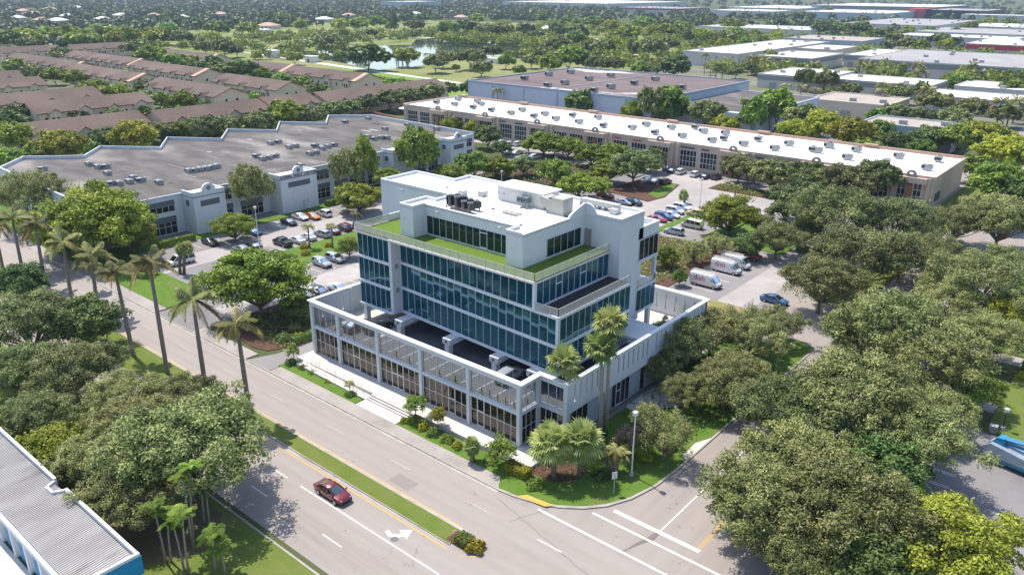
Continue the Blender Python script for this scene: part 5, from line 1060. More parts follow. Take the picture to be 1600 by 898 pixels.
def car_proto(kind,col):
    k=(kind,col)
    if k in PROTO: return PROTO[k]
    d=CARK['sedan' if kind=='flatbed' else kind]; pm=carpaint(col)
    nm={'sedan':'sedan_car','suv':'suv_car','pickup':'pickup_truck','van':'passenger_van','workvan':'work_van'}[kind]
    t=thing(nm,'','car')
    b=MB(); b.loft([ring(*r) for r in d['body']])
    if d['roof']: b.loft([[(x,-w,z0),(x,-w*.85,z1),(x,w*.85,z1),(x,w,z0)] for x,z0,z1,w in d['roof']])
    for x,z,w,x2,z2,w2 in d['pil']:
        for s in(-1,1): b.tube([(x,s*w,z-.03),(x2,s*w2,z2)],.055,6)
    for s in(-1,1): b.box(d['wx'][1]-.42,d['wx'][1]-.25,s*.98-.08,s*.98+.08,d['body'][4][2]-.02,d['body'][4][2]+.13)     # mirrors
    if d.get('bed'): pass
    o=b.build('body',pm,t,True)
    for p in o.data.polygons: p.use_smooth=True
    e=o.modifiers.new('bevel edges','EDGE_SPLIT'); e.split_angle=.6
    c=MB(); c.loft([cring(*r) for r in d['cab']]); c.build('windows',m_carglass,t)
    if d.get('bed'): box1('bed_cover',mat('black tonneau',(.03,.035,.04),.6),t,-2.62,-1.1,-.8,.8,1.1,1.17)
    bz=d['body'][3][2]
    if kind!='workvan':
        for s in(-1,1):
            for x in(-.75,.35): box1('door_handle',m_rim,t,x,x+.2,min(s*d['body'][3][3]-.0,s*(d['body'][3][3]+.02)),max(s*d['body'][3][3],s*(d['body'][3][3]+.02)),bz-.2,bz-.15)
            sm=MB()
            for x in(-1.0,.12,1.12): sm.box(x,x+.025,min(s*(d['body'][3][3]-.03),s*(d['body'][3][3]+.006)),max(s*(d['body'][3][3]-.03),s*(d['body'][3][3]+.006)),.38,bz-.1)
            sm.build('door_seams',m_dark,t)
    tr=MB(); tr.box(d['body'][0][0]+.1,d['body'][-1][0]-.12,-.80,.80,.2,.34); tr.build('sill',m_dark,t)
    for x in d['wx']:
        for s in(-1,1):
            w=MB(); w.loft([[(x+math.cos(a)*d['wr'],s*y,d['wr']+math.sin(a)*d['wr']) for a in np.linspace(0,2*PI,16,False)] for y in(.72,.96)]); wo=w.build('wheel',m_tyre,t)
            q=MB(); q.loft([[(x+math.cos(a)*d['wr']*.64,s*y,d['wr']+math.sin(a)*d['wr']*.64) for a in np.linspace(0,2*PI,12,False)] for y in(.9,.975)]); q.build('rim',m_rim,wo)
    fx=d['body'][-2][0]; fw=d['body'][-2][3]; rx=d['body'][1][0]; rw=d['body'][1][3]
    for s in(-1,1):
        h=MB(); h.hexa([(fx-.32,s*fw-.06*s-.1,d['hl']-.07),(fx+.07,s*fw*.62-.13,d['hl']-.07),(fx+.07,s*fw*.62+.13,d['hl']-.07),(fx-.32,s*fw-.06*s+.1,d['hl']-.07)],
                        [(fx-.36,s*fw-.06*s-.1,d['hl']+.07),(fx+.0,s*fw*.62-.13,d['hl']+.06),(fx+.0,s*fw*.62+.13,d['hl']+.06),(fx-.36,s*fw-.06*s+.1,d['hl']+.07)]); h.build('headlight',m_lens,t)
        box1('tail_light',m_tail,t,rx-.1,rx+.12,min(s*rw*.62,s*rw*.98),max(s*rw*.62,s*rw*.98),d['tl']-.07,d['tl']+.09)
    if kind!='workvan':
        g=MB(); g.box(d['body'][-1][0]-.06,d['body'][-1][0]+.015,-.45,.45,.45,.62); g.build('grille',m_dark,t)
    else:
        rk=MB()
        for s in(-.75,.75): rk.tube([(-2.8,s,2.72),(1.2,s,2.68)],.035,6)
        for x in np.linspace(-2.7,1.1,7): rk.tube([(x,-.78,2.70),(x,.78,2.70)],.03,6)
        for s in(-.35,.1):
            for u in(0,.35): rk.tube([(-2.9,s+u,2.8),(1.3,s+u,2.8)],.03,6)
        for x in(-2.4,-1,.5):
            for s in(-.75,.75): rk.tube([(x,s,2.4),(x,s,2.72)],.03,6)
        rk.build('ladder_rack',m_beige,t)
        for s in(-1,1):
            fc=bpy.data.curves.new('lettering','FONT'); fc.body='dish'; fc.size=1.5; fc.extrude=.006; fc.align_x='CENTER'; fc.materials.append(m_red)
            fo=text_obj('side_lettering',fc,t)
            fo.location=(-.95,s*.992,1.18); fo.rotation_euler=(PI/2,0,0 if s<0 else PI); fo.scale=(.95,1,1)
        g=MB(); g.box(2.6,2.93,-.82,.82,.34,.62); g.build('bumper',m_dark,t)
    PROTO[k]=t
    return t
AX={'+X':0,'-X':PI,'+Y':PI/2,'-Y':-PI/2}
def flatbed(x,y,rz,label,group):
    t=thing('flatbed_truck',label,'truck',group,(x,y,0),rz); pm=carpaint('red')
    b=MB(); b.loft([ring(*r) for r in[(.7,.5,1.1,.9),(.9,.4,1.2,.97),(1.9,.4,1.2,.97),(2.5,.45,1.05,.92),(2.7,.55,.85,.8)]]); b.build('cab_body',pm,t)
    c=MB(); c.loft([cring(*r) for r in[(.75,1.15,1.9,.92,.8),(1.4,1.15,1.98,.92,.8),(2.0,1.15,1.17,.88,.78)]]); c.build('windows',m_carglass,t)
    box1('roof',pm,t,.75,1.45,-.78,.78,1.97,2.02)
    box1('flatbed',mat('rusty red deck',(.30,.12,.08),.9,(.22,.09,.06),2,obj=True),t,-2.8,.65,-1.05,1.05,.95,1.08)
    f=MB()
    for i in range(5):
        for s in(-1,1): f.box(-2.7+i*.8,-2.6+i*.8,s*1.02-.03,s*1.02+.03,1.08,1.45)
    f.build('stake_rail',mat('rusty red deck',(.3,.1,.08)),t)
    for x2 in(-1.9,1.7):
        for s in(-1,1):
            w=MB(); w.loft([[(x2+math.cos(a)*.4,s*yy,.4+math.sin(a)*.4) for a in np.linspace(0,2*PI,16,False)] for yy in(.68,.97)]); wo=w.build('wheel',m_tyre,t)
            q=MB(); q.loft([[(x2+math.cos(a)*.24,s*yy,.4+math.sin(a)*.24) for a in np.linspace(0,2*PI,12,False)] for yy in(.9,.98)]); q.build('rim',m_rim,wo)
    return t
def car(x,y,dz,kind,col,ax,label,group):
    if kind=='flatbed': return flatbed(x,y,AX[ax],label,group)
    p=car_proto(kind,col)
    t=copy_tree(p) if p.name in USED else p
    USED.add(p.name)
    t.location=(x,y,dz+.012); t.rotation_euler=(0,0,AX[ax]+random.uniform(-.03,.03))
    tag(t,label,{'sedan':'car','suv':'car','pickup':'pickup truck','van':'van','workvan':'van'}[kind],group)
    return t
# ------------------------------------------------------------------ ground, roads
def sheet(name, pts, z, m, parent=None):
    q=MB(); q.sheet(pts,z); return struct(name,q,m,parent)
def rect(x0,x1,y0,y1): return [(x0,y0),(x1,y0),(x1,y1),(x0,y1)]
def slab(name, pts, z, m, parent=None, z0=-.05):
    q=MB(); q.prism(pts,z0,z); return struct(name,q,m,parent)
sheet('ground', rect(-4600,900,-250,4600), 0, m_ground)
road=sheet('main_road', rect(-1200,240,34.9,54.9), .016, m_road)
side=sheet('side_street', rect(-48.5,-18.5,54.9,420), .012, m_road2)
# gutters and kerbs of the main road
q=MB(); q.bar((-1200,34.35),(-20,34.35),(0,-1),0,-.5,-.05,.02); q.bar((-1200,34.2),(-20,34.2),(0,-1),.15,0,-.05,.15); struct('near_kerb',q,m_kerb)
q=MB(); q.box(-1200,-48.3,54.9,55.25,-.05,.022); q.box(-1200,-48.3,55.25,55.42,-.05,.15); struct('far_kerb',q,m_kerb)
# lane paint
mk=MB(); zt=.024
fm=MB()
for x in np.arange(-400,-44,12.1): fm.box(x-.6,x+2.6,51.65,51.74,.012,zt)
struct('faded_marking',fm,mat('faded road paint',(.50,.46,.43),.85,(.40,.36,.33),2.5),road)
for x in np.arange(-400,-45,12.7): mk.box(x+.1,x+3.1,38.1,38.22,.012,zt)
mk.box(-65.6,-43.9,41.58,41.72,.012,zt)
for x in(-70.6,-83,-95.5,-108): mk.box(x,x+2.6,41.58,41.7,.012,zt)
for x in np.arange(-40,60,12.2): mk.box(x,x+3,51.63,51.75,.012,zt)
for a,b,y in((-43,-18,55.55),(-38.2,-19,58.8)): mk.box(a,b,y-.13,y+.13,.012,zt)
mk.box(-36.7,-26.7,60.35,60.85,.012,zt)
mk.box(-31.3,-31.18,60.86,120,.012,zt)
# turn arrow
A=[(-52.6,42.55),(-51.7,42.25),(-50.9,42.55),(-50.55,43.3),(-50.0,43.15),(-50.6,44.5),(-51.6,43.65),(-51.05,43.5),(-51.3,42.95),(-51.8,42.75),(-52.4,42.95)]
mk.sheet(A,zt)
struct('white_marking',mk,m_paint,road)
yk=MB(); yk.box(-400,-47,48.05,48.17,.012,zt); yk.box(-75.5,-46,44.68,44.82,.012,zt); yk.box(-400,-113,41.2,41.33,.012,zt)
yk.hexa([(-113,41.2,.012),(-75.4,44.68,.012),(-75.4,44.82,.012),(-113,41.33,.012)],[(-113,41.2,zt),(-75.4,44.68,zt),(-75.4,44.82,zt),(-113,41.33,zt)])
a=np.linspace(-PI/2,PI/2,13); arc=[(-45.6+2.75*math.cos(t),46.43+1.75*math.sin(t)) for t in a]
for p,r in zip(arc[:-1],arc[1:]):
    yk.hexa([p+(.012,),r+(.012,),(r[0]+.14,r[1],.012),(p[0]+.14,p[1],.012)],[p+(zt,),r+(zt,),(r[0]+.14,r[1],zt),(p[0]+.14,p[1],zt)])
for o in(-.14,.1): yk.box(-27+o,-26.9+o,61,135,.012,zt)
yk.sheet([(-46.0,55.75),(-45.3,56.6),(-41.9,57.0),(-42.6,56.2)],.182)
struct('yellow_marking',yk,m_yell,road)
stn=MB(); stn.sheet([(-31.6,60.2),(-31.05,60.5),(-31.0,59.2),(-31.75,57.6),(-32.4,55.6),(-32.55,55.65),(-32.15,57.6),(-31.75,59.0)],.0215); rr=random.Random(3)
for (x0,y0,x1,y1) in((-47.5,54.2,-20,47.5),(-44,52,-41.5,58)):
    cr=MB(); n=26; P=[]
    for i in range(n+1):
        t=i/n; P.append((x0+(x1-x0)*t+rr.uniform(-.12,.12),y0+(y1-y0)*t+rr.uniform(-.14,.14)))
    for a,b in zip(P[:-1],P[1:]): 
        nn=Vector((-(b[1]-a[1]),b[0]-a[0])).normalized()*.025; cr.add([(a[0]-nn.x,a[1]-nn.y,.0205),(b[0]-nn.x,b[1]-nn.y,.0205),(b[0]+nn.x,b[1]+nn.y,.0205),(a[0]+nn.x,a[1]+nn.y,.0205)],[(0,1,2,3)])
    struct('road_crack',cr,mat('dark crack',(.13,.11,.10),.9),road)
for (x,y,sx,sy) in((-57.5,49.6,1.6,.9),(-33.5,47,1.2,1.2)):
    pq=MB(); pq.sheet(rect(x-sx,x+sx,y-sy,y+sy),.0195); struct('asphalt_patch',pq,mat('asphalt patch',(.265,.232,.21),.9,(.24,.21,.19),2),road)
for i in range(16):
    x,y=rr.choice(((rr.uniform(-80,-44),rr.uniform(36,54)),(rr.uniform(-34.5,-28),rr.uniform(56,80)))); q0=MB(); q0.sheet([(x+rr.uniform(.05,.2)*math.cos(a),y+rr.uniform(.05,.16)*math.sin(a)) for a in np.linspace(0,2*PI,9,False)],.0207); struct('asphalt_spot',q0,mat('tar spot',(.17,.145,.13),.8),road)
struct('oil_stain',stn,mat('oil stain',(.16,.13,.12),.8,(.2,.17,.16),1.5),road)
# median
md=[(-900,41.75),(-113,41.75),(-78,45.35),(-46,45.25)]+[(-45.6+1.9*math.cos(t),46.43+1.18*math.sin(t)) for t in a]+[(-46,47.7),(-900,47.7)]
def offs(poly,d): # small shrink for median top
    n=len(poly); out=[]
    for i in range(n):
        p0,p1,p2=Vector(poly[i-1]),Vector(poly[i]),Vector(poly[(i+1)%n]); e1=(p1-p0).normalized(); e2=(p2-p1).normalized()
        nn=(Vector((-e1.y,e1.x))+Vector((-e2.y,e2.x))).normalized(); out.append(tuple(p1+nn*d))
    return out
slab('median_kerb',md,.15,m_kerb)
slab('median_gutter',offs(md,-.38),.021,m_kerb)
slab('median_grass',offs(md,.17),.17,m_grassd)
struct('median_mulch',(lambda b:(b.prism(rect(-46.9,-44.4,45.6,47.3),.1,.178),b)[1])(MB()),m_mulch)
# corner lawn with kerb
cv=[(-48.3,55.25),(-46.2,55.45),(-44,56.0),(-41.5,57.0),(-39.3,58.6),(-37.6,60.6),(-36.3,63.4),(-35.5,67),(-35.25,71),(-35.25,112)]
slab('corner_kerb',cv+[(-44,112),(-48.3,66)],.15,m_kerb)
slab('corner_lawn',[(x-.28,y+.3) for x,y in cv]+[(-47.55,111),(-47.6,66.6),(-51.4,62.8),(-51.4,59.6)],.168,m_grass)
slab('corner_mulch',[(-50.5,58.8),(-49,58.4),(-47,60),(-44.5,60.3),(-42.8,62.4),(-43,64.6),(-46,65.2),(-47.5,66.4),(-50.6,62.6)],.176,m_mulch)
slab('side_walk_apron',[(-36.3,74.5),(-35.4,74.0),(-35.4,80.5),(-36.4,78)],.174,m_conc)
slab('right_kerb',[(-18.7,61),(-18.5,61),(-18.5,400),(-18.7,400)],.15,m_kerb)
# pavement and plaza in front of the glass building
slab('pavement',rect(-92,-48.3,55.42,57.3),.155,m_walk)
slab('pavement_west',rect(-113.2,-98.2,55.42,57.6),.153,m_walk)
sheet('podium_drive',[(-98.2,54.9),(-92.4,54.9),(-92.3,74),(-96.3,74),(-96.3,60)],.019,m_lot)
slab('pavement_far',rect(-600,-125.5,55.42,57.6),.155,m_walk)
slab('entrance_walk',rect(-75.2,-67.4,57.3,59.4),.16,m_conc)
slab('lawn_strip',[(-92.6,57.3),(-75.4,57.3),(-75.4,58.7),(-92.6,60.2)],.175,m_grass)
slab('lawn_strip_east',rect(-67.2,-48.3,57.3,59.9),.175,m_grass)
q=MB()
for i in range(3): q.box(-75.0,-66.8,59.1+.35*i,60.3,.1,.27+.15*i)
q.build('entrance_steps',m_conc); s=bpy.data.objects['entrance_steps']; tag(s,'pale concrete steps up to the glass building from the pavement','steps')
q=MB()
for i in range(3): q.box(-75.02,-66.78,59.085+.35*i,59.1+.35*i,.12,.24+.15*i)
q.build('riser',mat('dark riser',(.10,.085,.075),.9),s)
slab('plaza',[(-92.2,60.25),(-52,60.25),(-48,60.3),(-48,66.4),(-51.9,63.2),(-51.9,97),(-92.2,97)],.57,m_conc)
q=MB(); q.hexa([(-90.5,58.9,.1),(-75.1,58.9,.1),(-75.1,60.2,.1),(-90.5,60.2,.1)],[(-90.5,58.9,.57),(-75.1,58.9,.18),(-75.1,60.2,.18),(-90.5,60.2,.57)]); struct('access_ramp',q,m_conc)
slab('garden_path',[(-47.7,80),(-44.8,79),(-43.6,83),(-41.5,86),(-43,92),(-47.7,93)],.18,m_conc)
# car parks
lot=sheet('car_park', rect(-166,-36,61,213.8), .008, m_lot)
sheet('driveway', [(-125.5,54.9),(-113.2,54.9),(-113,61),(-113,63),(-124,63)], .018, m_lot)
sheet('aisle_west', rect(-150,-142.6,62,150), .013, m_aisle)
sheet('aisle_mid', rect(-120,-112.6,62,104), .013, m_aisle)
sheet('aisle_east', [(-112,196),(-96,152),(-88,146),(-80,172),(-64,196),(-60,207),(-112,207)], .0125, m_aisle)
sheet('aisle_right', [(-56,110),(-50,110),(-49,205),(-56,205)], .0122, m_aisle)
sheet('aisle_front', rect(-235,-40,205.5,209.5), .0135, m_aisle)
lk=MB()
for y in np.arange(79,150,2.7):
    if not 101.6<y<104.4: lk.box(-157.5,-152,y,y+.1,.009,.02)
for y in np.arange(88,112,2.95): lk.box(-142.4,-137.6,y+1.4,y+1.5,.009,.02)
for y in np.arange(84,98,3.2): lk.box(-126.5,-120.5,y-1,y-.9,.009,.02)
for y in np.arange(73,100,2.8): lk.box(-113.4,-108.4,y,y+.1,.009,.02)
for y in np.arange(120,152,3.3): lk.box(-64.3,-58.4,y+3,y+3.12,.009,.02)
for y in np.arange(152,180,3.1): lk.box(-92.5,-87.5,y,y+.1,.009,.02); lk.box(-84.5,-79,y,y+.1,.009,.02)
for x in np.arange(-232,-60,2.8): lk.box(x,x+.1,209.6,213.5,.009,.02)
for i in range(6): lk.box(-157.2+i*.9,-156.9+i*.9,98.6,101.0,.009,.02)
struct('bay_marking',lk,m_paint,lot)
for i,(pts,m,nm) in enumerate([
  ([(-137.3,86.5),(-132.5,84),(-127.2,84),(-126.8,103),(-137,112)],m_grass,'grass_island'),
  ([(-112.8,60.5),(-108,59.3),(-101,58.4),(-98.2,59.2),(-97,61.5),(-96.3,66),(-96.3,72),(-113,72)],m_mulch,'planted_island'),
  (rect(-96.3,-92.4,74,96),m_mulch,'planted_edge'),
  (rect(-160,-125.8,57.7,66),m_grass,'verge'),([(-600,57.7),(-160,57.7),(-160,76),(-600,76)],m_grass,'verge_far'),
  (rect(-161.5,-158.2,66,200),m_grass,'foundation_bed'),
  (rect(-86.9,-85.1,148,177),m_grass,'grass_divider'),
  ([(-116,176),(-101,174),(-100,181),(-104,196),(-116,197)],m_mulch,'planted_island'),([(-105,181),(-101,179),(-101,184),(-104.5,195.5),(-108,195.5)],m_grass,'lawn_island'),(rect(-118,-106,158,167),m_mulch,'tree_island'),
  ([(-96,103),(-66,103),(-66,152),(-84,150),(-96,140)],m_mulch,'planted_bed'),
  (rect(-76,-57.5,155,178),m_grass,'lawn_island'),(rect(-155,-124,156,200),m_mulch,'tree_island'),(rect(-96,-50,197.5,204.8),m_mulch,'tree_strip'),
  (rect(-43,-35.6,134,300),m_grassd,'verge_right'),([(-40.5,112.2),(-35.6,112.2),(-35.6,114.5),(-38,115.5),(-40.5,115)],m_grass,'kerb_island'),(rect(-66,-48.6,112,122.5),mat('dry sandy grass',(.33,.24,.12),.95,(.2,.2,.07),.5),'dry_verge')]):
    slab(nm,pts,.12+.002*i,m)
# right side beyond the side street, near side lawn, yard of the blue building
sheet('right_car_park', rect(-17,60,58,104), .01, m_lot)
pk=MB()
for y in np.arange(64,104,3.0):
    pk.box(-16,-10.6,y,y+.12,.011,.02)
    pk.box(-16,-10.6,y+.35,y+.47,.011,.02) if y>82 else None
pk.build('bay_marking',m_paint,bpy.data.objects['right_car_park'])
slab('right_lawn', rect(-10.2,60,104.5,124), .12, m_grassd)
sheet('right_path', [(-18,112),(-10.3,110),(-10.3,113),(-18,116)], .03, m_walk)
sheet('right_lane', rect(-18,60,128,131.5), .02, m_walk)
slab('right_verge', rect(-18.4,60,132,300), .1, m_grass)
slab('near_verge', rect(-900,-42,23.2,34.05), .14, m_grassd)
slab('bare_soil', [(-84,24),(-66,24),(-63.5,29),(-67.5,33.3),(-84,33.6)], .146, mat('bare soil',(.15,.105,.075),.95,(.12,.12,.04),.5))
sheet('yard', rect(-140,-40,-20,16.8), .012, m_conc)
sheet('back_road', rect(-260,-40,247,272), .011, m_lot)
sheet('back_car_park', rect(-136,-95,286,330), .0125, m_lot)
sheet('townhouse_lane', rect(-600,-292,66,300), .006, mat('townhouse court',(.15,.15,.10),.95,(.09,.12,.04),.15))
sheet('industrial_yard', rect(-420,140,330,1500), .006, mat('industrial yard',(.24,.23,.21),.95,(.12,.13,.07),.03,c3=(.17,.17,.10),ns3=.012))
sheet('park_lawn', [(-900,305),(-300,276),(-262,276),(-258,400),(-290,470),(-420,1000),(-1000,900)], .012, m_park)
sheet('green_lawn', [(-430,300),(-262,276),(-258,330),(-315,331),(-425,344)], .02, mat('watered lawn',(.16,.26,.03),.95,(.13,.22,.03),.1))
sheet('park_path', [(-435,343),(-312,329),(-290,326),(-290,329.5),(-312,333),(-420,348),(-600,372),(-600,369)], .026, m_conc)
for pts in ([(-640,480),(-480,420),(-420,400),(-420,403),(-480,424),(-640,485)],[(-680,560),(-560,650),(-480,720),(-470,716),(-550,640),(-676,555)],[(-480,420),(-330,600),(-326,598),(-474,416)]):
    sheet('park_path', pts, .024, m_conc)
sheet('lake', [(-585,385),(-560,425),(-566,450),(-590,478),(-560,520),(-612,575),(-618,604),(-575,640),(-541,648),(-500,625),(-426,520),(-440,470),(-420,425),(-405,370),(-408,349),(-457,362),(-522,378)], .03, m_water)

# ------------------------------------------------------------------ curtain walls
def nrm(p,q):
    d=Vector((q[0]-p[0],q[1]-p[1])).normalized(); return (d.y,-d.x),(d.x,d.y)
def curtain(par,p,q,z0,z1,n,mg=None,mf=None,name='window_band',trans=(),mw=.05,dep=.045,tilt=.006,seed=1,band=.14,doors=()):
    """a run of panes p->q (outward on the right); child window_frame"""
    nn,d=nrm(p,q); L=math.dist(p[:2],q[:2]); r=random.Random(seed*31+n)
    g=MB(); zs=[z0]+list(trans)+[z1]
    for i in range(n):
        a,b=L*i/n,L*(i+1)/n
        for zl,zh in zip(zs[:-1],zs[1:]):
            t=[r.uniform(-tilt,tilt) for _ in range(3)]
            w=b-a; h=zh-zl
            P=lambda s,z,o:(p[0]+d[0]*s+nn[0]*o,p[1]+d[1]*s+nn[1]*o,z)
            g.add([P(a,zl,-t[0]*w-t[1]*h),P(b,zl,t[0]*w-t[1]*h),P(b,zh,t[0]*w+t[1]*h),P(a,zh,-t[0]*w+t[1]*h)],[(0,1,2,3)])
    w=g.build(name,mg or m_glass,par)
    at=w.data.attributes.new('tint','FLOAT','FACE'); at.data.foreach_set('value',[min(1,max(0,r.choice((.3,.4,.48,.55))+r.uniform(-.06,.06))) for _ in w.data.polygons])
    f=MB()
    pt=lambda s:(p[0]+d[0]*s,p[1]+d[1]*s)
    for i in range(n+1):
        s=L*i/n; s=min(max(s,mw/2),L-mw/2); ww=mw*1.8 if i in doors or i-1 in doors else mw
        f.bar(pt(s-ww/2),pt(s+ww/2),nn,dep,.05,z0,z1)
    for z in trans: f.bar(p,q,nn,dep*.8,.05,z-mw/2,z+mw/2)
    f.bar(p,q,nn,dep*.9,.05,z0-.003,z0+band*.6); f.bar(p,q,nn,dep*.9,.05,z1-band*.6,z1+.003)
    for i in doors:
        f.bar(pt(L*i/n+mw),pt(L*(i+1)/n-mw),nn,dep*.8,.05,z0+2.15,z0+2.3); f.bar(pt(L*i/n+mw),pt(L*(i+1)/n-mw),nn,dep*.8,.05,z0+.08,z0+.25)
    f.build('window_frame',mf or m_mull,w)
    return w

# ------------------------------------------------------------------ the glass office building
B=thing('office_building','white and teal-glass stepped office building with a turfed roof terrace over a glazed parking podium','building',None,(-70,80,0))
_old=MB.build
def _build(s,name,m,parent=None,smooth=False):
    o=_old(s,name,m,None,smooth)
    if parent is not None:
        o.parent=parent
        o.matrix_parent_inverse=INV.get(parent.name,Matrix.Identity(4))
    return o
INV={B.name:Matrix.Translation((70,-80,0))}
def placed(name,label,cat,group,loc):
    """a thing whose parts are given in site coordinates"""
    t=thing(name,label,cat,group,loc); INV[t.name]=Matrix.Translation(tuple(-v for v in loc)); return t
MB.build=_build
# podium front: columns, beams, glazing bay by bay
cx=[-91.4,-85.4,-76.9,-68.5,-60.0,-51.9]
for x in cx:
    q=MB(); q.box(x-.25,x+.25,62.85,63.4,.3,8.3); q.build('column',m_frame,B)
q=MB(); q.box(-91.7,-51.6,62.9,63.4,8.2,8.8); q.build('parapet_beam',m_frame,B)
q=MB(); q.box(-91.7,-51.6,62.9,63.4,4.68,5.1); q.build('spandrel',m_frame,B)
q=MB()
q.box(-92.0,-51.3,62.72,63.5,8.8,8.93); q.box(-52.05,-51.3,63.5,66.3,8.8,8.93); q.box(-52.05,-47.35,66.3,67.05,8.8,8.93)
q.box(-47.98,-47.42,67.05,101.7,8.8,8.93); q.box(-92.0,-91.4,63.5,101.7,8.8,8.93); q.box(-91.4,-47.98,101.1,101.7,8.8,8.93)
q.build('coping',m_cap,B)
npn=[4,5,6,6,6]; drs=[(),(2,),(2,3),(4,),(1,)]
for i in range(5):
    a,b=cx[i]+.25,cx[i+1]-.25
    curtain(B,(a,63.2),(b,63.2),5.1,8.2,npn[i],m_glassc,m_frame,'deck_window',mw=.06,seed=i)
    curtain(B,(a,63.2),(b,63.2),.62,4.68,npn[i]+(1 if i else 1),m_glassb,m_framel,'shop_window',trans=(2.75,),mw=.075,seed=i+9,doors=drs[i])
# notch
for x,y in((-51.9,66.6),(-47.75,66.75)):
    q=MB(); q.box(x-.28,x+.28,y-.28,y+.28,.3,8.2); q.build('column',m_frame,B)
for z0,z1 in((8.2,8.8),(4.62,5.1)): q=MB(); q.prism([(-52.15,63.4),(-51.65,63.4),(-51.65,66.45),(-47.5,66.45),(-47.5,66.95),(-52.15,66.95)],z0,z1); q.build('notch_beam',m_frame,B)
curtain(B,(-51.9,63.4),(-51.9,66.3),5.1,8.2,3,m_glassc,m_frame,'deck_window',mw=.06)
curtain(B,(-51.9,63.4),(-51.9,66.3),.5,4.62,3,m_glassb,m_frame,'shop_window',trans=(2.6,),mw=.08)
curtain(B,(-51.6,66.7),(-48,66.7),5.1,8.2,3,m_glassc,m_frame,'deck_window',mw=.06)
curtain(B,(-51.6,66.7),(-48,66.7),.5,4.62,4,m_glassb,m_frame,'shop_window',trans=(2.6,),mw=.08)
# slotted walls
def slotwall(p,q,z0,z1,s0,s1,sp,w=.28,th=.42,name='slotted_wall',skip=()):
    nn,d=nrm(p,q); L=math.dist(p,q); m=MB(); pt=lambda s:(p[0]+d[0]*s,p[1]+d[1]*s)
    m.bar(p,q,nn,0,th,z0,s0); m.bar(p,q,nn,0,th,s1,z1)
    s=0; k=0; c=sp
    while c+w<L-.4:
        if k%8!=7: m.bar(pt(s),pt(c),nn,0,th,s0,s1); s=c+w
        c+=sp; k+=1
    m.bar(pt(s),q,nn,0,th,s0,s1); return m.build(name,m_white,B)
slotwall((-47.7,67.05),(-47.7,101.4),4.55,8.8,5.85,8.2,1.17,.32)
slotwall((-47.7,101.4),(-91.8,101.4),0,8.8,5.75,8.1,1.6)
slotwall((-91.8,101.12),(-91.8,63.5),0.2,8.8,5.75,8.1,1.9)
for y in(70,80,90,98):
    q=MB(); q.box(-91.5,-91.2,y,y+.5,4.9,8.8); q.build('pilaster',m_white,B)
# ground floor wall under the slotted side, with dark doors
q=MB(); q.box(-48.75,-48.45,67.0,101.1,.3,4.55); q.build('ground_wall',mat('blue grey wall',(.42,.47,.52),.85,(.38,.43,.48),.5),B)
for y0,y1,n in((68.6,72.2,3),(77.5,81.8,4),(84.4,85.6,1)):
    curtain(B,(-48.40,y0),(-48.40,y1),.5,4.3,n,m_glassd,m_frame,'side_door',mw=.07,doors=(1,) if n==4 else ())
q=MB(); q.box(-48.44,-48.34,89.3,90.4,.5,3.3); q.build('service_door',m_beige,B)
dk=[(-91.5,63.45),(-52.1,63.45),(-52.1,66.9),(-48.0,66.9),(-48.0,101.1),(-91.5,101.1)]
q=MB(); q.prism(dk,4.3,4.62); q.build('deck_soffit',m_white,B)
q=MB(); q.prism(dk,4.62,4.9); q.build('parking_deck',m_deck,B)
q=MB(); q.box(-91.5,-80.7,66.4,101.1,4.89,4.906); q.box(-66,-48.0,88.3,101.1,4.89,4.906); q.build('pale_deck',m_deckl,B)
q=MB(); q.box(-80.7,-48.0,69.3,88.3,4.89,4.906); q.build('painted_shade_deck',m_deckshade,B)
for x in np.arange(-90,-52,2.75): box1('stall_line',m_paint,B,x,x+.1,64.2,69,4.89,4.911)
for x in np.arange(-90,-53,2.75): box1('wheel_stop',mat('faded yellow',(.40,.30,.10),.8),B,x+.7,x+2.1,64.35,64.47,4.9,5.0)
# bollards on the deck edge
bp=thing('bollard','black and yellow bollard inside the upper podium glass','bollard','bollards along the deck edge',(-90,63.75,4.9))
q=MB(); q.cyl((0,0,0),.07,.95,8); q.build('post',m_dark,bp)
for a,b in((.02,.22),(.8,.1)): q=MB(); q.cyl((0,0,a),.08,b,8); q.build('yellow_band',m_yell,bp)
for x in [-87,-83,-79.5,-74,-71.5,-65.8,-63,-58.5,-57.2,-55.9,-54.6,-53.3]:
    c=copy_tree(bp); c.location=(x,63.8,4.9)
for y in(64.3,65.3): c=copy_tree(bp); c.location=(-52.4,y,4.9)
# transfer beams below the tower
for x in(-79,-69.4,-60.9,-54.7):
    q=MB(); q.box(x-.75,x+.75,68.7,73.5,6.55,7.35); q.build('beam',m_white,B)
    q=MB(); q.box(x-.38,x+.38,68.75,69.55,4.9,6.55); q.build('column',m_white,B)
    q=MB(); q.cyl((x,68.55,6.9),.14,.1,8); q.box(x-.1,x+.1,68.5,68.7,6.95,7.1); q.build('camera_light',m_dark,B)
q=MB(); q.box(-88.1,-87.4,70.0,70.7,4.9,7.4); q.build('column',m_white,B)
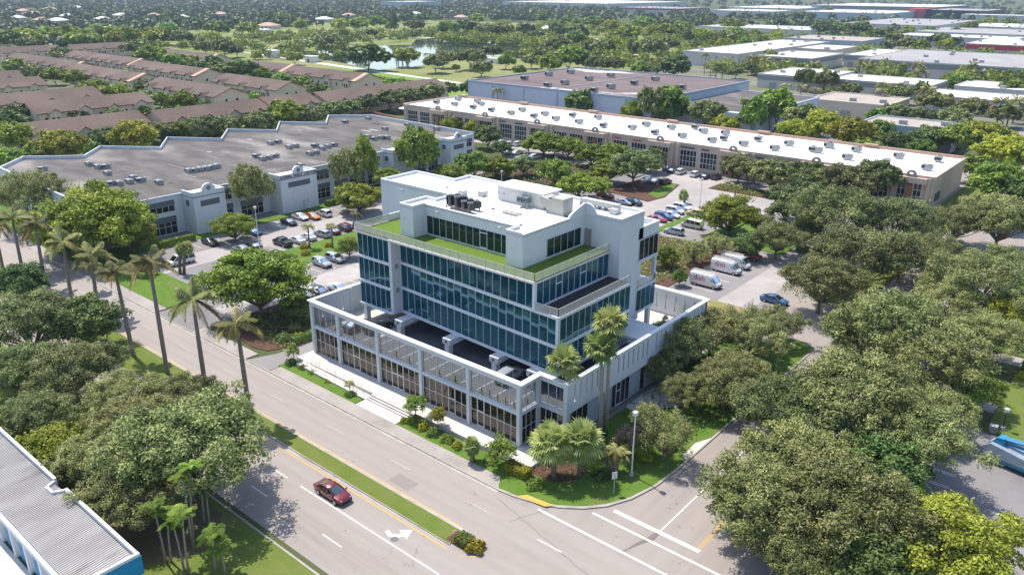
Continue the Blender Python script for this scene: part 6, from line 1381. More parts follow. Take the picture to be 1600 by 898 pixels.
# tower
TL,T1,T2,Yb=-81.3,-55.15,-51.5,85.7
Y0,Y1=71.5,69.8
fa=lambda x:Y0+(Y1-Y0)*(x-TL)/(T2-TL)
lv=[7.4,11.1,14.9,18.6]
q=MB(); q.prism([(-88.0,70.1),(-81.6,70.1),(-81.6,72.0),(T1-.3,70.5),(T1-.3,85.6),(T1-.3,91.4),(-86,91.4),(-86,80),(-88,80)],7.4,18.3); q.prism([(T1-.29,70.6),(T2-.3,70.35),(T2-.3,85.5),(T1-.29,85.5)],7.4,14.5); q.build('tower_core',mat('dark interior',(.05,.055,.06),.9),B)
for k in range(3):
    z0,z1=lv[k]+.17,lv[k+1]-.13
    curtain(B,(-88.2,69.8),(-81.5,69.8),z0,z1,6,seed=20+k)
    xr=T1 if k==2 else T2; 
    curtain(B,(-80.95,fa(-80.95)),(xr-.25,fa(xr-.25)),z0,z1,18 if k==2 else 21,seed=30+k)
    curtain(B,(xr,70.1),(xr,Yb),z0,z1,12,seed=40+k,doors=(3,7) if k==2 else ())
    q=MB(); q.box(xr-.32,xr+.02,Y1-.1,Y1+.3,z0-.05,z1+.05); q.build('corner_post',m_mull,B)
    curtain(B,(-88.2,80),(-88.2,69.9),z0,z1,9,seed=50+k)
for k,z in enumerate(lv):
    hi=.17 if k<3 else .1; lo=.13 if k else .13
    q=MB(); xr=T1 if k==3 else T2
    q.box(-88.35,-81.4,69.62,70.3,z-lo,z+hi); q.box(-88.35,-88.0,70.3,80,z-lo,z+hi)
    q.hexa([(-81.4,fa(-81.4)-.16,z-lo),(xr+.1,fa(xr)-.16,z-lo),(xr+.1,fa(xr)+.5,z-lo),(-81.4,fa(-81.4)+.5,z-lo)],[(-81.4,fa(-81.4)-.16,z+hi),(xr+.1,fa(xr)-.16,z+hi),(xr+.1,fa(xr)+.5,z+hi),(-81.4,fa(-81.4)+.5,z+hi)])
    q.box(xr-.3,xr+.101,fa(xr)+.48,Yb,z-lo,z+hi); q.build('floor_band',m_mull,B)
q=MB(); q.box(-81.5,-80.96,69.75,73.2,7.4,18.5); q.build('return_wall',m_white,B)
q=MB()
for z in(10.6,14.2): q.box(-80.96,-80.9,70.3,70.95,z,z+.7)
q.build('vent_grille',m_grey,B)
# roof terrace
q=MB(); q.prism([(-88.45,69.55),(T1+.15,69.55),(T1+.15,85.7),(-59.3,85.7),(-59.3,80.6),(-88.45,80.6)],18.45,18.7); q.build('terrace_slab',m_framel,B)
q=MB(); q.prism([(-88.1,70.0),(T1-.2,70.0),(T1-.2,85.65),(-59.35,85.65),(-59.35,80.55),(-88.1,80.55)],18.68,18.74); q.build('terrace_turf',m_turf,B)
m_scr=screenmat('terrace mesh screen',(.62,.60,.52),.62)
def railing(name,pts,z,h,step,ms=None,mp=None):
    pp=MB(); sc=MB()
    for a,b in zip(pts[:-1],pts[1:]):
        L=math.dist(a,b); n=max(1,int(round(L/step))); nn,d=nrm(a,b)
        for i in range(n+1):
            x,y=a[0]+(b[0]-a[0])*i/n,a[1]+(b[1]-a[1])*i/n; pp.box(x-.03,x+.03,y-.03,y+.03,z,z+h)
        pp.bar(a,b,nn,.03,.03,z+h-.06,z+h)
        pp.bar(a,b,nn,.02,.02,z+.08,z+.12)
        if ms: sc.add([(a[0],a[1],z+.12),(b[0],b[1],z+.12),(b[0],b[1],z+h-.06),(a[0],a[1],z+h-.06)],[(0,1,2,3)])
        else:
            for k in range(1,6): pp.bar(a,b,nn,.008,.008,z+.12+k*(h-.2)/6,z+.14+k*(h-.2)/6)
    o=pp.build(name,mp or m_lgrey,B)
    if ms: sc.build('mesh_screen',ms,o)
    return o
railing('terrace_railing',[(-88.3,76),(-88.3,69.7),(T1,69.7),(T1,85.6)],18.7,1.1,1.55,m_scr,m_beige)
q=MB(); q.box(-88.5,-88.25,76.05,80.5,18.7,19.75); q.build('terrace_parapet',m_white,B)
q=MB(); q.box(T1+.1,T2-.05,70.1,85.6,14.95,15.13); q.build('balcony_floor',mat('dark balcony decking',(.035,.032,.035),.8),B)
q=MB(); q.box(T1-.05,T1+.16,70.1,85.6,15.13,15.35); q.build('balcony_kerb',m_frame,B)
railing('balcony_railing',[(T1+.1,69.75),(T2,69.75),(T2,85.6)],15.12,1.1,1.3,screenmat('balcony mesh screen',(.58,.56,.52),.55),m_lgrey)
# upper masses: solid walls, parapet and roof
roofp=[(-59.3,72.4),(-59.3,85.8),(-53.5,85.8),(-53.5,91.6),(-86.2,91.6),(-86.2,88.2),(-95,88.2),(-95,80.5),(-79.6,80.5),(-79.6,77.6),(-81.7,77.6),(-81.7,72.4),(-79,72.4),(-79,74.8),(-62,74.8),(-62,72.4)]
q=MB(); q.prism(roofp,18.6,22.95); q.build('penthouse_walls',m_white,B)
q=MB(); q.prism(offs(roofp,.32),22.9,22.97); q.build('roof_membrane',m_roofw,B)
q=MB(); ins=offs(roofp,.3); n=len(roofp)
for i in range(n):
    j=(i+1)%n; h=23.32 if i not in (0,13) else 23.12
    a,b,c,d2=roofp[i],roofp[j],ins[j],ins[i]
    q.hexa([a+(22.9,),b+(22.9,),c+(22.9,),d2+(22.9,)],[a+(h,),b+(h,),c+(h,),d2+(h,)])
q.build('roof_parapet',m_white,B)
q=MB()
for i in range(n):
    j=(i+1)%n; h=23.32 if i not in (0,13) else 23.12
    o=offs(roofp,-.04); a,b,c,d2=o[i],o[j],ins[j],ins[i]
    q.hexa([a+(h+.001*i,),b+(h+.001*i,),c+(h+.001*i,),d2+(h+.001*i,)],[a+(h+.07+.001*i,),b+(h+.07+.001*i,),c+(h+.07+.001*i,),d2+(h+.07+.001*i,)])
q.build('coping',m_cap,B)
# curved raised parapet wrapped round the inner corner
q=MB(); prof=[(0,0),(.5,.35),(1.0,.55),(1.9,.85),(2.9,1.15),(3.6,1.3)]
for (u0,h0),(u1,h1) in zip(prof[:-1],prof[1:]):
    ya,yb=82.2+u0,82.2+u1; q.hexa([(-59.6,ya,22.9),(-59.28,ya,22.9),(-59.28,yb,22.9),(-59.6,yb,22.9)],[(-59.6,ya,23.3+h0),(-59.28,ya,23.3+h0),(-59.28,yb,23.3+h1),(-59.6,yb,23.3+h1)])
prof=[(0,1.3),(.7,1.25),(1.3,.9),(1.6,.4),(1.9,.1)]
for (u0,h0),(u1,h1) in zip(prof[:-1],prof[1:]):
    xa,xb=-59.28+u0,-59.28+u1; q.hexa([(xa,85.78,22.9),(xb,85.78,22.9),(xb,86.1,22.9),(xa,86.1,22.9)],[(xa,85.78,23.3+h0),(xb,85.78,23.3+h1),(xb,86.1,23.3+h1),(xa,86.1,23.3+h0)])
q.build('curved_parapet',m_white,B)
curtain(B,(-78.7,74.73),(-62.2,74.73),18.95,21.7,13,m_glassp,m_frame,'terrace_window',seed=3,doors=(8,))
curtain(B,(-59.23,77.3),(-59.23,84.8),18.95,21.5,5,m_glassp,m_frame,'terrace_window',seed=4)
q=MB(); q.box(-59.2,-58.15,85.7,85.78,18.75,21.1); q.build('terrace_door',mat('taupe door',(.30,.26,.25),.6),B)
q=MB()
for x,y,z in((-76.5,74.6,22.45),(-65,74.6,22.45),(-90,80.4,22.3)): q.box(x-.25,x+.25,y-.15,y+.1,z,z+.14)
for x,y,z in((-61.2,72.33,21.2),(-80.9,72.33,21.4)): q.cyl((x,y,z),.12,.12,8)
q.build('wall_light',m_lgrey,B)
# lower stair core, rear body and right-hand bay
q=MB(); q.box(-95,-88.6,80.5,88.2,0,18.6); q.build('stair_tower',m_white,B)
q=MB(); q.box(-59.3,-53.5,85.8,90.5,4.9,18.6); q.box(-86,-53.55,86,91.6,7.4,18.6); q.box(-78,-60,78,91,0.3,7.5); q.build('core_wall',m_white,B)
q=MB(); q.prism([(-60,90.45),(-53.5,90.45),(-53.5,95.8),(-60,95.8)],19.4,20.3); q.box(-60,-53.5,90.5,90.75,20.3,21.05); q.box(-53.75,-53.5,90.75,95.8,20.3,21.05); q.box(-60,-53.75,95.55,95.8,20.3,21.05); q.build('bay_wall',m_white,B)
q=MB(); q.box(-53.8,-53.44,90.4,95.85,21.05,21.12); q.box(-60,-53.8,95.5,95.85,21.05,21.12); q.build('coping',m_cap,B)
q=MB(); q.box(-60,-53.7,90.6,95.7,16.3,19.3); q.box(-60,-53.7,90.6,95.7,8.7,12.0); q.box(-60,-58.5,90.6,95.7,12,16.4); q.build('bay_core',mat('dark interior',(.05,.055,.06)),B)
curtain(B,(-53.5,90.75),(-53.5,95.8),16.3,19.3,4,m_glassd,m_frame,'bay_window',seed=5)
curtain(B,(-53.5,90.75),(-53.5,95.8),8.6,11.9,4,m_glass,m_frame,'bay_window',seed=6)
q=MB(); q.box(-60,-53.4,90.5,95.9,15.95,16.3); q.box(-60,-53.4,90.5,95.9,11.9,12.25); q.box(-60,-53.4,90.5,95.9,8.3,8.6); q.box(-54,-53.5,95.3,95.8,12.25,15.95); q.box(-54.2,-53.6,94.6,95.2,4.9,8.3); q.build('bay_slab',m_frame,B)
railing('bay_railing',[(-53.5,90.8),(-53.5,95.75)],12.25,1.1,.8,m_scr)
q=MB(); q.box(-53.4,-47.98,82.8,88.2,8.45,8.8); q.build('ramp_roof',mat('ramp roof paint',(.60,.61,.62),.8),B)
q=MB(); q.box(-53.4,-53.0,82.8,88.2,4.9,8.45); q.build('ramp_wall',m_white,B)
# ------------------------------------------------------------------ roof machinery (each can be lifted off)
RZ=22.97
def condenser(x,y,h,label):
    t=thing('condenser_unit',label,'air unit','dark condensers in a block at the roof edge',(x,y,RZ+.42))
    q=MB(); q.prism([(.38*math.cos(a)*1.2,.38*math.sin(a)*1.2) for a in np.linspace(PI/8,2*PI+PI/8,8,False)],0,h); q.build('casing',m_cond,t)
    q=MB(); q.cyl((0,0,h),.40,.09,16); q.build('fan_ring',m_grey,t); q=MB(); q.cyl((0,0,h+.05),.30,.05,14); q.build('fan_well',m_dark,t)
    q=MB(); [q.box(-.47+i*.3,-.42+i*.3,-.44,.44,.08,h-.08) for i in range(4)]; q.build('guard_bars',m_dark,t); return t
m_cond=mat('dark condenser casing',(.19,.19,.205),.55,(.10,.10,.11),3)
st=thing('condenser_stand','rusty steel stand under the dark condensers at the terrace edge of the roof','stand',None,(-73.6,76.8,RZ))
q=MB()
for y in(-.9,.9): q.box(-2.4,2.4,y-.06,y+.06,.28,.4)
for x in np.linspace(-2.3,2.3,6):
    for y in(-.9,.9): q.box(x-.05,x+.05,y-.05,y+.05,0,.3)
q.build('beams',mat('rusty steel',(.24,.17,.12),.8),st)
for i,(x,y,h) in enumerate([(-75.3,76.2,1.45),(-74.1,76.2,1.4),(-72.8,76.2,1.0),(-71.6,76.2,.95),(-75.3,77.5,1.3),(-74.1,77.5,1.25),(-72.8,77.5,1.05),(-71.6,77.5,1.0)]):
    condenser(x,y,h,('tall' if h>1.1 else 'short')+' dark condenser, '+['first','second','third','fourth'][i%4]+' from the left in the '+('front' if i<4 else 'back')+' row')
def rtu(name,x,y,z,sx,sy,h,label,group,m=None,fan=True,leg=.15):
    t=thing(name,label,'air unit',group,(x,y,z))
    q=MB(); q.box(-sx,sx,-sy,sy,leg,h); q.build('casing',m or m_lgrey,t)
    q=MB(); q.box(-sx*.9,sx*.9,-sy*.9,sy*.9,0,leg); q.build('kerb_base',m_grey,t)
    if fan:
        q=MB(); q.cyl((sx*.4,0,h),min(sx,sy)*.55,.06,12); q.build('fan',m_dark,t)
        q=MB(); q.box(-sx-.01,-sx*.2,-sy-.012,sy+.012,leg+.15,h-.2); q.build('louvre',m_grey,t)
    return t
for i,(x,y) in enumerate([(-72.7,84.6),(-68.0,83.2)]):
    t=thing('small_condenser',['grey condensing set on legs left of the roof machine room','grey condensing set on legs before the middle of the roof machine room'][i],'air unit','condensing sets before the machine room',(x,y,RZ))
    for k in(0,1):
        q=MB(); q.box(-.9+k*1.0,-.1+k*1.0,-.45,.45,.7,1.5); q.build('casing',mat('slate casing',(.16,.20,.22),.6),t)
        q=MB(); q.cyl((-.5+k*1.0,-.48,1.1),.3,.04,12); q.build('fan',m_dark,t)
    q=MB(); [q.box(a-.04,a+.04,b-.04,b+.04,0,.72) for a in(-.9,0,.9) for b in(-.4,.4)]; q.build('leg_frame',m_lgrey,t)
q=MB(); q.box(-73.4,-65.0,83.9,87.4,RZ,RZ+2.1); q.build('machine_room',mat('machine room siding',(.62,.61,.59),.8,(.55,.54,.52),.6)); mr=bpy.data.objects['machine_room']; tag(mr,'low white machine room on the rear of the main roof','machine room')
q=MB(); q.box(-73.7,-64.7,83.6,87.7,RZ+2.1,RZ+2.3); q.build('roof',m_roofw,mr)
t=thing('air_handler','large pale air handler with sloping underside on the main roof','air unit',None,(-62.3,84.0,RZ))
q=MB(); q.loft([[(x,y,z) for x,z in((-2.6,2.2),(-2.4,1.2),(-1.2,.35),(-.9,.3),(1.4,.3),(1.4,2.3),(-.6,2.3),(-.7,1.9))] for y in(-1.1,1.1)]); q.build('casing',mat('weathered beige casing',(.46,.45,.40),.7,(.38,.37,.33),.9),t)
q=MB(); q.box(-1.0,1.5,-1.15,1.15,0,.3); q.build('kerb_base',m_grey,t)
q=MB(); q.box(-2.3,-.8,-.9,.9,1.9,2.02); q.build('inlet_grille',m_dark,t)
t=thing('roof_hatch','flat grey skylight hatch in the middle of the white roof','hatch',None,(-67,79.6,RZ)); q=MB(); q.box(-1.2,1.2,-.7,.7,0,.25); q.build('curb',m_lgrey,t); q=MB(); q.box(-1.25,1.25,-.03,.03,.25,.3); q.box(-1.25,1.25,-.75,-.7,.2,.3); q.build('lid_frame',m_grey,t)
for i,(x,y,L) in enumerate([(-65.5,76.6,6.5),(-64.8,78.2,7.2)]):
    t=thing('pipe_rack',['low pipe rack of small posts nearer the terrace edge of the roof','low pipe rack of small posts farther from the terrace edge of the roof'][i],'pipe rack','pipe racks on the main roof',(x,y,RZ)); q=MB()
    for k in range(8): q.tube([(-L/2+k*L/7,0,0),(-L/2+k*L/7,0,.55)],.035,5); q.tube([(-L/2+k*L/7,.5,0),(-L/2+k*L/7,.5,.55)],.035,5); q.tube([(-L/2+k*L/7,0,.5),(-L/2+k*L/7,.5,.5)],.03,5)
    for y2 in(0,.5): q.tube([(-L/2,y2,.55),(L/2,y2,.55)],.04,5)
    q.build('pipes',mat('pinkish conduit',(.55,.47,.42),.7),t)
for i,(x,y,lab) in enumerate([(-79,82.5,'small grey roof vent box, left one behind the dark condensers'),(-76.5,84,'small grey roof vent box, right one behind the dark condensers'),(-56.5,88.6,'small pale unit on the right corner of the main roof')]):
    rtu('roof_unit',x,y,RZ,.5,.5,.75,lab,None,None,False)
t=thing('duct_run','pale duct and walkway along the rear right of the main roof','duct',None,(-59.5,89.5,RZ)); q=MB(); q.box(-3,3.2,-.5,.5,.5,1.15); q.build('duct',m_lgrey,t); [box1('support',m_grey,t,a,a+.1,-.6,.6,0,.5) for a in np.linspace(-3,3,7)]; q=MB(); [q.tube([(a,-.9,0),(a,-.9,1.0)],.03,5) for a in np.linspace(-3,3,7)]; q.tube([(-3,-.9,1),(3,-.9,1)],.03,5); q.build('handrail',m_lgrey,t)
for i,(x,y) in enumerate([(-84,84.3),(-70.5,79.6),(-62.6,76.0),(-60.5,83.2)]):
    t=thing('roof_drain','small dark drain cap set in the white main roof, '+['leftmost','second from left','third from left','rightmost'][i],'roof drain','drain caps on the main roof',(x,y,RZ)); q=MB(); q.cyl((0,0,0),.3,.14,12,.12); q.build('cap',m_dark,t)
for i,(x,y,h) in enumerate([(-63.5,90.8,1.5),(-62.6,90.8,1.2),(-74.8,83.3,1.4)]):
    t=thing('vent_pipe','thin pale vent pipe rising from the main roof, '+['taller of the rear pair','shorter of the rear pair','one left of the machine room'][i],'vent pipe','vent pipes on the main roof',(x,y,RZ)); q=MB(); q.tube([(0,0,0),(0,0,h)],.07,8); q.tube([(0,0,h),(.12,0,h+.1)],.09,8); q.build('pipe',m_lgrey,t)
# hand rails of the ramp and steps
t=thing('ramp_railing','thin grey double handrail along the entrance ramp','railing',None,(-83,60,.2))
q=MB()
for yy,x0,x1 in((.15,-5.5,7.5),(-1.05,-7,7.6)):
    for x in np.linspace(x0,x1,8): q.tube([(x,yy,.1),(x,yy,1.25)],.025,5)
    for z in(.75,1.25): q.tube([(x0,yy,z),(x1,yy,z)],.025,5)
q.build('rails',m_lgrey,t)
for i,x in enumerate((-74.9,-71.0)):
    t=thing('step_handrail',['thin handrail at the left end of the entrance steps','thin handrail in the middle of the entrance steps'][i],'handrail','handrails of the entrance steps',(x,59.2,.2)); q=MB(); q.tube([(0,0,0),(0,0,.95),(0,1.1,1.35),(0,1.1,.4)],.028,6); q.build('rail',m_lgrey,t)
# ------------------------------------------------------------------ the stepped white office block with lettered tower
D=placed('stepped_office_block','long white two-storey office block with grey roof, stepped rear parapet and arched entrance towers','building',None,(-190,120,0))
fr=[(-166,62),(-166,83.4),(-166,105.5),(-168,143),(-168,165),(-168,181)]
rear=[(-219,183),(-229.5,172.3),(-217.3,162),(-230.4,153),(-217.4,143),(-230.3,133.8),(-216.9,123.6),(-231,114.3),(-217.5,105.2),(-231.8,95),(-221.5,86.2),(-232,75.2),(-222,66)]
dp=[(-166,64),(-166,130),(-168.2,130.5),(-168.2,181)]+rear
q=MB(); q.prism(dp,0,8.3); q.build('walls',m_white,D)
q=MB(); q.prism(offs(dp,.4),8.25,8.42); q.build('roof',mat('grey gravel roof',(.145,.133,.122),.95,(.092,.083,.077),.22,c3=(.28,.255,.235),ns3=.085,stretch=(.45,1,1),thr=(.52,.68)),D)
rr=random.Random(21)
for k in range(26):
    x,y=rr.uniform(-216,-170),rr.uniform(70,178); a,b=rr.choice(((rr.uniform(1,4),.12),(.12,rr.uniform(2,6)),(rr.uniform(.6,2.5),rr.uniform(.5,1.6)))); pq=MB(); pq.sheet(rect(x-a,x+a,y-b,y+b),8.43+.001*k); pq.build('roof_patch',mat('pale roof patch',(.36,.33,.32),.95,(.28,.25,.24),.6) if k%3 else mat('dark roof seam',(.07,.062,.06),.95),D)
q=MB(); ins=offs(dp,.45); ou=offs(dp,-.06)
for i in range(len(dp)):
    j=(i+1)%len(dp); h=8.75 if i<3 else 9.25
    q.hexa([ou[i]+(8.2,),ou[j]+(8.2,),ins[j]+(8.2,),ins[i]+(8.2,)],[ou[i]+(h+.002*i,),ou[j]+(h+.002*i,),ins[j]+(h+.002*i,),ins[i]+(h+.002*i,)])
q.build('parapet',mat('pale parapet',(.60,.63,.67),.8,(.52,.55,.60),.5),D)
def etower(y0,y1,x,sign):
    q=MB(); q.box(x-5,x,y0,y1,0,8.9); q.build('tower_wall',m_white,D)
    q=MB(); c=(y0+y1)/2
    prof=[(-(y1-y0)/2,8.9),(-(y1-y0)/2,9.5),(-2.0,9.55)]+[(-1.55*math.cos(a),9.6+1.5*math.sin(a)) for a in np.linspace(0,PI,11)]+[(2.0,9.55),((y1-y0)/2,9.5),((y1-y0)/2,8.9)]
    q.loft([[(xx,c+u,z) for u,z in prof] for xx in(x-.5,x+.06)]); q.box(x-5,x-.5,y0,y0+.4,8.9,9.45); q.box(x-5,x-.5,y1-.4,y1,8.9,9.45); q.build('arched_parapet',m_white,D)
    q=MB(); q.box(x,x+.1,y0-.06,y1+.06,8.35,8.5); q.box(x-5,x,y0-.08,y0,8.35,8.5); q.build('cornice',mat('blue grey trim',(.17,.20,.25),.7),D)
    q=MB(); q.loft([[(xx,c+.52*math.cos(a),10.05+.52*math.sin(a)) for a in np.linspace(0,2*PI,18,False)] for xx in(x+.05,x+.10)]); q.build('round_ornament',mat('blue grey trim',(.17,.20,.25)),D)
    q=MB(); q.box(x+.01,x+.05,c-(y1-y0)*.30,c+(y1-y0)*.30,6.2,7.5); q.build('window',mat('grey tinted panel',(.12,.13,.15),.3),D)
    q=MB(); q.box(x-3.4,x-2.0,y0-.04,y0-.01,6.2,7.5); q.build('window',mat('grey tinted panel',(.12,.13,.15)),D)
    if sign:
        fc=bpy.data.curves.new('tower lettering','FONT'); fc.body='DORAL WEST CENTER'; fc.size=.98; fc.extrude=.03; fc.align_x='CENTER'; fc.space_character=1.08; fc.offset=.012; fc.materials.append(m_blk)
        fo=text_obj('sign_lettering',fc,D); fo.matrix_parent_inverse=INV[D.name]; fo.location=(x+.09,c,8.62); fo.rotation_euler=(PI/2,0,PI/2)
        q=MB(); q.box(x+.02,x+.06,c+.4,c+1.3,.2,2.6); q.box(x+.02,x+.06,c+1.9,c+2.4,1.6,2.6); q.build('service_hatch',mat('pale hatch',(.5,.5,.54),.7),D)
TW=[(83.4,91,-160.9),(105.5,116,-160.9),(144,153.5,-164.2),(166.5,173.5,-164.2)]
for i,(a,b,x) in enumerate(TW): etower(a,b,x,i==1)
m_awn=mat('grey window head panel',(.13,.14,.17),.5)
for y0,y1,x in [(65,71,-166),(74.5,81.5,-166),(92,95.5,-166),(97.5,103.5,-166),(117.5,123.5,-166),(125,129.5,-166),(131.5,137,-168.2),(138,142.5,-168.2),(155,160,-168.2),(161,165,-168.2),(175,180,-168.2)]:
    n=max(3,int((y1-y0)/1.4))
    curtain(D,(x+.02,y0),(x+.02,y1),5.1,6.5,n,m_glassd,m_framel,'window',mw=.1)
    curtain(D,(x+.02,y0),(x+.02,y1),.2,2.9,n,m_glassd,m_framel,'shopfront',trans=(1.9,),mw=.1)
    box1('head_panel',m_awn,D,x,x+.16,y0,y1,6.5,7.6); box1('head_panel',m_awn,D,x,x+.18,y0,y1,2.9,4.1)
q=MB(); q.box(-167.9,-163.5,176,181,2.8,3.0); q.box(-163.55,-163.4,176,181,2.2,3.0); q.build('canopy',mat('orange awning',(.62,.14,.06),.7),D)
# ------------------------------------------------------------------ the long tan building with white roof
m_tan=mat('tan stucco',(.56,.44,.36),.9,(.51,.40,.33),.4); m_tand=mat('brown pilaster',(.30,.155,.085),.9)
Wb=placed('long_tan_building','very long tan commercial building with bright white roof and gridded windows','building',None,(-140,230,0))
q=MB(); q.box(-237,-44,214.6,246,0,7.7); q.build('walls',m_tan,Wb)
q=MB(); q.box(-236.6,-44.4,215,245.5,7.6,7.75); q.build('roof',mat('long white roof',(.80,.78,.76),.8,(.74,.72,.70),.5,c3=(.81,.80,.79),ns3=.09),Wb)
rr=random.Random(4)
for k in range(22):
    x,y=rr.uniform(-230,-50),rr.uniform(218,243); pq=MB(); a=rr.uniform(.6,3.5); pq.sheet([(x+a*rr.uniform(.5,1)*math.cos(t),y+rr.uniform(.25,.9)*math.sin(t)) for t in np.linspace(0,2*PI,9,False)],7.76+.001*k); pq.build('roof_stain',mat('roof ponding stain',(.40,.34,.29),.9,(.66,.62,.58),1.2),Wb)
q=MB(); q.box(-237.2,-43.8,214.4,215.0,7.5,8.1); q.box(-237.2,-236.6,215,246.2,7.5,8.3); q.box(-44.4,-43.8,215,246.2,7.5,8.15); q.build('parapet',m_tan,Wb)
q=MB(); q.box(-237,-44.4,245.5,246.2,7.5,8.5); 
for i in range(6): q.box(-236+i*33,-232+i*33,244.8,246.3,8.5,8.9)
q.build('rear_parapet',mat('orange brown coping',(.45,.30,.22),.9),Wb)
mod=24.0
for k in range(8):
    x0=-236+k*mod
    for a,b in((1.5,7.0),(8.2,13.6)):
        if x0+b<-45: curtain(Wb,(x0+a,214.57),(x0+b,214.57),1.1,6.0,5,m_glassd,m_framel,'gridded_window',trans=(2.7,4.3),mw=.13)
    for a,b in((15.6,17.6),(19.4,21.4)):
        if x0+b<-45: curtain(Wb,(x0+a,214.57),(x0+b,214.57),.3,6.0,2,m_glassd,m_framel,'entrance_window',trans=(2.6,4.3),mw=.13)
    for a in(.3,14.4,22.4): box1('pilaster',m_tan,Wb,x0+a,x0+a+.9,214.1,214.6,0,7.6)
    q=MB(); q.box(x0+17.9,x0+19.1,213.6,214.6,0,5.6); q.build('entrance_pier',m_tand,Wb)
    q=MB(); q.box(x0+14.6,x0+22.4,213.3,214.6,6.1,7.5); q.build('entrance_hood',m_tan,Wb)
    q=MB(); cxx=x0+18.5
    q.loft([[(cxx+rr*math.cos(a),yy,8.1+rr*math.sin(a)) for a in np.linspace(-.35,PI+.35,12)]+[(cxx+ri*math.cos(a),yy,8.1+ri*math.sin(a)) for a in np.linspace(PI+.35,-.35,12)] for yy,rr,ri in((213.9,1.15,.62),(214.7,1.15,.62))]); q.build('half_ring_ornament',mat('grey ring',(.33,.31,.30),.8),Wb)
    r=random.Random(k); 
    q=MB()
    for a in(1.8,8.6):
        xx=x0+a
        for j in range(r.randint(5,9)): 
            w=r.uniform(.25,.5); q.box(xx,xx+w,214.3,214.4,6.55,6.95); xx+=w+.12
    if k in(2,4,5,6): q.build('blurred_sign_letters',m_blk if k!=4 else m_red,Wb)
curtain(Wb,(-43.97,217),(-43.97,223),1.0,3.6,4,m_glassd,m_framel,'side_window')
# ------------------------------------------------------------------ the blue-walled warehouse and its white annex
m_blue=mat('pale blue wall',(.46,.52,.59),.9,(.43,.49,.56),.2); 
Bw=placed('blue_warehouse','huge warehouse with pale blue-grey walls and patchy brown roof','warehouse',None,(-205,310,0))
q=MB(); q.box(-255,-158,271,357,0,10.7); q.build('walls',m_blue,Bw)
q=MB(); q.box(-254.5,-158.5,271.5,356.5,10.65,10.8); q.build('roof',mat('patchy brown roof',(.135,.10,.098),.95,(.185,.145,.14),.10,c3=(.50,.47,.46),ns3=.045,stretch=(.45,1,1),thr=(.60,.66)),Bw)
q=MB(); 
for b in((-255.2,-157.8,270.8,271.4),(-255.2,-157.8,356.6,357.2),(-255.2,-254.6,271.4,356.6),(-158.4,-157.8,271.4,356.6)): q.box(*b,10.5,11.3)
q.build('parapet',mat('blue grey parapet',(.30,.36,.43),.8),Bw)
for x in(-240,-222,-204,-186,-170): box1('wall_joint',mat('joint grey',(.36,.42,.49),.9),Bw,x-.15,x+.15,270.7,270.95,0,10.5)
box1('roof_joint',m_grey,Bw,-208,-207.2,271.5,356.5,10.8,11.0)
An=placed('white_annex','white two-storey office annex at the right end of the blue warehouse with a grey roof','building',None,(-140,300,0))
q=MB(); q.box(-157.7,-121,281,345,0,7.8); q.box(-132,-121,278.5,281,0,8.4); q.build('walls',mat('cool white wall',(.56,.60,.66),.85),An)
q=MB(); q.box(-157.2,-121.5,281.5,344.5,7.75,7.9); q.build('roof',mat('grey gravel roof',(.225,.205,.195)),An)
q=MB(); 
for b in((-157.7,-120.8,280.9,281.4),(-157.7,-120.8,344.6,345.1),(-121.4,-120.8,281.4,344.6)): q.box(*b,7.6,8.3)
q.build('parapet',mat('cool white wall',(.56,.60,.66)),An)
for a,b in((-156,-150),(-147,-141),(-139.5,-134)): curtain(An,(a,280.97),(b,280.97),4.3,6.6,4,m_glassd,m_framel,'window')
curtain(An,(-131,278.47),(-125,278.47),3.9,6.8,4,m_glassd,m_framel,'window'); curtain(An,(-129,278.47),(-125.5,278.47),.3,2.6,3,m_glassd,m_framel,'entrance')
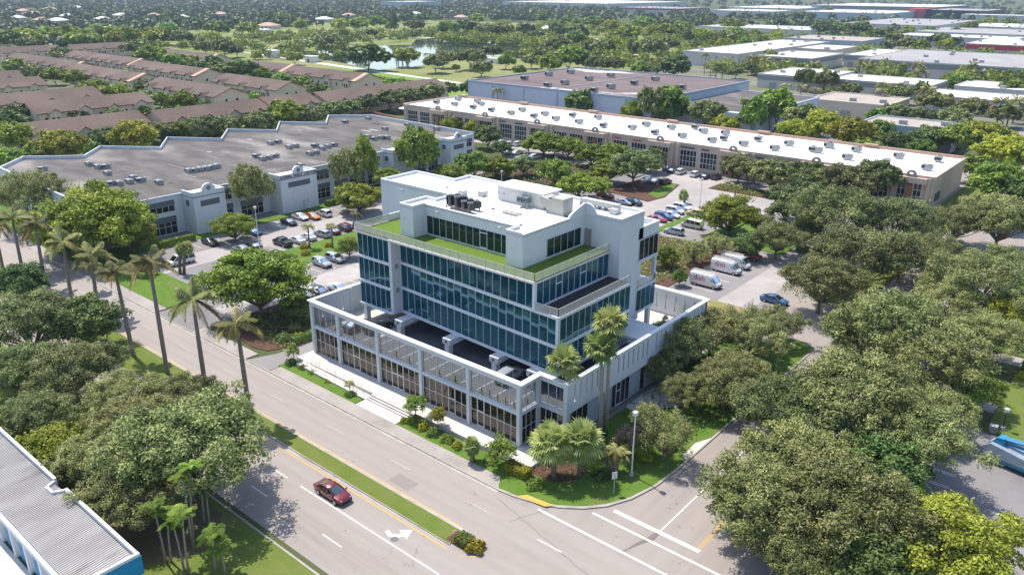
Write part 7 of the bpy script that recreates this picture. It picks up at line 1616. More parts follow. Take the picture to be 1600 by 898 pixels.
# ------------------------------------------------------------------ warehouses at the upper right
m_pw=mat('pale warehouse wall',(.55,.53,.51),.9,(.50,.48,.46),.1); m_pr=mat('pale warehouse roof',(.66,.64,.61),.9,(.55,.53,.51),.08); m_gr=mat('grey warehouse roof',(.36,.35,.35),.9,(.29,.28,.28),.06); m_wr=mat('bright warehouse roof',(.80,.79,.78),.9); m_bandg=mat('grey wall band',(.24,.24,.25),.9); m_bw=mat('blue grey wall',(.42,.47,.52)); m_tw=mat('cream wall',(.62,.53,.43),.9); m_tr=mat('tan flat roof',(.42,.36,.31),.9,(.36,.31,.27),.2)
def warehouse(label,x0,x1,y0,y1,h,wm,rm,band=None,ndoor=0,name='warehouse',cat='warehouse',grp='warehouses of the upper right'):
    t=placed(name,label,cat,grp,((x0+x1)/2,(y0+y1)/2,0))
    q=MB(); q.box(x0,x1,y0,y1,0,h); q.build('walls',wm,t)
    q=MB(); q.box(x0+.5,x1-.5,y0+.5,y1-.5,h-.05,h+.12); q.build('roof',rm,t)
    q=MB()
    for b in((x0-.1,x1+.1,y0-.1,y0+.45),(x0-.1,x1+.1,y1-.45,y1+.1),(x0-.1,x0+.45,y0+.45,y1-.45),(x1-.45,x1+.1,y0+.45,y1-.45)): q.box(*b,h-.3,h+.5)
    q.build('parapet',wm,t)
    if band:
        q=MB(); q.box(x0-.15,x1+.15,y0-.15,y0-.02,h*.62,h-.35); q.box(x1+.02,x1+.15,y0,y1,h*.62,h-.35); q.build('wall_band',band,t)
    r=random.Random(int(x0)); L=x1-x0
    for i in range(ndoor):
        xx=x0+L*(i+.5)/ndoor; w=min(4,L/ndoor*.5)
        q=MB(); q.box(xx-w/2,xx+w/2,y0-.2,y0-.03,0,h*.45); q.build('loading_door',mat('dock door',(.30,.30,.31),.7),t)
    for i in range(min(14,max(2,int(L*(y1-y0)/900)))):
        a,b=r.uniform(x0+3,x1-3),r.uniform(y0+3,y1-3); box1('rooftop_unit',m_grey,t,a-1.2,a+1.2,b-1,b+1,h+.1,h+1.5)
    return t
warehouse('long low white-roofed warehouse in front of the palm row, grey band along its wall',-146,-98,430,462,7,m_pw,m_wr,m_bandg,3)
warehouse('pale low warehouse left of the grey-banded white-roofed one',-185,-149,428,476,7,m_pw,mat('pinkish roof',(.66,.60,.55),.9),m_bandg,2)
warehouse('white-roofed warehouse at the right edge behind yellow-topped palms',-92,0,392,420,7,m_pw,m_wr,None,3)
warehouse('white-roofed warehouse with green awnings near the right edge',-90,-2,440,472,7,m_pw,m_wr,None,4)
warehouse('flat tan-grey roofed building among the bright trees behind the tan building',-88,-58,296,316,7,m_bw,m_tr,None,0)
warehouse('tan-grey roofed low building left of the tree cluster behind the white annex',-128,-95,352,384,6,m_tw,m_tr,None,1)
warehouse('wide grey-roofed warehouse with grey wall bands behind the palm row',-168,0,540,650,9,m_pw,m_gr,m_bandg,8)
warehouse('white-roofed warehouse with gabled front pavilion behind the palm row',-190,-171,580,650,8,m_pw,m_wr,m_bandg,2)
warehouse('pale grey warehouse with a sloping white side wall left of the palm row',-232,-194,530,590,8,m_pw,m_pr,m_bandg,3)
warehouse('small cream warehouse with bright roof behind the left palms',-238,-210,618,667,8,m_tw,m_wr,None,2)
warehouse('long pale warehouse stretching back at the left of the warehouse district',-282,-240,520,690,9,m_pw,m_pr,None,0)
warehouse('blue-walled tan-roofed warehouse behind the small cream one',-290,-222,715,780,9,m_bw,m_tr,None,0)
warehouse('white warehouse with a red stripe at the right edge',-148,-40,735,820,10,m_pw,m_wr,mat('red wall stripe',(.45,.06,.06),.8),0)
warehouse('grey-roofed warehouse with long white wall in front of the dark tree clumps',-350,-245,1043,1260,10,m_pw,m_gr,None,0)
warehouse('grey-roofed warehouse at the right edge behind the red-striped one',-230,-60,900,1020,10,m_pw,m_gr,None,0)
warehouse('long lavender-grey warehouse before the terraced pale block far away',-560,-410,1430,1620,11,m_bw,m_pr,None,0)
warehouse('terraced pale block with a row of dark roof windows far away',-660,-420,1760,2050,15,m_pw,m_pr,m_bandg,0)
warehouse('pale far warehouse at the left end of the far warehouse row',-800,-640,1640,1900,10,m_pw,m_pr,None,0)
warehouse('white-roofed warehouse just beyond the red-striped one',-230,-130,840,885,9,m_pw,m_wr,None,0)
warehouse('large pale hall beyond the grey-roofed warehouse of the right edge',-220,-90,1070,1180,10,m_pw,m_pr,None,0)
warehouse('pale low hall at the park edge left of the dark tree clumps',-460,-330,880,960,8,m_pw,m_pr,None,0)
warehouse('small hazy hall left of the lavender-grey warehouse',-720,-600,1420,1520,10,m_pw,m_wr,None,0)
t=warehouse('dark far hall with a red corner wall',-395,-300,1600,1760,14,m_dark,m_gr,None,0); q=MB(); q.box(-420,-395.1,1585,1640,0,16); q.build('red_wall',mat('red wall',(.45,.08,.10),.8),t)
warehouse('white far warehouse with small roof units right of the red-walled hall',-330,-150,1560,1600,9,m_pw,m_wr,None,0)
warehouse('wide hazy white hall on the horizon above the park',-1400,-1080,1620,2000,12,m_pw,m_pr,None,0)
warehouse('hazy grey hall with red eaves on the horizon above the park',-960,-820,1480,1600,9,m_bw,m_gr,mat('red wall stripe',(.45,.06,.06)),0)
warehouse('hazy blue-grey hall on the horizon above the lake',-1500,-1420,1300,1420,14,m_bw,m_pr,None,0)
# ------------------------------------------------------------------ townhouse rows
m_thw=mat('beige stucco',(.78,.63,.48),.9,(.72,.57,.435),.3); m_thr=mat('brown roof tiles',(.125,.088,.070),.9,(.095,.066,.054),.9,c3=(.155,.11,.09),ns3=.06); m_trim=mat('brown trim',(.19,.09,.06),.8)
def townhouse(label,cx,cy,L,axis,hw=9,eave=6.3,ridge=9.4,dorm=5,side=1):
    """gabled row; ridge along axis; dormer gables on `side`"""
    t=thing('townhouse_row',label,'townhouses','brown-roofed townhouse rows',(cx,cy,0),0 if axis=='x' else PI/2)
    q=MB(); q.box(-L/2,L/2,-hw,hw,0,eave); q.loft([[(x,-hw,eave-.01),(x,0,ridge-.2),(x,hw,eave-.01)] for x in(-L/2,L/2)]); q.build('walls',m_thw,t)
    q=MB(); o=.7; s=(ridge-eave)/hw
    for sg in(-1,1):
        a=[(-L/2-o,sg*(hw+o),eave-o*s),(L/2+o,sg*(hw+o),eave-o*s),(L/2+o,0,ridge),(-L/2-o,0,ridge)]
        b=[(x,y,z+.28) for x,y,z in a]
        if sg>0: a=a[::-1]; b=b[::-1]
        q.hexa(a,b)
    q.build('roof',m_thr,t)
    for x in(-L/2-o-.02,L/2+o+.02):
        q=MB(); q.tube([(x,-(hw+o),eave-o*s+.1),(x,0,ridge+.1),(x,hw+o,eave-o*s+.1)],.17,4); q.build('bargeboard',m_trim,t)
    if L>75 or 'left half' in label or 'rearmost' in label:
        q=MB(); xa,xb=L/2-4,L/2-1.2; a=[(xa,-(hw+o),eave-o*s+.29),(xb,-(hw+o),eave-o*s+.29),(xb,0,ridge+.29),(xa,0,ridge+.29)]; q.hexa(a,[(x,y,z+.1) for x,y,z in a]); q.build('pale_roof_strip',mat('pale tan strip',(.55,.38,.26),.9),t)
    r=random.Random(int(cx*3+cy)); sg=side
    wb=lambda *b:box1('window',m_glassd,t,*b)
    for i in range(int(dorm)):
        x=-L/2+L*(i+.5)/dorm; wd=r.choice((2.0,2.8,2.2)); z0=eave-.9; zp=eave+wd*.55
        q=MB(); y=sg*(hw+1.0); yb=sg*(hw-4)
        q.loft([[(x-wd,yy,0),(x+wd,yy,0),(x+wd,yy,z0+.6),(x,yy,zp-.15),(x-wd,yy,z0+.6)] for yy in(yb,y)]); q.build('bay_wall',m_thw,t)
        q=MB(); ye=sg*(hw+1.5); yi=sg*(hw-5.5)
        for s2 in(-1,1):
            a=[(x+s2*(wd+.4),ye,z0+.35),(x,ye,zp),(x,yi,zp),(x+s2*(wd+.4),yi,z0+.35)]; q.add(a+[(p[0],p[1],p[2]+.22) for p in a],[(0,1,2,3),(4,5,6,7),(0,1,5,4),(1,2,6,5),(2,3,7,6),(3,0,4,7)])
        q.build('bay_roof',m_thr,t)
        for dx in(-.9,.9): wb(x+dx-.5,x+dx+.5,min(y,y+sg*.06),max(y,y+sg*.06),2.9 if wd<2.5 else 3.2,4.6)
    for i in range(int(L/5)):
        x=-L/2+2+i*5; wb(x,x+1.0,min(sg*hw,sg*hw+sg*.06),max(sg*hw,sg*hw+sg*.06),3.2,4.6)
    for x in(-L/2-.06,L/2):
        for y in(-2.6,2.6): wb(x,x+.06,y-.5,y+.5,3.4,4.8)
    return t
TH=[('front townhouse row with the nearest brown roof above the lime trees at the left',-287,110,44,'y',10.5,3),
 ('townhouse row with long plain brown roof left of the lime tree behind the stepped block',-282.5,157,42,'y',10.5,4),
 ('short townhouse row hidden behind the lime tree',-284,192,22,'y',10.5,2),
 ('townhouse row nearest the long tan building',-282,241,70,'y',10.5,5),
 ('townhouse row with large gables facing the lawn, second row from the front at the left',-336,136,44,'y',11,4),
 ('townhouse row just behind the large-gabled one at the left edge',-371,132,42,'y',11,3),
 ('left edge townhouse row with low wide gables',-430,136,34,'y',11,3),
 ('small townhouse row behind the low wide gabled one at the left edge',-468,142,30,'y',11,2),
 ('townhouse row with end gable beside palms, third from the front',-353,191,62,'x',10,4),
 ('long townhouse row with end gable facing right, in the middle of the group',-443,194,80,'x',10,5),
 ('far townhouse row with pale end strip, left of the middle row',-537,200,98,'x',10,6),
 ('townhouse row with many small dormers behind the middle row, left half',-533,233,96,'x',10,7),
 ('townhouse row with many small dormers behind the middle row, right half',-441,228,78,'x',10,5),
 ('townhouse row with end gable left of the green lawn, nearer one',-349,222,54,'x',10,3),
 ('rearmost townhouse row beside the hedge, left part',-528,281,92,'x',10,6),
 ('rearmost townhouse row beside the hedge, middle part',-408,272,40,'x',10,3),
 ('rearmost townhouse row with end gable facing the bright green lawn',-354,269.5,64,'x',10,4),
 ('distant townhouse row at the upper left before the tree belt',-643,226,38,'y',10,3),
 ('distant townhouse row directly before the tree belt, right of the left one',-637,279,54,'y',10,4)]
for lab,x,y,L,ax,hw,nd in TH: townhouse(lab,x,y,L,ax,hw-1.6,dorm=nd,side=-1)
# houses beyond the tree belt
m_hp=mat('pink tile roof',(.52,.33,.27),.9); m_hw=mat('cream house wall',(.66,.62,.56),.9); m_hwr=mat('white house roof',(.66,.62,.60),.9)
def house(x,y,sx,sy,h,rm,label):
    t=thing('suburban_house',label,'house','houses beyond the tree belt',(x,y,0),.3)
    q=MB(); q.box(-sx,sx,-sy,sy,0,h); q.build('walls',m_hw,t)
    q=MB(); q.add([(-sx-1,-sy-1,h),(sx+1,-sy-1,h),(sx+1,sy+1,h),(-sx-1,sy+1,h),(-sx*.4,0,h+3.5),(sx*.4,0,h+3.5)],[(0,1,5,4),(1,2,5),(2,3,4,5),(3,0,4),(3,2,1,0)]); q.build('roof',rm,t)
    [box1('window',m_glassd,t,a,a+2,-sy-.05,-sy,1,2.6) for a in np.linspace(-sx+1,sx-3,4)]
for i,(x,y,sx,sy,h,rm,lab) in enumerate(HOUSES): house(x,y,sx,sy,h,{'p':m_hp,'w':m_hwr}[rm],lab)
# ------------------------------------------------------------------ the blue-trimmed corrugated-roof building at the lower left
K=placed('storage_building','long low building with ridged grey metal roof, white parapet and bright blue end wall','building',None,(-78,19.5,0))
m_bt=mat('bright blue paint',(.015,.25,.44),.6,(.02,.22,.40),.6)
q=MB(); q.box(-106,-61.6,17.1,22.2,0,4.3); q.build('walls',m_white,K)
q=MB()
for i in range(150):
    x=-105.8+i*.295; q.hexa([(x,17.0,4.32),(x+.16,17.0,4.32),(x+.16,21.9,4.75),(x,21.9,4.75)],[(x,17.0,4.42),(x+.16,17.0,4.42),(x+.16,21.9,4.85),(x,21.9,4.85)])
q.hexa([(-106,16.95,4.2),(-61.7,16.95,4.2),(-61.7,21.9,4.6),(-106,21.9,4.6)],[(-106,16.95,4.36),(-61.7,16.95,4.36),(-61.7,21.9,4.79),(-106,21.9,4.79)])
q.build('ridged_roof',mat('grey metal roof',(.40,.38,.36),.6,(.31,.29,.275),.5,c3=(.17,.15,.14),ns3=.35,thr=(.58,.72),stretch=(1,.35,1)),K)
for a,b in((-106,-79.0),(-76.4,-61.75)): box1('parapet',m_white,K,a,b,22.0,22.3,3.6,5.2)
q=MB(); q.prism([(-79.0,21.9),(-78.4,21.0),(-77.0,21.0),(-76.4,21.9),(-76.6,22.1),(-77.1,21.25),(-78.3,21.25),(-78.8,22.1)],4.3,5.05); q.build('parapet_return',m_white,K)
q=MB(); q.hexa([(-78.8,21.26,4.3),(-76.6,21.26,4.3),(-76.2,22.7,3.1),(-79.2,22.7,3.1)],[(-78.8,21.26,4.8),(-76.6,21.26,4.8),(-76.2,22.7,3.5),(-79.2,22.7,3.5)]); q.build('blue_awning',m_bt,K)
q=MB(); q.box(-61.75,-61.45,17.0,22.32,4.3,5.2); q.build('end_parapet',m_white,K)
q=MB(); q.box(-61.62,-61.40,16.98,22.38,3.0,4.9); q.build('blue_end_band',m_bt,K)
for i in range(12):
    q=MB(); x=-104+i*3.5; q.box(x,x+2.2,17.02,17.08,.05,3.3); q.build('roller_door',m_bt,K)
q=MB(); q.box(-106,-61.6,16.6,17.05,3.55,4.1); [q.box(-101.4+i*3.5-.25,-101.4+i*3.5+.25,16.75,17.08,0,3.55) for i in range(12)]; q.build('door_pier',m_white,K)
# ------------------------------------------------------------------ street furniture
def lamp(x,y,h,label,big):
    t=thing('street_lamp',label,'street lamp','street lamps',(x,y,.0),0)
    q=MB(); q.tube([(0,0,0),(0,0,h-.35)],[.10,.065],8); q.build('pole',m_white if h>5 else m_dark,t)
    q=MB(); q.cyl((0,0,0),.33,.55,12,.26); q.build('base',mat('lamp base',(.34,.36,.40),.7),t)
    q=MB(); q.cyl((0,0,h-.4),.14,.12,10,.30); q.cyl((0,0,h+.12),.34,.10,12,.20); q.build('lantern_cap',m_lgrey,t)
    q=MB(); q.cyl((0,0,h-.28),.28,.40,12,.31); q.build('lens',mat('frosted lens',(.60,.60,.58),.3),t)
for i,(x,y,h,lab) in enumerate(LAMPS): lamp(x,y,h,lab,i==0)
t=thing('road_sign','small white sign on a thin post seen edge-on at the tip of the corner lawn','sign',None,(-38.3,62.95,.16),-.5)
q=MB(); q.tube([(0,0,0),(0,0,2.5)],.045,6); q.build('post',m_lgrey,t); q=MB(); q.box(-.04,-.02,-.32,.32,1.85,2.75); q.build('panel',mat('sign back',(.60,.60,.60),.5),t)
for i,(x,y,lab,z) in enumerate([(-32.5,73.8,'round manhole cover on the side street beside the corner lawn',.0165),(-50.9,42.35,'round dark manhole cover in the turning lane below the white arrow',.0205),(-43.2,41.6,'small dark manhole cover past the tip of the median',.0205)]):
    q=MB(); q.cyl((0,0,0),.42,.006,18); o=q.build('manhole_cover',mat('iron cover',(.13,.11,.10),.7,(.2,.18,.17),8,obj=True)); o.location=(x,y,z); tag(o,lab,'manhole','manhole covers')
t=thing('lift_truck','bright blue boom lift truck with pale side panels at the right edge','lift truck',None,(-5.7,97.4,.02),-.22)
mb_=mat('lift blue paint',(.02,.22,.40),.4,coat=.4)
q=MB(); q.box(-3.2,4,-1.1,1.1,.55,1.0); q.build('chassis',mb_,t)
q=MB(); q.loft([[(-3.3,y,1.0),(-3.4,y,1.9),(-2.7,y,2.5),(1.0,y,2.1),(1.2,y,1.05)] for y in(-1.25,1.25)]); q.build('engine_cover',mat('pale grey cover',(.30,.36,.43),.4,(.24,.30,.37),1.5),t)
q=MB(); q.loft([[(-3.0,y,2.2),(-2.4,y,3.2),(-1.6,y,3.3),(-1.5,y,2.2)] for y in(-.6,.6)]); q.build('turret',mb_,t)
q=MB(); q.tube([(-2.0,0,3.1),(7,0,4.3)],.32,4); q.tube([(-1.9,.1,2.6),(3,.1,2.9)],.2,6); q.build('boom',mb_,t)
for x in(-2,3):
    for s in(-1,1):
        q=MB(); q.loft([[(x+math.cos(a)*.62,s*yy,.62+math.sin(a)*.62) for a in np.linspace(0,2*PI,18,False)] for yy in(.9,1.32)]); wo=q.build('wheel',m_tyre,t)
        q=MB(); q.loft([[(x+math.cos(a)*.36,s*yy,.62+math.sin(a)*.36) for a in np.linspace(0,2*PI,14,False)] for yy in(1.2,1.34)]); q.build('rim',m_rim,wo)
t=thing('litter_bin','small dark grey utility box on the right lawn','utility box',None,(-9.4,104.6,.1)); q=MB(); q.box(-.4,.4,-.35,.35,0,.9); q.build('casing',m_grey,t); q=MB(); q.box(-.44,.44,-.39,.39,.9,.98); q.build('lid',m_lgrey,t)
t=thing('chain_fence','low dark chain-link fence at the corner of the dry verge by the work vans','fence',None,(-50,116,0)); q=MB()
for i in range(8): q.tube([(0,-3+i*1.6,0),(0,-3+i*1.6,1.6)],.035,5)
q.build('posts',m_grey,t); q=MB(); q.add([(0,-3,.05),(0,8.2,.05),(0,8.2,1.55),(0,-3,1.55)],[(0,1,2,3)]); q.build('mesh_screen',screenmat('chain link',(.2,.2,.2),.22),t)
# park buildings and garden walls
def cryp(x,y,sx,sy,h,label,name='mausoleum',cat='mausoleum'):
    t=thing(name,label,cat,'small white park buildings',(x,y,0)); q=MB(); q.box(-sx,sx,-sy,sy,0,h); q.build('walls',mat('white marble',(.72,.70,.68),.6),t); q=MB(); q.box(-sx-.5,sx+.5,-sy-.5,sy+.5,h,h+.5); q.build('roof_slab',m_cap,t); q=MB(); q.box(-1,1,-sy-.06,-sy,0,h*.6); q.build('door',m_dark,t)
for x,y,sx,sy,h,l in PARKB: cryp(x,y,sx,sy,h,l)
t=thing('gazebo','small white round gazebo with domed roof beside the lake','gazebo',None,tuple(GAZ)+(0,)); q=MB()
for a in np.linspace(0,2*PI,8,False): q.tube([(4*math.cos(a),4*math.sin(a),0),(4*math.cos(a),4*math.sin(a),4.2)],.35,6)
q.build('columns',m_cap,t); q=MB(); q.cyl((0,0,4.2),5,.6,16); q.cyl((0,0,4.8),5,2.2,16,1.0); q.build('dome',m_cap,t); q=MB(); q.cyl((0,0,0),5,.3,16); q.build('floor',m_conc,t)
o=MB(); o.bar((-262,219),(-238.5,214),(0,-1),.15,.15,0,2.4); o=o.build('garden_wall',mat('orange brown wall',(.42,.21,.13),.9)); tag(o,'orange-brown garden wall left of the long tan building','wall')
for i,(x,y) in enumerate(((-255,233),(-249,246))):
    t=thing('shade_canopy',['pale square shade canopy, left one behind the brown garden wall','pale square shade canopy, right one behind the brown garden wall'][i],'canopy','shade canopies behind the garden wall',(x,y,0)); q=MB(); q.add([(-3,-3,2.6),(3,-3,2.6),(3,3,2.6),(-3,3,2.6),(0,0,3.8)],[(0,1,4),(1,2,4),(2,3,4),(3,0,4),(3,2,1,0)]); q.build('canopy',m_cap,t); q=MB(); [q.tube([(a,b,0),(a,b,2.6)],.06,5) for a in(-2.8,2.8) for b in(-2.8,2.8)]; q.build('poles',m_lgrey,t)
# ------------------------------------------------------------------ shrubs and hedges
hedge(-45.9,-44.9+.6,45.75,47.15,.62,L_HEDGE,'clipped dark green hedge block at the tip of the road median',3,330,.17,.08)
bush(-43.75+.1,46.45,.95,.75,L_YBUSH,'golden yellow bush at the very tip of the road median','shrubs','shrub',2,1500,.17)
hedge(-50.3,-47.2,58.4,59.7,1.0,L_LIME,'clipped yellow-green hedge in front of the notched corner of the glass building',4,200,.16,.10)
hedge(-158.8,-157.6,73,81,1.3,L_HEDGE,'clipped hedge before of the lone black sedan',5,70,.1,.16); hedge(-160,-158.8,117,128,1.3,L_HEDGE,'clipped green hedge right of the lettered tower',6,60,.1,.18)
hedge(-9.8,30,126,127.4,1.5,L_DARK,'long dark clipped hedge along the lane at the right edge',7,70,.1,.16); hedge(-9.8,30,123.0,124.3,.8,L_LIME,'low bright green hedge in front of the dark hedge at the right edge',8,70,.1,.16)
hedge(-480,-300,305,308,2.2,L_DARK,'long clipped hedge between the townhouses and the lakeside path',9,6,.1,.6)
hedge(-97.6,-96.5,63,72,1.1,L_DARK,'dark hedge along the left slotted wall of the podium',10,60,.1,.16)
SB=[(-65.9,59.1,.95,1.0,L_GRN,'loose green shrub below the leafy street tree'),(-63.9,58.9,1.0,1.0,L_LIME,'yellow-green shrub right of the leafy street tree'),(-61.9,58.6,.9,.9,L_DARK,'dark shrub in the middle of the bed before the lower glass wall'),(-59.6,58.7,.9,.8,L_GRN,'green shrub at the right part of the bed before the lower glass wall'),(-57.6,58.5,.8,.7,L_LIME,'light green shrub left of the small fan palm'),(-52.6,58.7,.9,.8,L_DARK,'low dark shrub beside the dense round shrub tree'),(-66.8,58.4,.7,.6,L_LIME,'small light shrub at the left end of the second bed'),
 (-45.6,58.2,1.0,.9,L_GRN,'round green shrub at the foot of the corner fan palms'),(-41.0,64.6,1.1,.9,L_DARK,'dark shrub behind the corner fan palms'),(-44.5,67.6,1.3,1.3,L_DARK,'big dark shrub against the slotted wall beside the fan palm trunks'),(-43.2,70.4,1.5,1.4,L_DARK,'dark bushy shrub left of the pinkish tree'),(-42.4,73.6,1.5,1.3,L_GRN,'green shrub between the pinkish tree and the willowy tree'),(-39.6,71.5,1.4,1.0,L_LIME,'lime green shrub on the lawn beside the lamp post'),(-38.3,74.5,1.2,.9,L_GRN,'green shrub below the willowy tree'),(-43.5,78,1.5,1.4,L_DARK,'dark shrub beside the pale garden path'),(-42.0,88,1.6,1.4,L_DARK,'dark shrub beyond the pale garden path'),(-40,96,1.6,1.4,L_GRN,'green shrub at the far end of the slotted wall'),
 (-91.5,58.7,.9,.9,L_DARK,'dark shrub at the left end of the front lawn strip'),(-89.0,59.0,.7,.6,L_GRN,'small shrub left of the ramp'),(-86.8,58.9,.55,.6,L_YLW,'reddish-yellow small shrub beside the ramp'),(-83,58.7,.5,.5,L_YLW,'small yellowish shrub in the middle of the ramp bed'),(-77.5,58.3,.8,.6,L_DARK,'low dark shrub at the right end of the ramp bed'),
 (-97.5,64.5,1.2,1.2,L_YLW,'yellowish shrub at the corner of the planted island left of the podium'),(-99.5,63,1.3,1.1,L_DARK,'dark shrub in the planted island left of the podium'),(-97,68,1.4,1.3,L_GRN,'green shrub by the left slotted wall'),(-101.5,66.5,1.2,1.0,L_PALE,'grey-green shrub under the big umbrella-crowned tree'),
 (-135.5,93,.9,.8,L_YBUSH,'yellow shrub at the foot of the left small palm on the strip'),(-132.5,97,.9,.8,L_YBUSH,'yellow shrub at the foot of the middle small palm on the strip'),(-131.5,90.5,1.1,1.0,L_YBUSH,'orange-yellow shrub nearest the silver cars on the strip'),
 (-60.5,24.5,.8,.8,L_YBUSH,'yellow-green bush at the foot of the slim palm clump'),(-58,117,1.2,1.0,L_DARK,'dark shrub on the dry verge by the work vans'),(-62,119,1.6,1.3,L_GRN,'green shrub beside the nearest work van'),(-55,160,1.6,1.5,L_GRN,'green shrub under the oaks right of the flatbed'),(-60,158,1.5,1.4,L_DARK,'dark shrub behind the flatbed truck')]
for i,(x,y,R,H,m,l) in enumerate(SB): bush(x,y,R,H,m,l,'garden shrubs','shrub',i,None,.12)
# little street trees in the bed before the glass
def small_tree(x,y,R,h,m,label,dens,seed):
    t=thing('small_street_tree',label,'tree','small trees before the glass wall',(x,y,.15)); q=MB(); q.tube([(0,0,0),(.05,0,h*.3),(0,.05,h*.62)],[.07,.06,.04],6)
    r=random.Random(seed)
    for i in range(5): a=r.uniform(0,6.28); q.tube([(0,0,h*.4),(R*.6*math.cos(a),R*.6*math.sin(a),h*r.uniform(.6,.85))],[.04,.015],4)
    q.build('trunk',m_trunk,t)
    me,cl=crown_mesh('small_crown',R,h,.28,26,dens,.12,.34,.9,seed,m,.6,.15); o=bpy.data.objects.new('crown',me); C.objects.link(o); o.parent=t
small_tree(-65.9,59.4,1.45,3.7,L_GRN,'leafy small tree at the top of the bed beside the entrance steps',70,1)
small_tree(-62.5,60.0,.95,3.0,L_LIME,'small round bright green tree beside the larger leafy one at the glass wall',70,2)
small_tree(-51.0,58.9,1.75,3.4,L_GRN,'dense rounded shrub tree at the notched corner of the glass building',150,3)
small_tree(-91.9,59.5,1.0,2.8,L_GRN,'thin young tree at the left end of the front lawn strip',40,4)
small_tree(-78.2,58.8,.7,1.9,L_PALE,'nearly bare small tree by the ramp railing',9,5)
small_tree(-40.9,69.9,1.5,4.3,leafmat('pinkish flowering leaves',(.15,.13,.06),(.42,.30,.24),.25),'pinkish flowering small tree behind the corner lamp post',70,6)

# ------------------------------------------------------------------ vegetation and cars from the survey tables
for i,(x,y,R,H,k,l,g,d) in enumerate(TREES): tree(x,y,R,H,k,l,g,d,i)
for i,p in enumerate(PALMS): palm(*p,i)
for x,y,R,H,l in CON:
    me,cl=crown_mesh('conifer_crown',R,H,.06,60,26,1.0,.34,1.0,int(R*10),L_DARK,.45,.3)
    for v in me.vertices:
        f=1-.75*max(0,v.co.z/H-.15); v.co.x*=f; v.co.y*=f
    t=thing('columnar_conifer',l,'tree','dark columnar conifers',(x,y,0)); o=bpy.data.objects.new('crown',me); C.objects.link(o); o.parent=t
    q=MB(); q.tube([(0,0,0),(0,0,H*.8)],[.4,.1],6); q.build('trunk',m_trunk,t)
for c in CARS: car(*c)
for x,y,z,s,l,g,i in UNITS:
    k=('unit',s)
    if k not in PROTO:
        t=thing('rooftop_unit',l,'air unit',g); q=MB(); q.box(-s*.8,s*.8,-s*.5,s*.5,.25,s*.85); q.build('casing',m_grey,t)
        q=MB(); q.box(-s*.7,s*.7,-s*.42,s*.42,0,.25); q.build('kerb_base',m_lgrey,t); q=MB(); q.cyl((s*.35,0,s*.85),s*.3,.06,10); q.build('fan',m_dark,t); q=MB(); q.box(-s*.82,-s*.3,-s*.52,s*.52,.5,s*.7); q.build('louvre',m_dark,t)
        PROTO[k]=t; c=t
    else: c=copy_tree(PROTO[k])
    c.location=(x,y,z); c.rotation_euler=(0,0,(0 if i%3 else PI/2)); tag(c,l,'air unit',g)
# far-off woods beyond the park and the warehouses, one mass
r=np.random.default_rng(5); V=[];N=[];T=[]
rects=[(-230,-130,840,885),(-220,-90,1070,1180),(-460,-330,880,960),(-720,-600,1420,1520),(-282,-240,520,690),(-350,-245,1043,1260),(-230,-60,900,1020),(-560,-410,1430,1620),(-660,-420,1760,2050),(-800,-640,1640,1900),(-420,-300,1585,1760),(-330,-150,1560,1600),(-1400,-1080,1620,2000),(-960,-820,1480,1600),(-148,-40,735,820),(-168,0,540,650),(-290,-222,715,780)]
n=0
while n<4200:
    dd=math.exp(r.uniform(math.log(760),math.log(3600))); az=r.uniform(-40,40)*PI/180
    fx,fy=-.644,.765; x=dd*(fx*math.cos(az)+fy*math.sin(az)); y=dd*(fy*math.cos(az)-fx*math.sin(az))
    if any(a-14<x<b+14 and c-14<y<d+14 for a,b,c,d in rects): continue
    hid=False
    for h in HOUSES:
        L=math.hypot(h[0],h[1]); t=(x*h[0]+y*h[1])/L; l=abs(x*h[1]-y*h[0])/L
        if l<17 and L-115<t<L+12: hid=True; break
    if hid: continue
    if -900<x<-300 and 276<y<960 : continue
    if x>-900 and y<270: continue
    if az*180/PI>6 and r.random()<.72: continue
    R=r.uniform(5,9.5); Hh=r.uniform(7,12.5); k=34
    d=unit(r.normal(size=(k,3))); d[:,2]=np.abs(d[:,2]); 
    V.append(np.array([x,y,0])+d*np.array([R,R,Hh*.75])*r.uniform(.7,1.05,(k,1))+np.array([0,0,Hh*.25])); N.append(unit(d+r.normal(size=(k,3))*.4)); T.append(np.clip(r.normal(.35+.2*r.normal(),.2,k),0,1)); n+=1
P=np.concatenate(V); Vv,F,T=leaves(P,np.concatenate(N),2.6,1.9,np.concatenate(T),r)
o=bpy.data.objects.new('distant_woods',fast_mesh('distant_woods',Vv,F,[L_FAR],T)); C.objects.link(o); o['kind']='stuff'
r=np.random.default_rng(9); V=[];N=[];T=[]
for (x0,x1,y0,y1,n) in ((-325,-296,90,180,60),(-318,-296,205,262,40),(-360,-348,112,160,26),(-410,-382,112,160,40),(-480,-330,205,214,60),(-590,-420,210,222,60),(-600,-330,240,262,170),(-580,-490,186,192,26),(-430,-325,176,182,40),(-330,-290,66,92,36),(-420,-350,90,110,44),(-620,-300,288,300,110),(-640,-500,150,185,90),(-276,-262,90,180,40)):
    for _ in range(n):
        x,y=r.uniform(x0,x1),r.uniform(y0,y1); R=r.uniform(1.3,3.6); Hh=R*r.uniform(1.2,1.7); k=90; d=unit(r.normal(size=(k,3))); d[:,2]=np.abs(d[:,2])
        V.append(np.array([x,y,Hh*.2])+d*np.array([R,R,Hh*.8])*r.uniform(.55,1.05,(k,1))); N.append(unit(d+r.normal(size=(k,3))*.5)); T.append(np.clip(r.normal(.4+.3*r.normal(),.2,k),0,1))
Vv,F,T=leaves(np.concatenate(V),np.concatenate(N),.7,.45,np.concatenate(T),r)
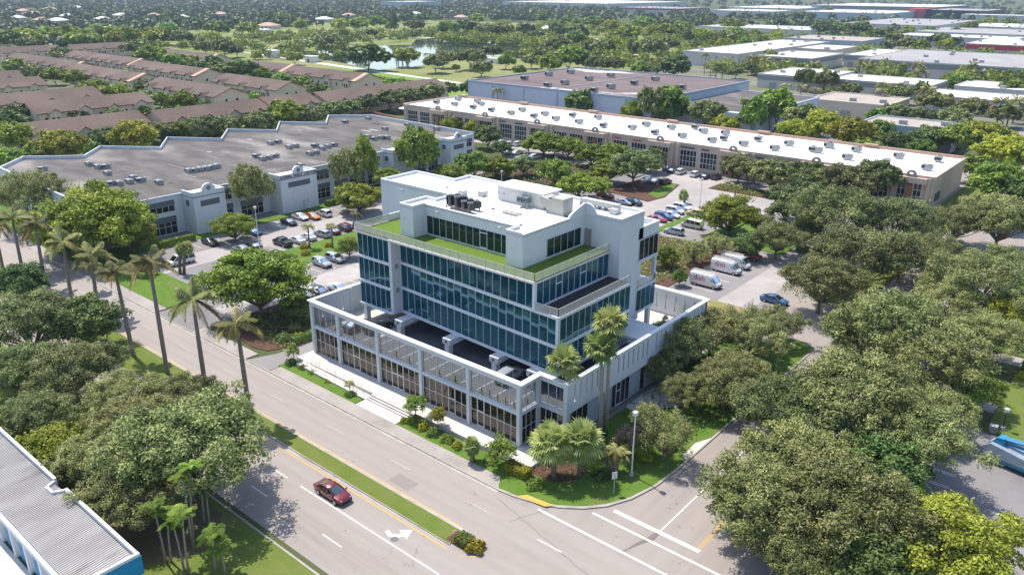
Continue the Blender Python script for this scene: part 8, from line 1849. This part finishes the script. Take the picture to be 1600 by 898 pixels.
o=bpy.data.objects.new('courtyard_shrubbery',fast_mesh('courtyard_shrubbery',Vv,F,[L_GRN],T)); C.objects.link(o); o['kind']='stuff'
r=np.random.default_rng(8); V=[];N=[];T=[]
for (x0,x1,y0,y1,n) in ((-640,-480,335,420,36),(-690,-600,430,600,60),(-560,-440,545,640,50),(-610,-330,560,900,230),(-420,-285,480,620,110),(-700,-540,620,960,90),(-760,-660,330,560,60),(-300,-240,700,900,50),(-240,-10,660,730,60),(-150,-20,480,536,40),(-240,-150,480,530,25),(-120,-30,830,895,40)):
    for _ in range(n):
        x,y=r.uniform(x0,x1),r.uniform(y0,y1); R=r.uniform(3.5,8); Hh=R*r.uniform(1.1,1.5); k=110; d=unit(r.normal(size=(k,3))); d[:,2]=np.abs(d[:,2])
        V.append(np.array([x,y,Hh*.25])+d*np.array([R,R,Hh*.75])*(1+.12*np.sin(5*np.arctan2(d[:,1],d[:,0])+n))[:,None]*r.uniform(.6,1.05,(k,1))); N.append(unit(d+r.normal(size=(k,3))*.5)); T.append(np.clip(r.normal(.45+.25*r.normal(),.2,k),0,1))
Vv,F,T=leaves(np.concatenate(V),np.concatenate(N),1.15,.8,np.concatenate(T),r)
o=bpy.data.objects.new('park_woods',fast_mesh('park_woods',Vv,F,[L_GRN],T)); C.objects.link(o); o['kind']='stuff'
# undergrowth below the oak groves
def cover(name,poly,n,m,h,leaf,seed):
    r=np.random.default_rng(seed); xs=[p[0] for p in poly]; ys=[p[1] for p in poly]
    P=np.stack([r.uniform(min(xs),max(xs),n),r.uniform(min(ys),max(ys),n),.1+h*r.random(n)**2],1); Nn=unit(np.array([0,0,1])+r.normal(size=(n,3))*.7)
    V,F,T=leaves(P,Nn,leaf,leaf*.5,np.clip(r.normal(.5,.3,n),0,1),r)
    o=bpy.data.objects.new(name,fast_mesh(name,V,F,[m],T)); C.objects.link(o); o['kind']='stuff'
cover('planting_ground_cover',[(-111,61),(-97,72)],2600,L_DARK,.7,.22,1)
cover('roadside_ground_cover',[(-96,103.5),(-68,150)],6000,L_GRN,.8,.28,2)
cover('island_ground_cover',[(-154,157),(-125,199)],5000,L_DARK,.8,.35,3)
cover('strip_ground_cover',[(-95,198),(-51,204)],2500,L_GRN,.7,.3,4)
cover('lawn_ground_cover',[(-50.4,59),(-42,66)],700,L_DARK,.4,.14,5)
cover('wall_ground_cover',[(-47.4,78),(-37,110)],2600,L_DARK,.9,.2,6)

# ------------------------------------------------------------------ air, light, camera
hz=MB(); hz.box(-4700,1000,-300,4700,-1.2,58); ho=hz.build('haze',None); ho['kind']='stuff'
hm=bpy.data.materials.new('thin blue haze'); hm.use_nodes=True; nt=hm.node_tree; nt.nodes.remove(nt.nodes['Principled BSDF'])
pv=nt.nodes.new('ShaderNodeVolumePrincipled'); pv.inputs['Color'].default_value=(.62,.78,1,1); pv.inputs['Density'].default_value=HAZE; pv.inputs['Anisotropy'].default_value=.2
nt.links.new(pv.outputs[0],nt.nodes['Material Output'].inputs['Volume']); ho.data.materials.append(hm)
w=bpy.data.worlds.new('World'); SC.world=w; w.use_nodes=True; nt=w.node_tree
sky=nt.nodes.new('ShaderNodeTexSky'); sky.sky_type='NISHITA'; sky.sun_disc=False; sky.sun_elevation=math.radians(62)
sd=Vector((-1,.10)).normalized()                     # towards the sun, in plan
sky.sun_rotation=math.atan2(sd.x,sd.y); sky.altitude=10; sky.air_density=1.0; sky.dust_density=1.2
bgn=nt.nodes['Background']; bgn.inputs['Strength'].default_value=SKY; nt.links.new(sky.outputs[0],bgn.inputs['Color'])
sl=bpy.data.lights.new('sun','SUN'); sl.energy=SUN; sl.angle=math.radians(.53); sl.color=(1,.94,.84)
so=bpy.data.objects.new('sun',sl); C.objects.link(so); el=math.radians(62)
to=Vector((sd.x*math.cos(el),sd.y*math.cos(el),math.sin(el))); so.rotation_euler=to.to_track_quat('Z','Y').to_euler(); so.location=(-80,80,150)
cam=bpy.data.cameras.new('camera'); co=bpy.data.objects.new('camera',cam); C.objects.link(co); SC.camera=co
cam.sensor_width=36; cam.lens=36*1236.4/1600; cam.clip_start=.5; cam.clip_end=9000
pit,rol,yaw=math.radians(20.91),math.radians(.29),math.radians(-40.09)
f=Vector((math.sin(yaw)*math.cos(pit),math.cos(yaw)*math.cos(pit),-math.sin(pit))); rt=Vector((math.cos(yaw),-math.sin(yaw),0)); up=rt.cross(f)
r2=rt*math.cos(rol)+up*math.sin(rol); u2=-rt*math.sin(rol)+up*math.cos(rol)
co.matrix_world=Matrix(((r2.x,u2.x,-f.x,0),(r2.y,u2.y,-f.y,0),(r2.z,u2.z,-f.z,52),(0,0,0,1)))
SC.view_settings.view_transform='Standard'; SC.view_settings.look='None'; SC.view_settings.gamma=1; SC.view_settings.exposure=EXPO; SC.view_settings.use_curve_mapping=False
SC.render.engine='CYCLES'; cy=SC.cycles; cy.max_bounces=6; cy.diffuse_bounces=3; cy.glossy_bounces=3; cy.transmission_bounces=4; cy.transparent_max_bounces=16; cy.volume_bounces=0; cy.use_denoising=True; cy.caustics_reflective=False; cy.caustics_refractive=False
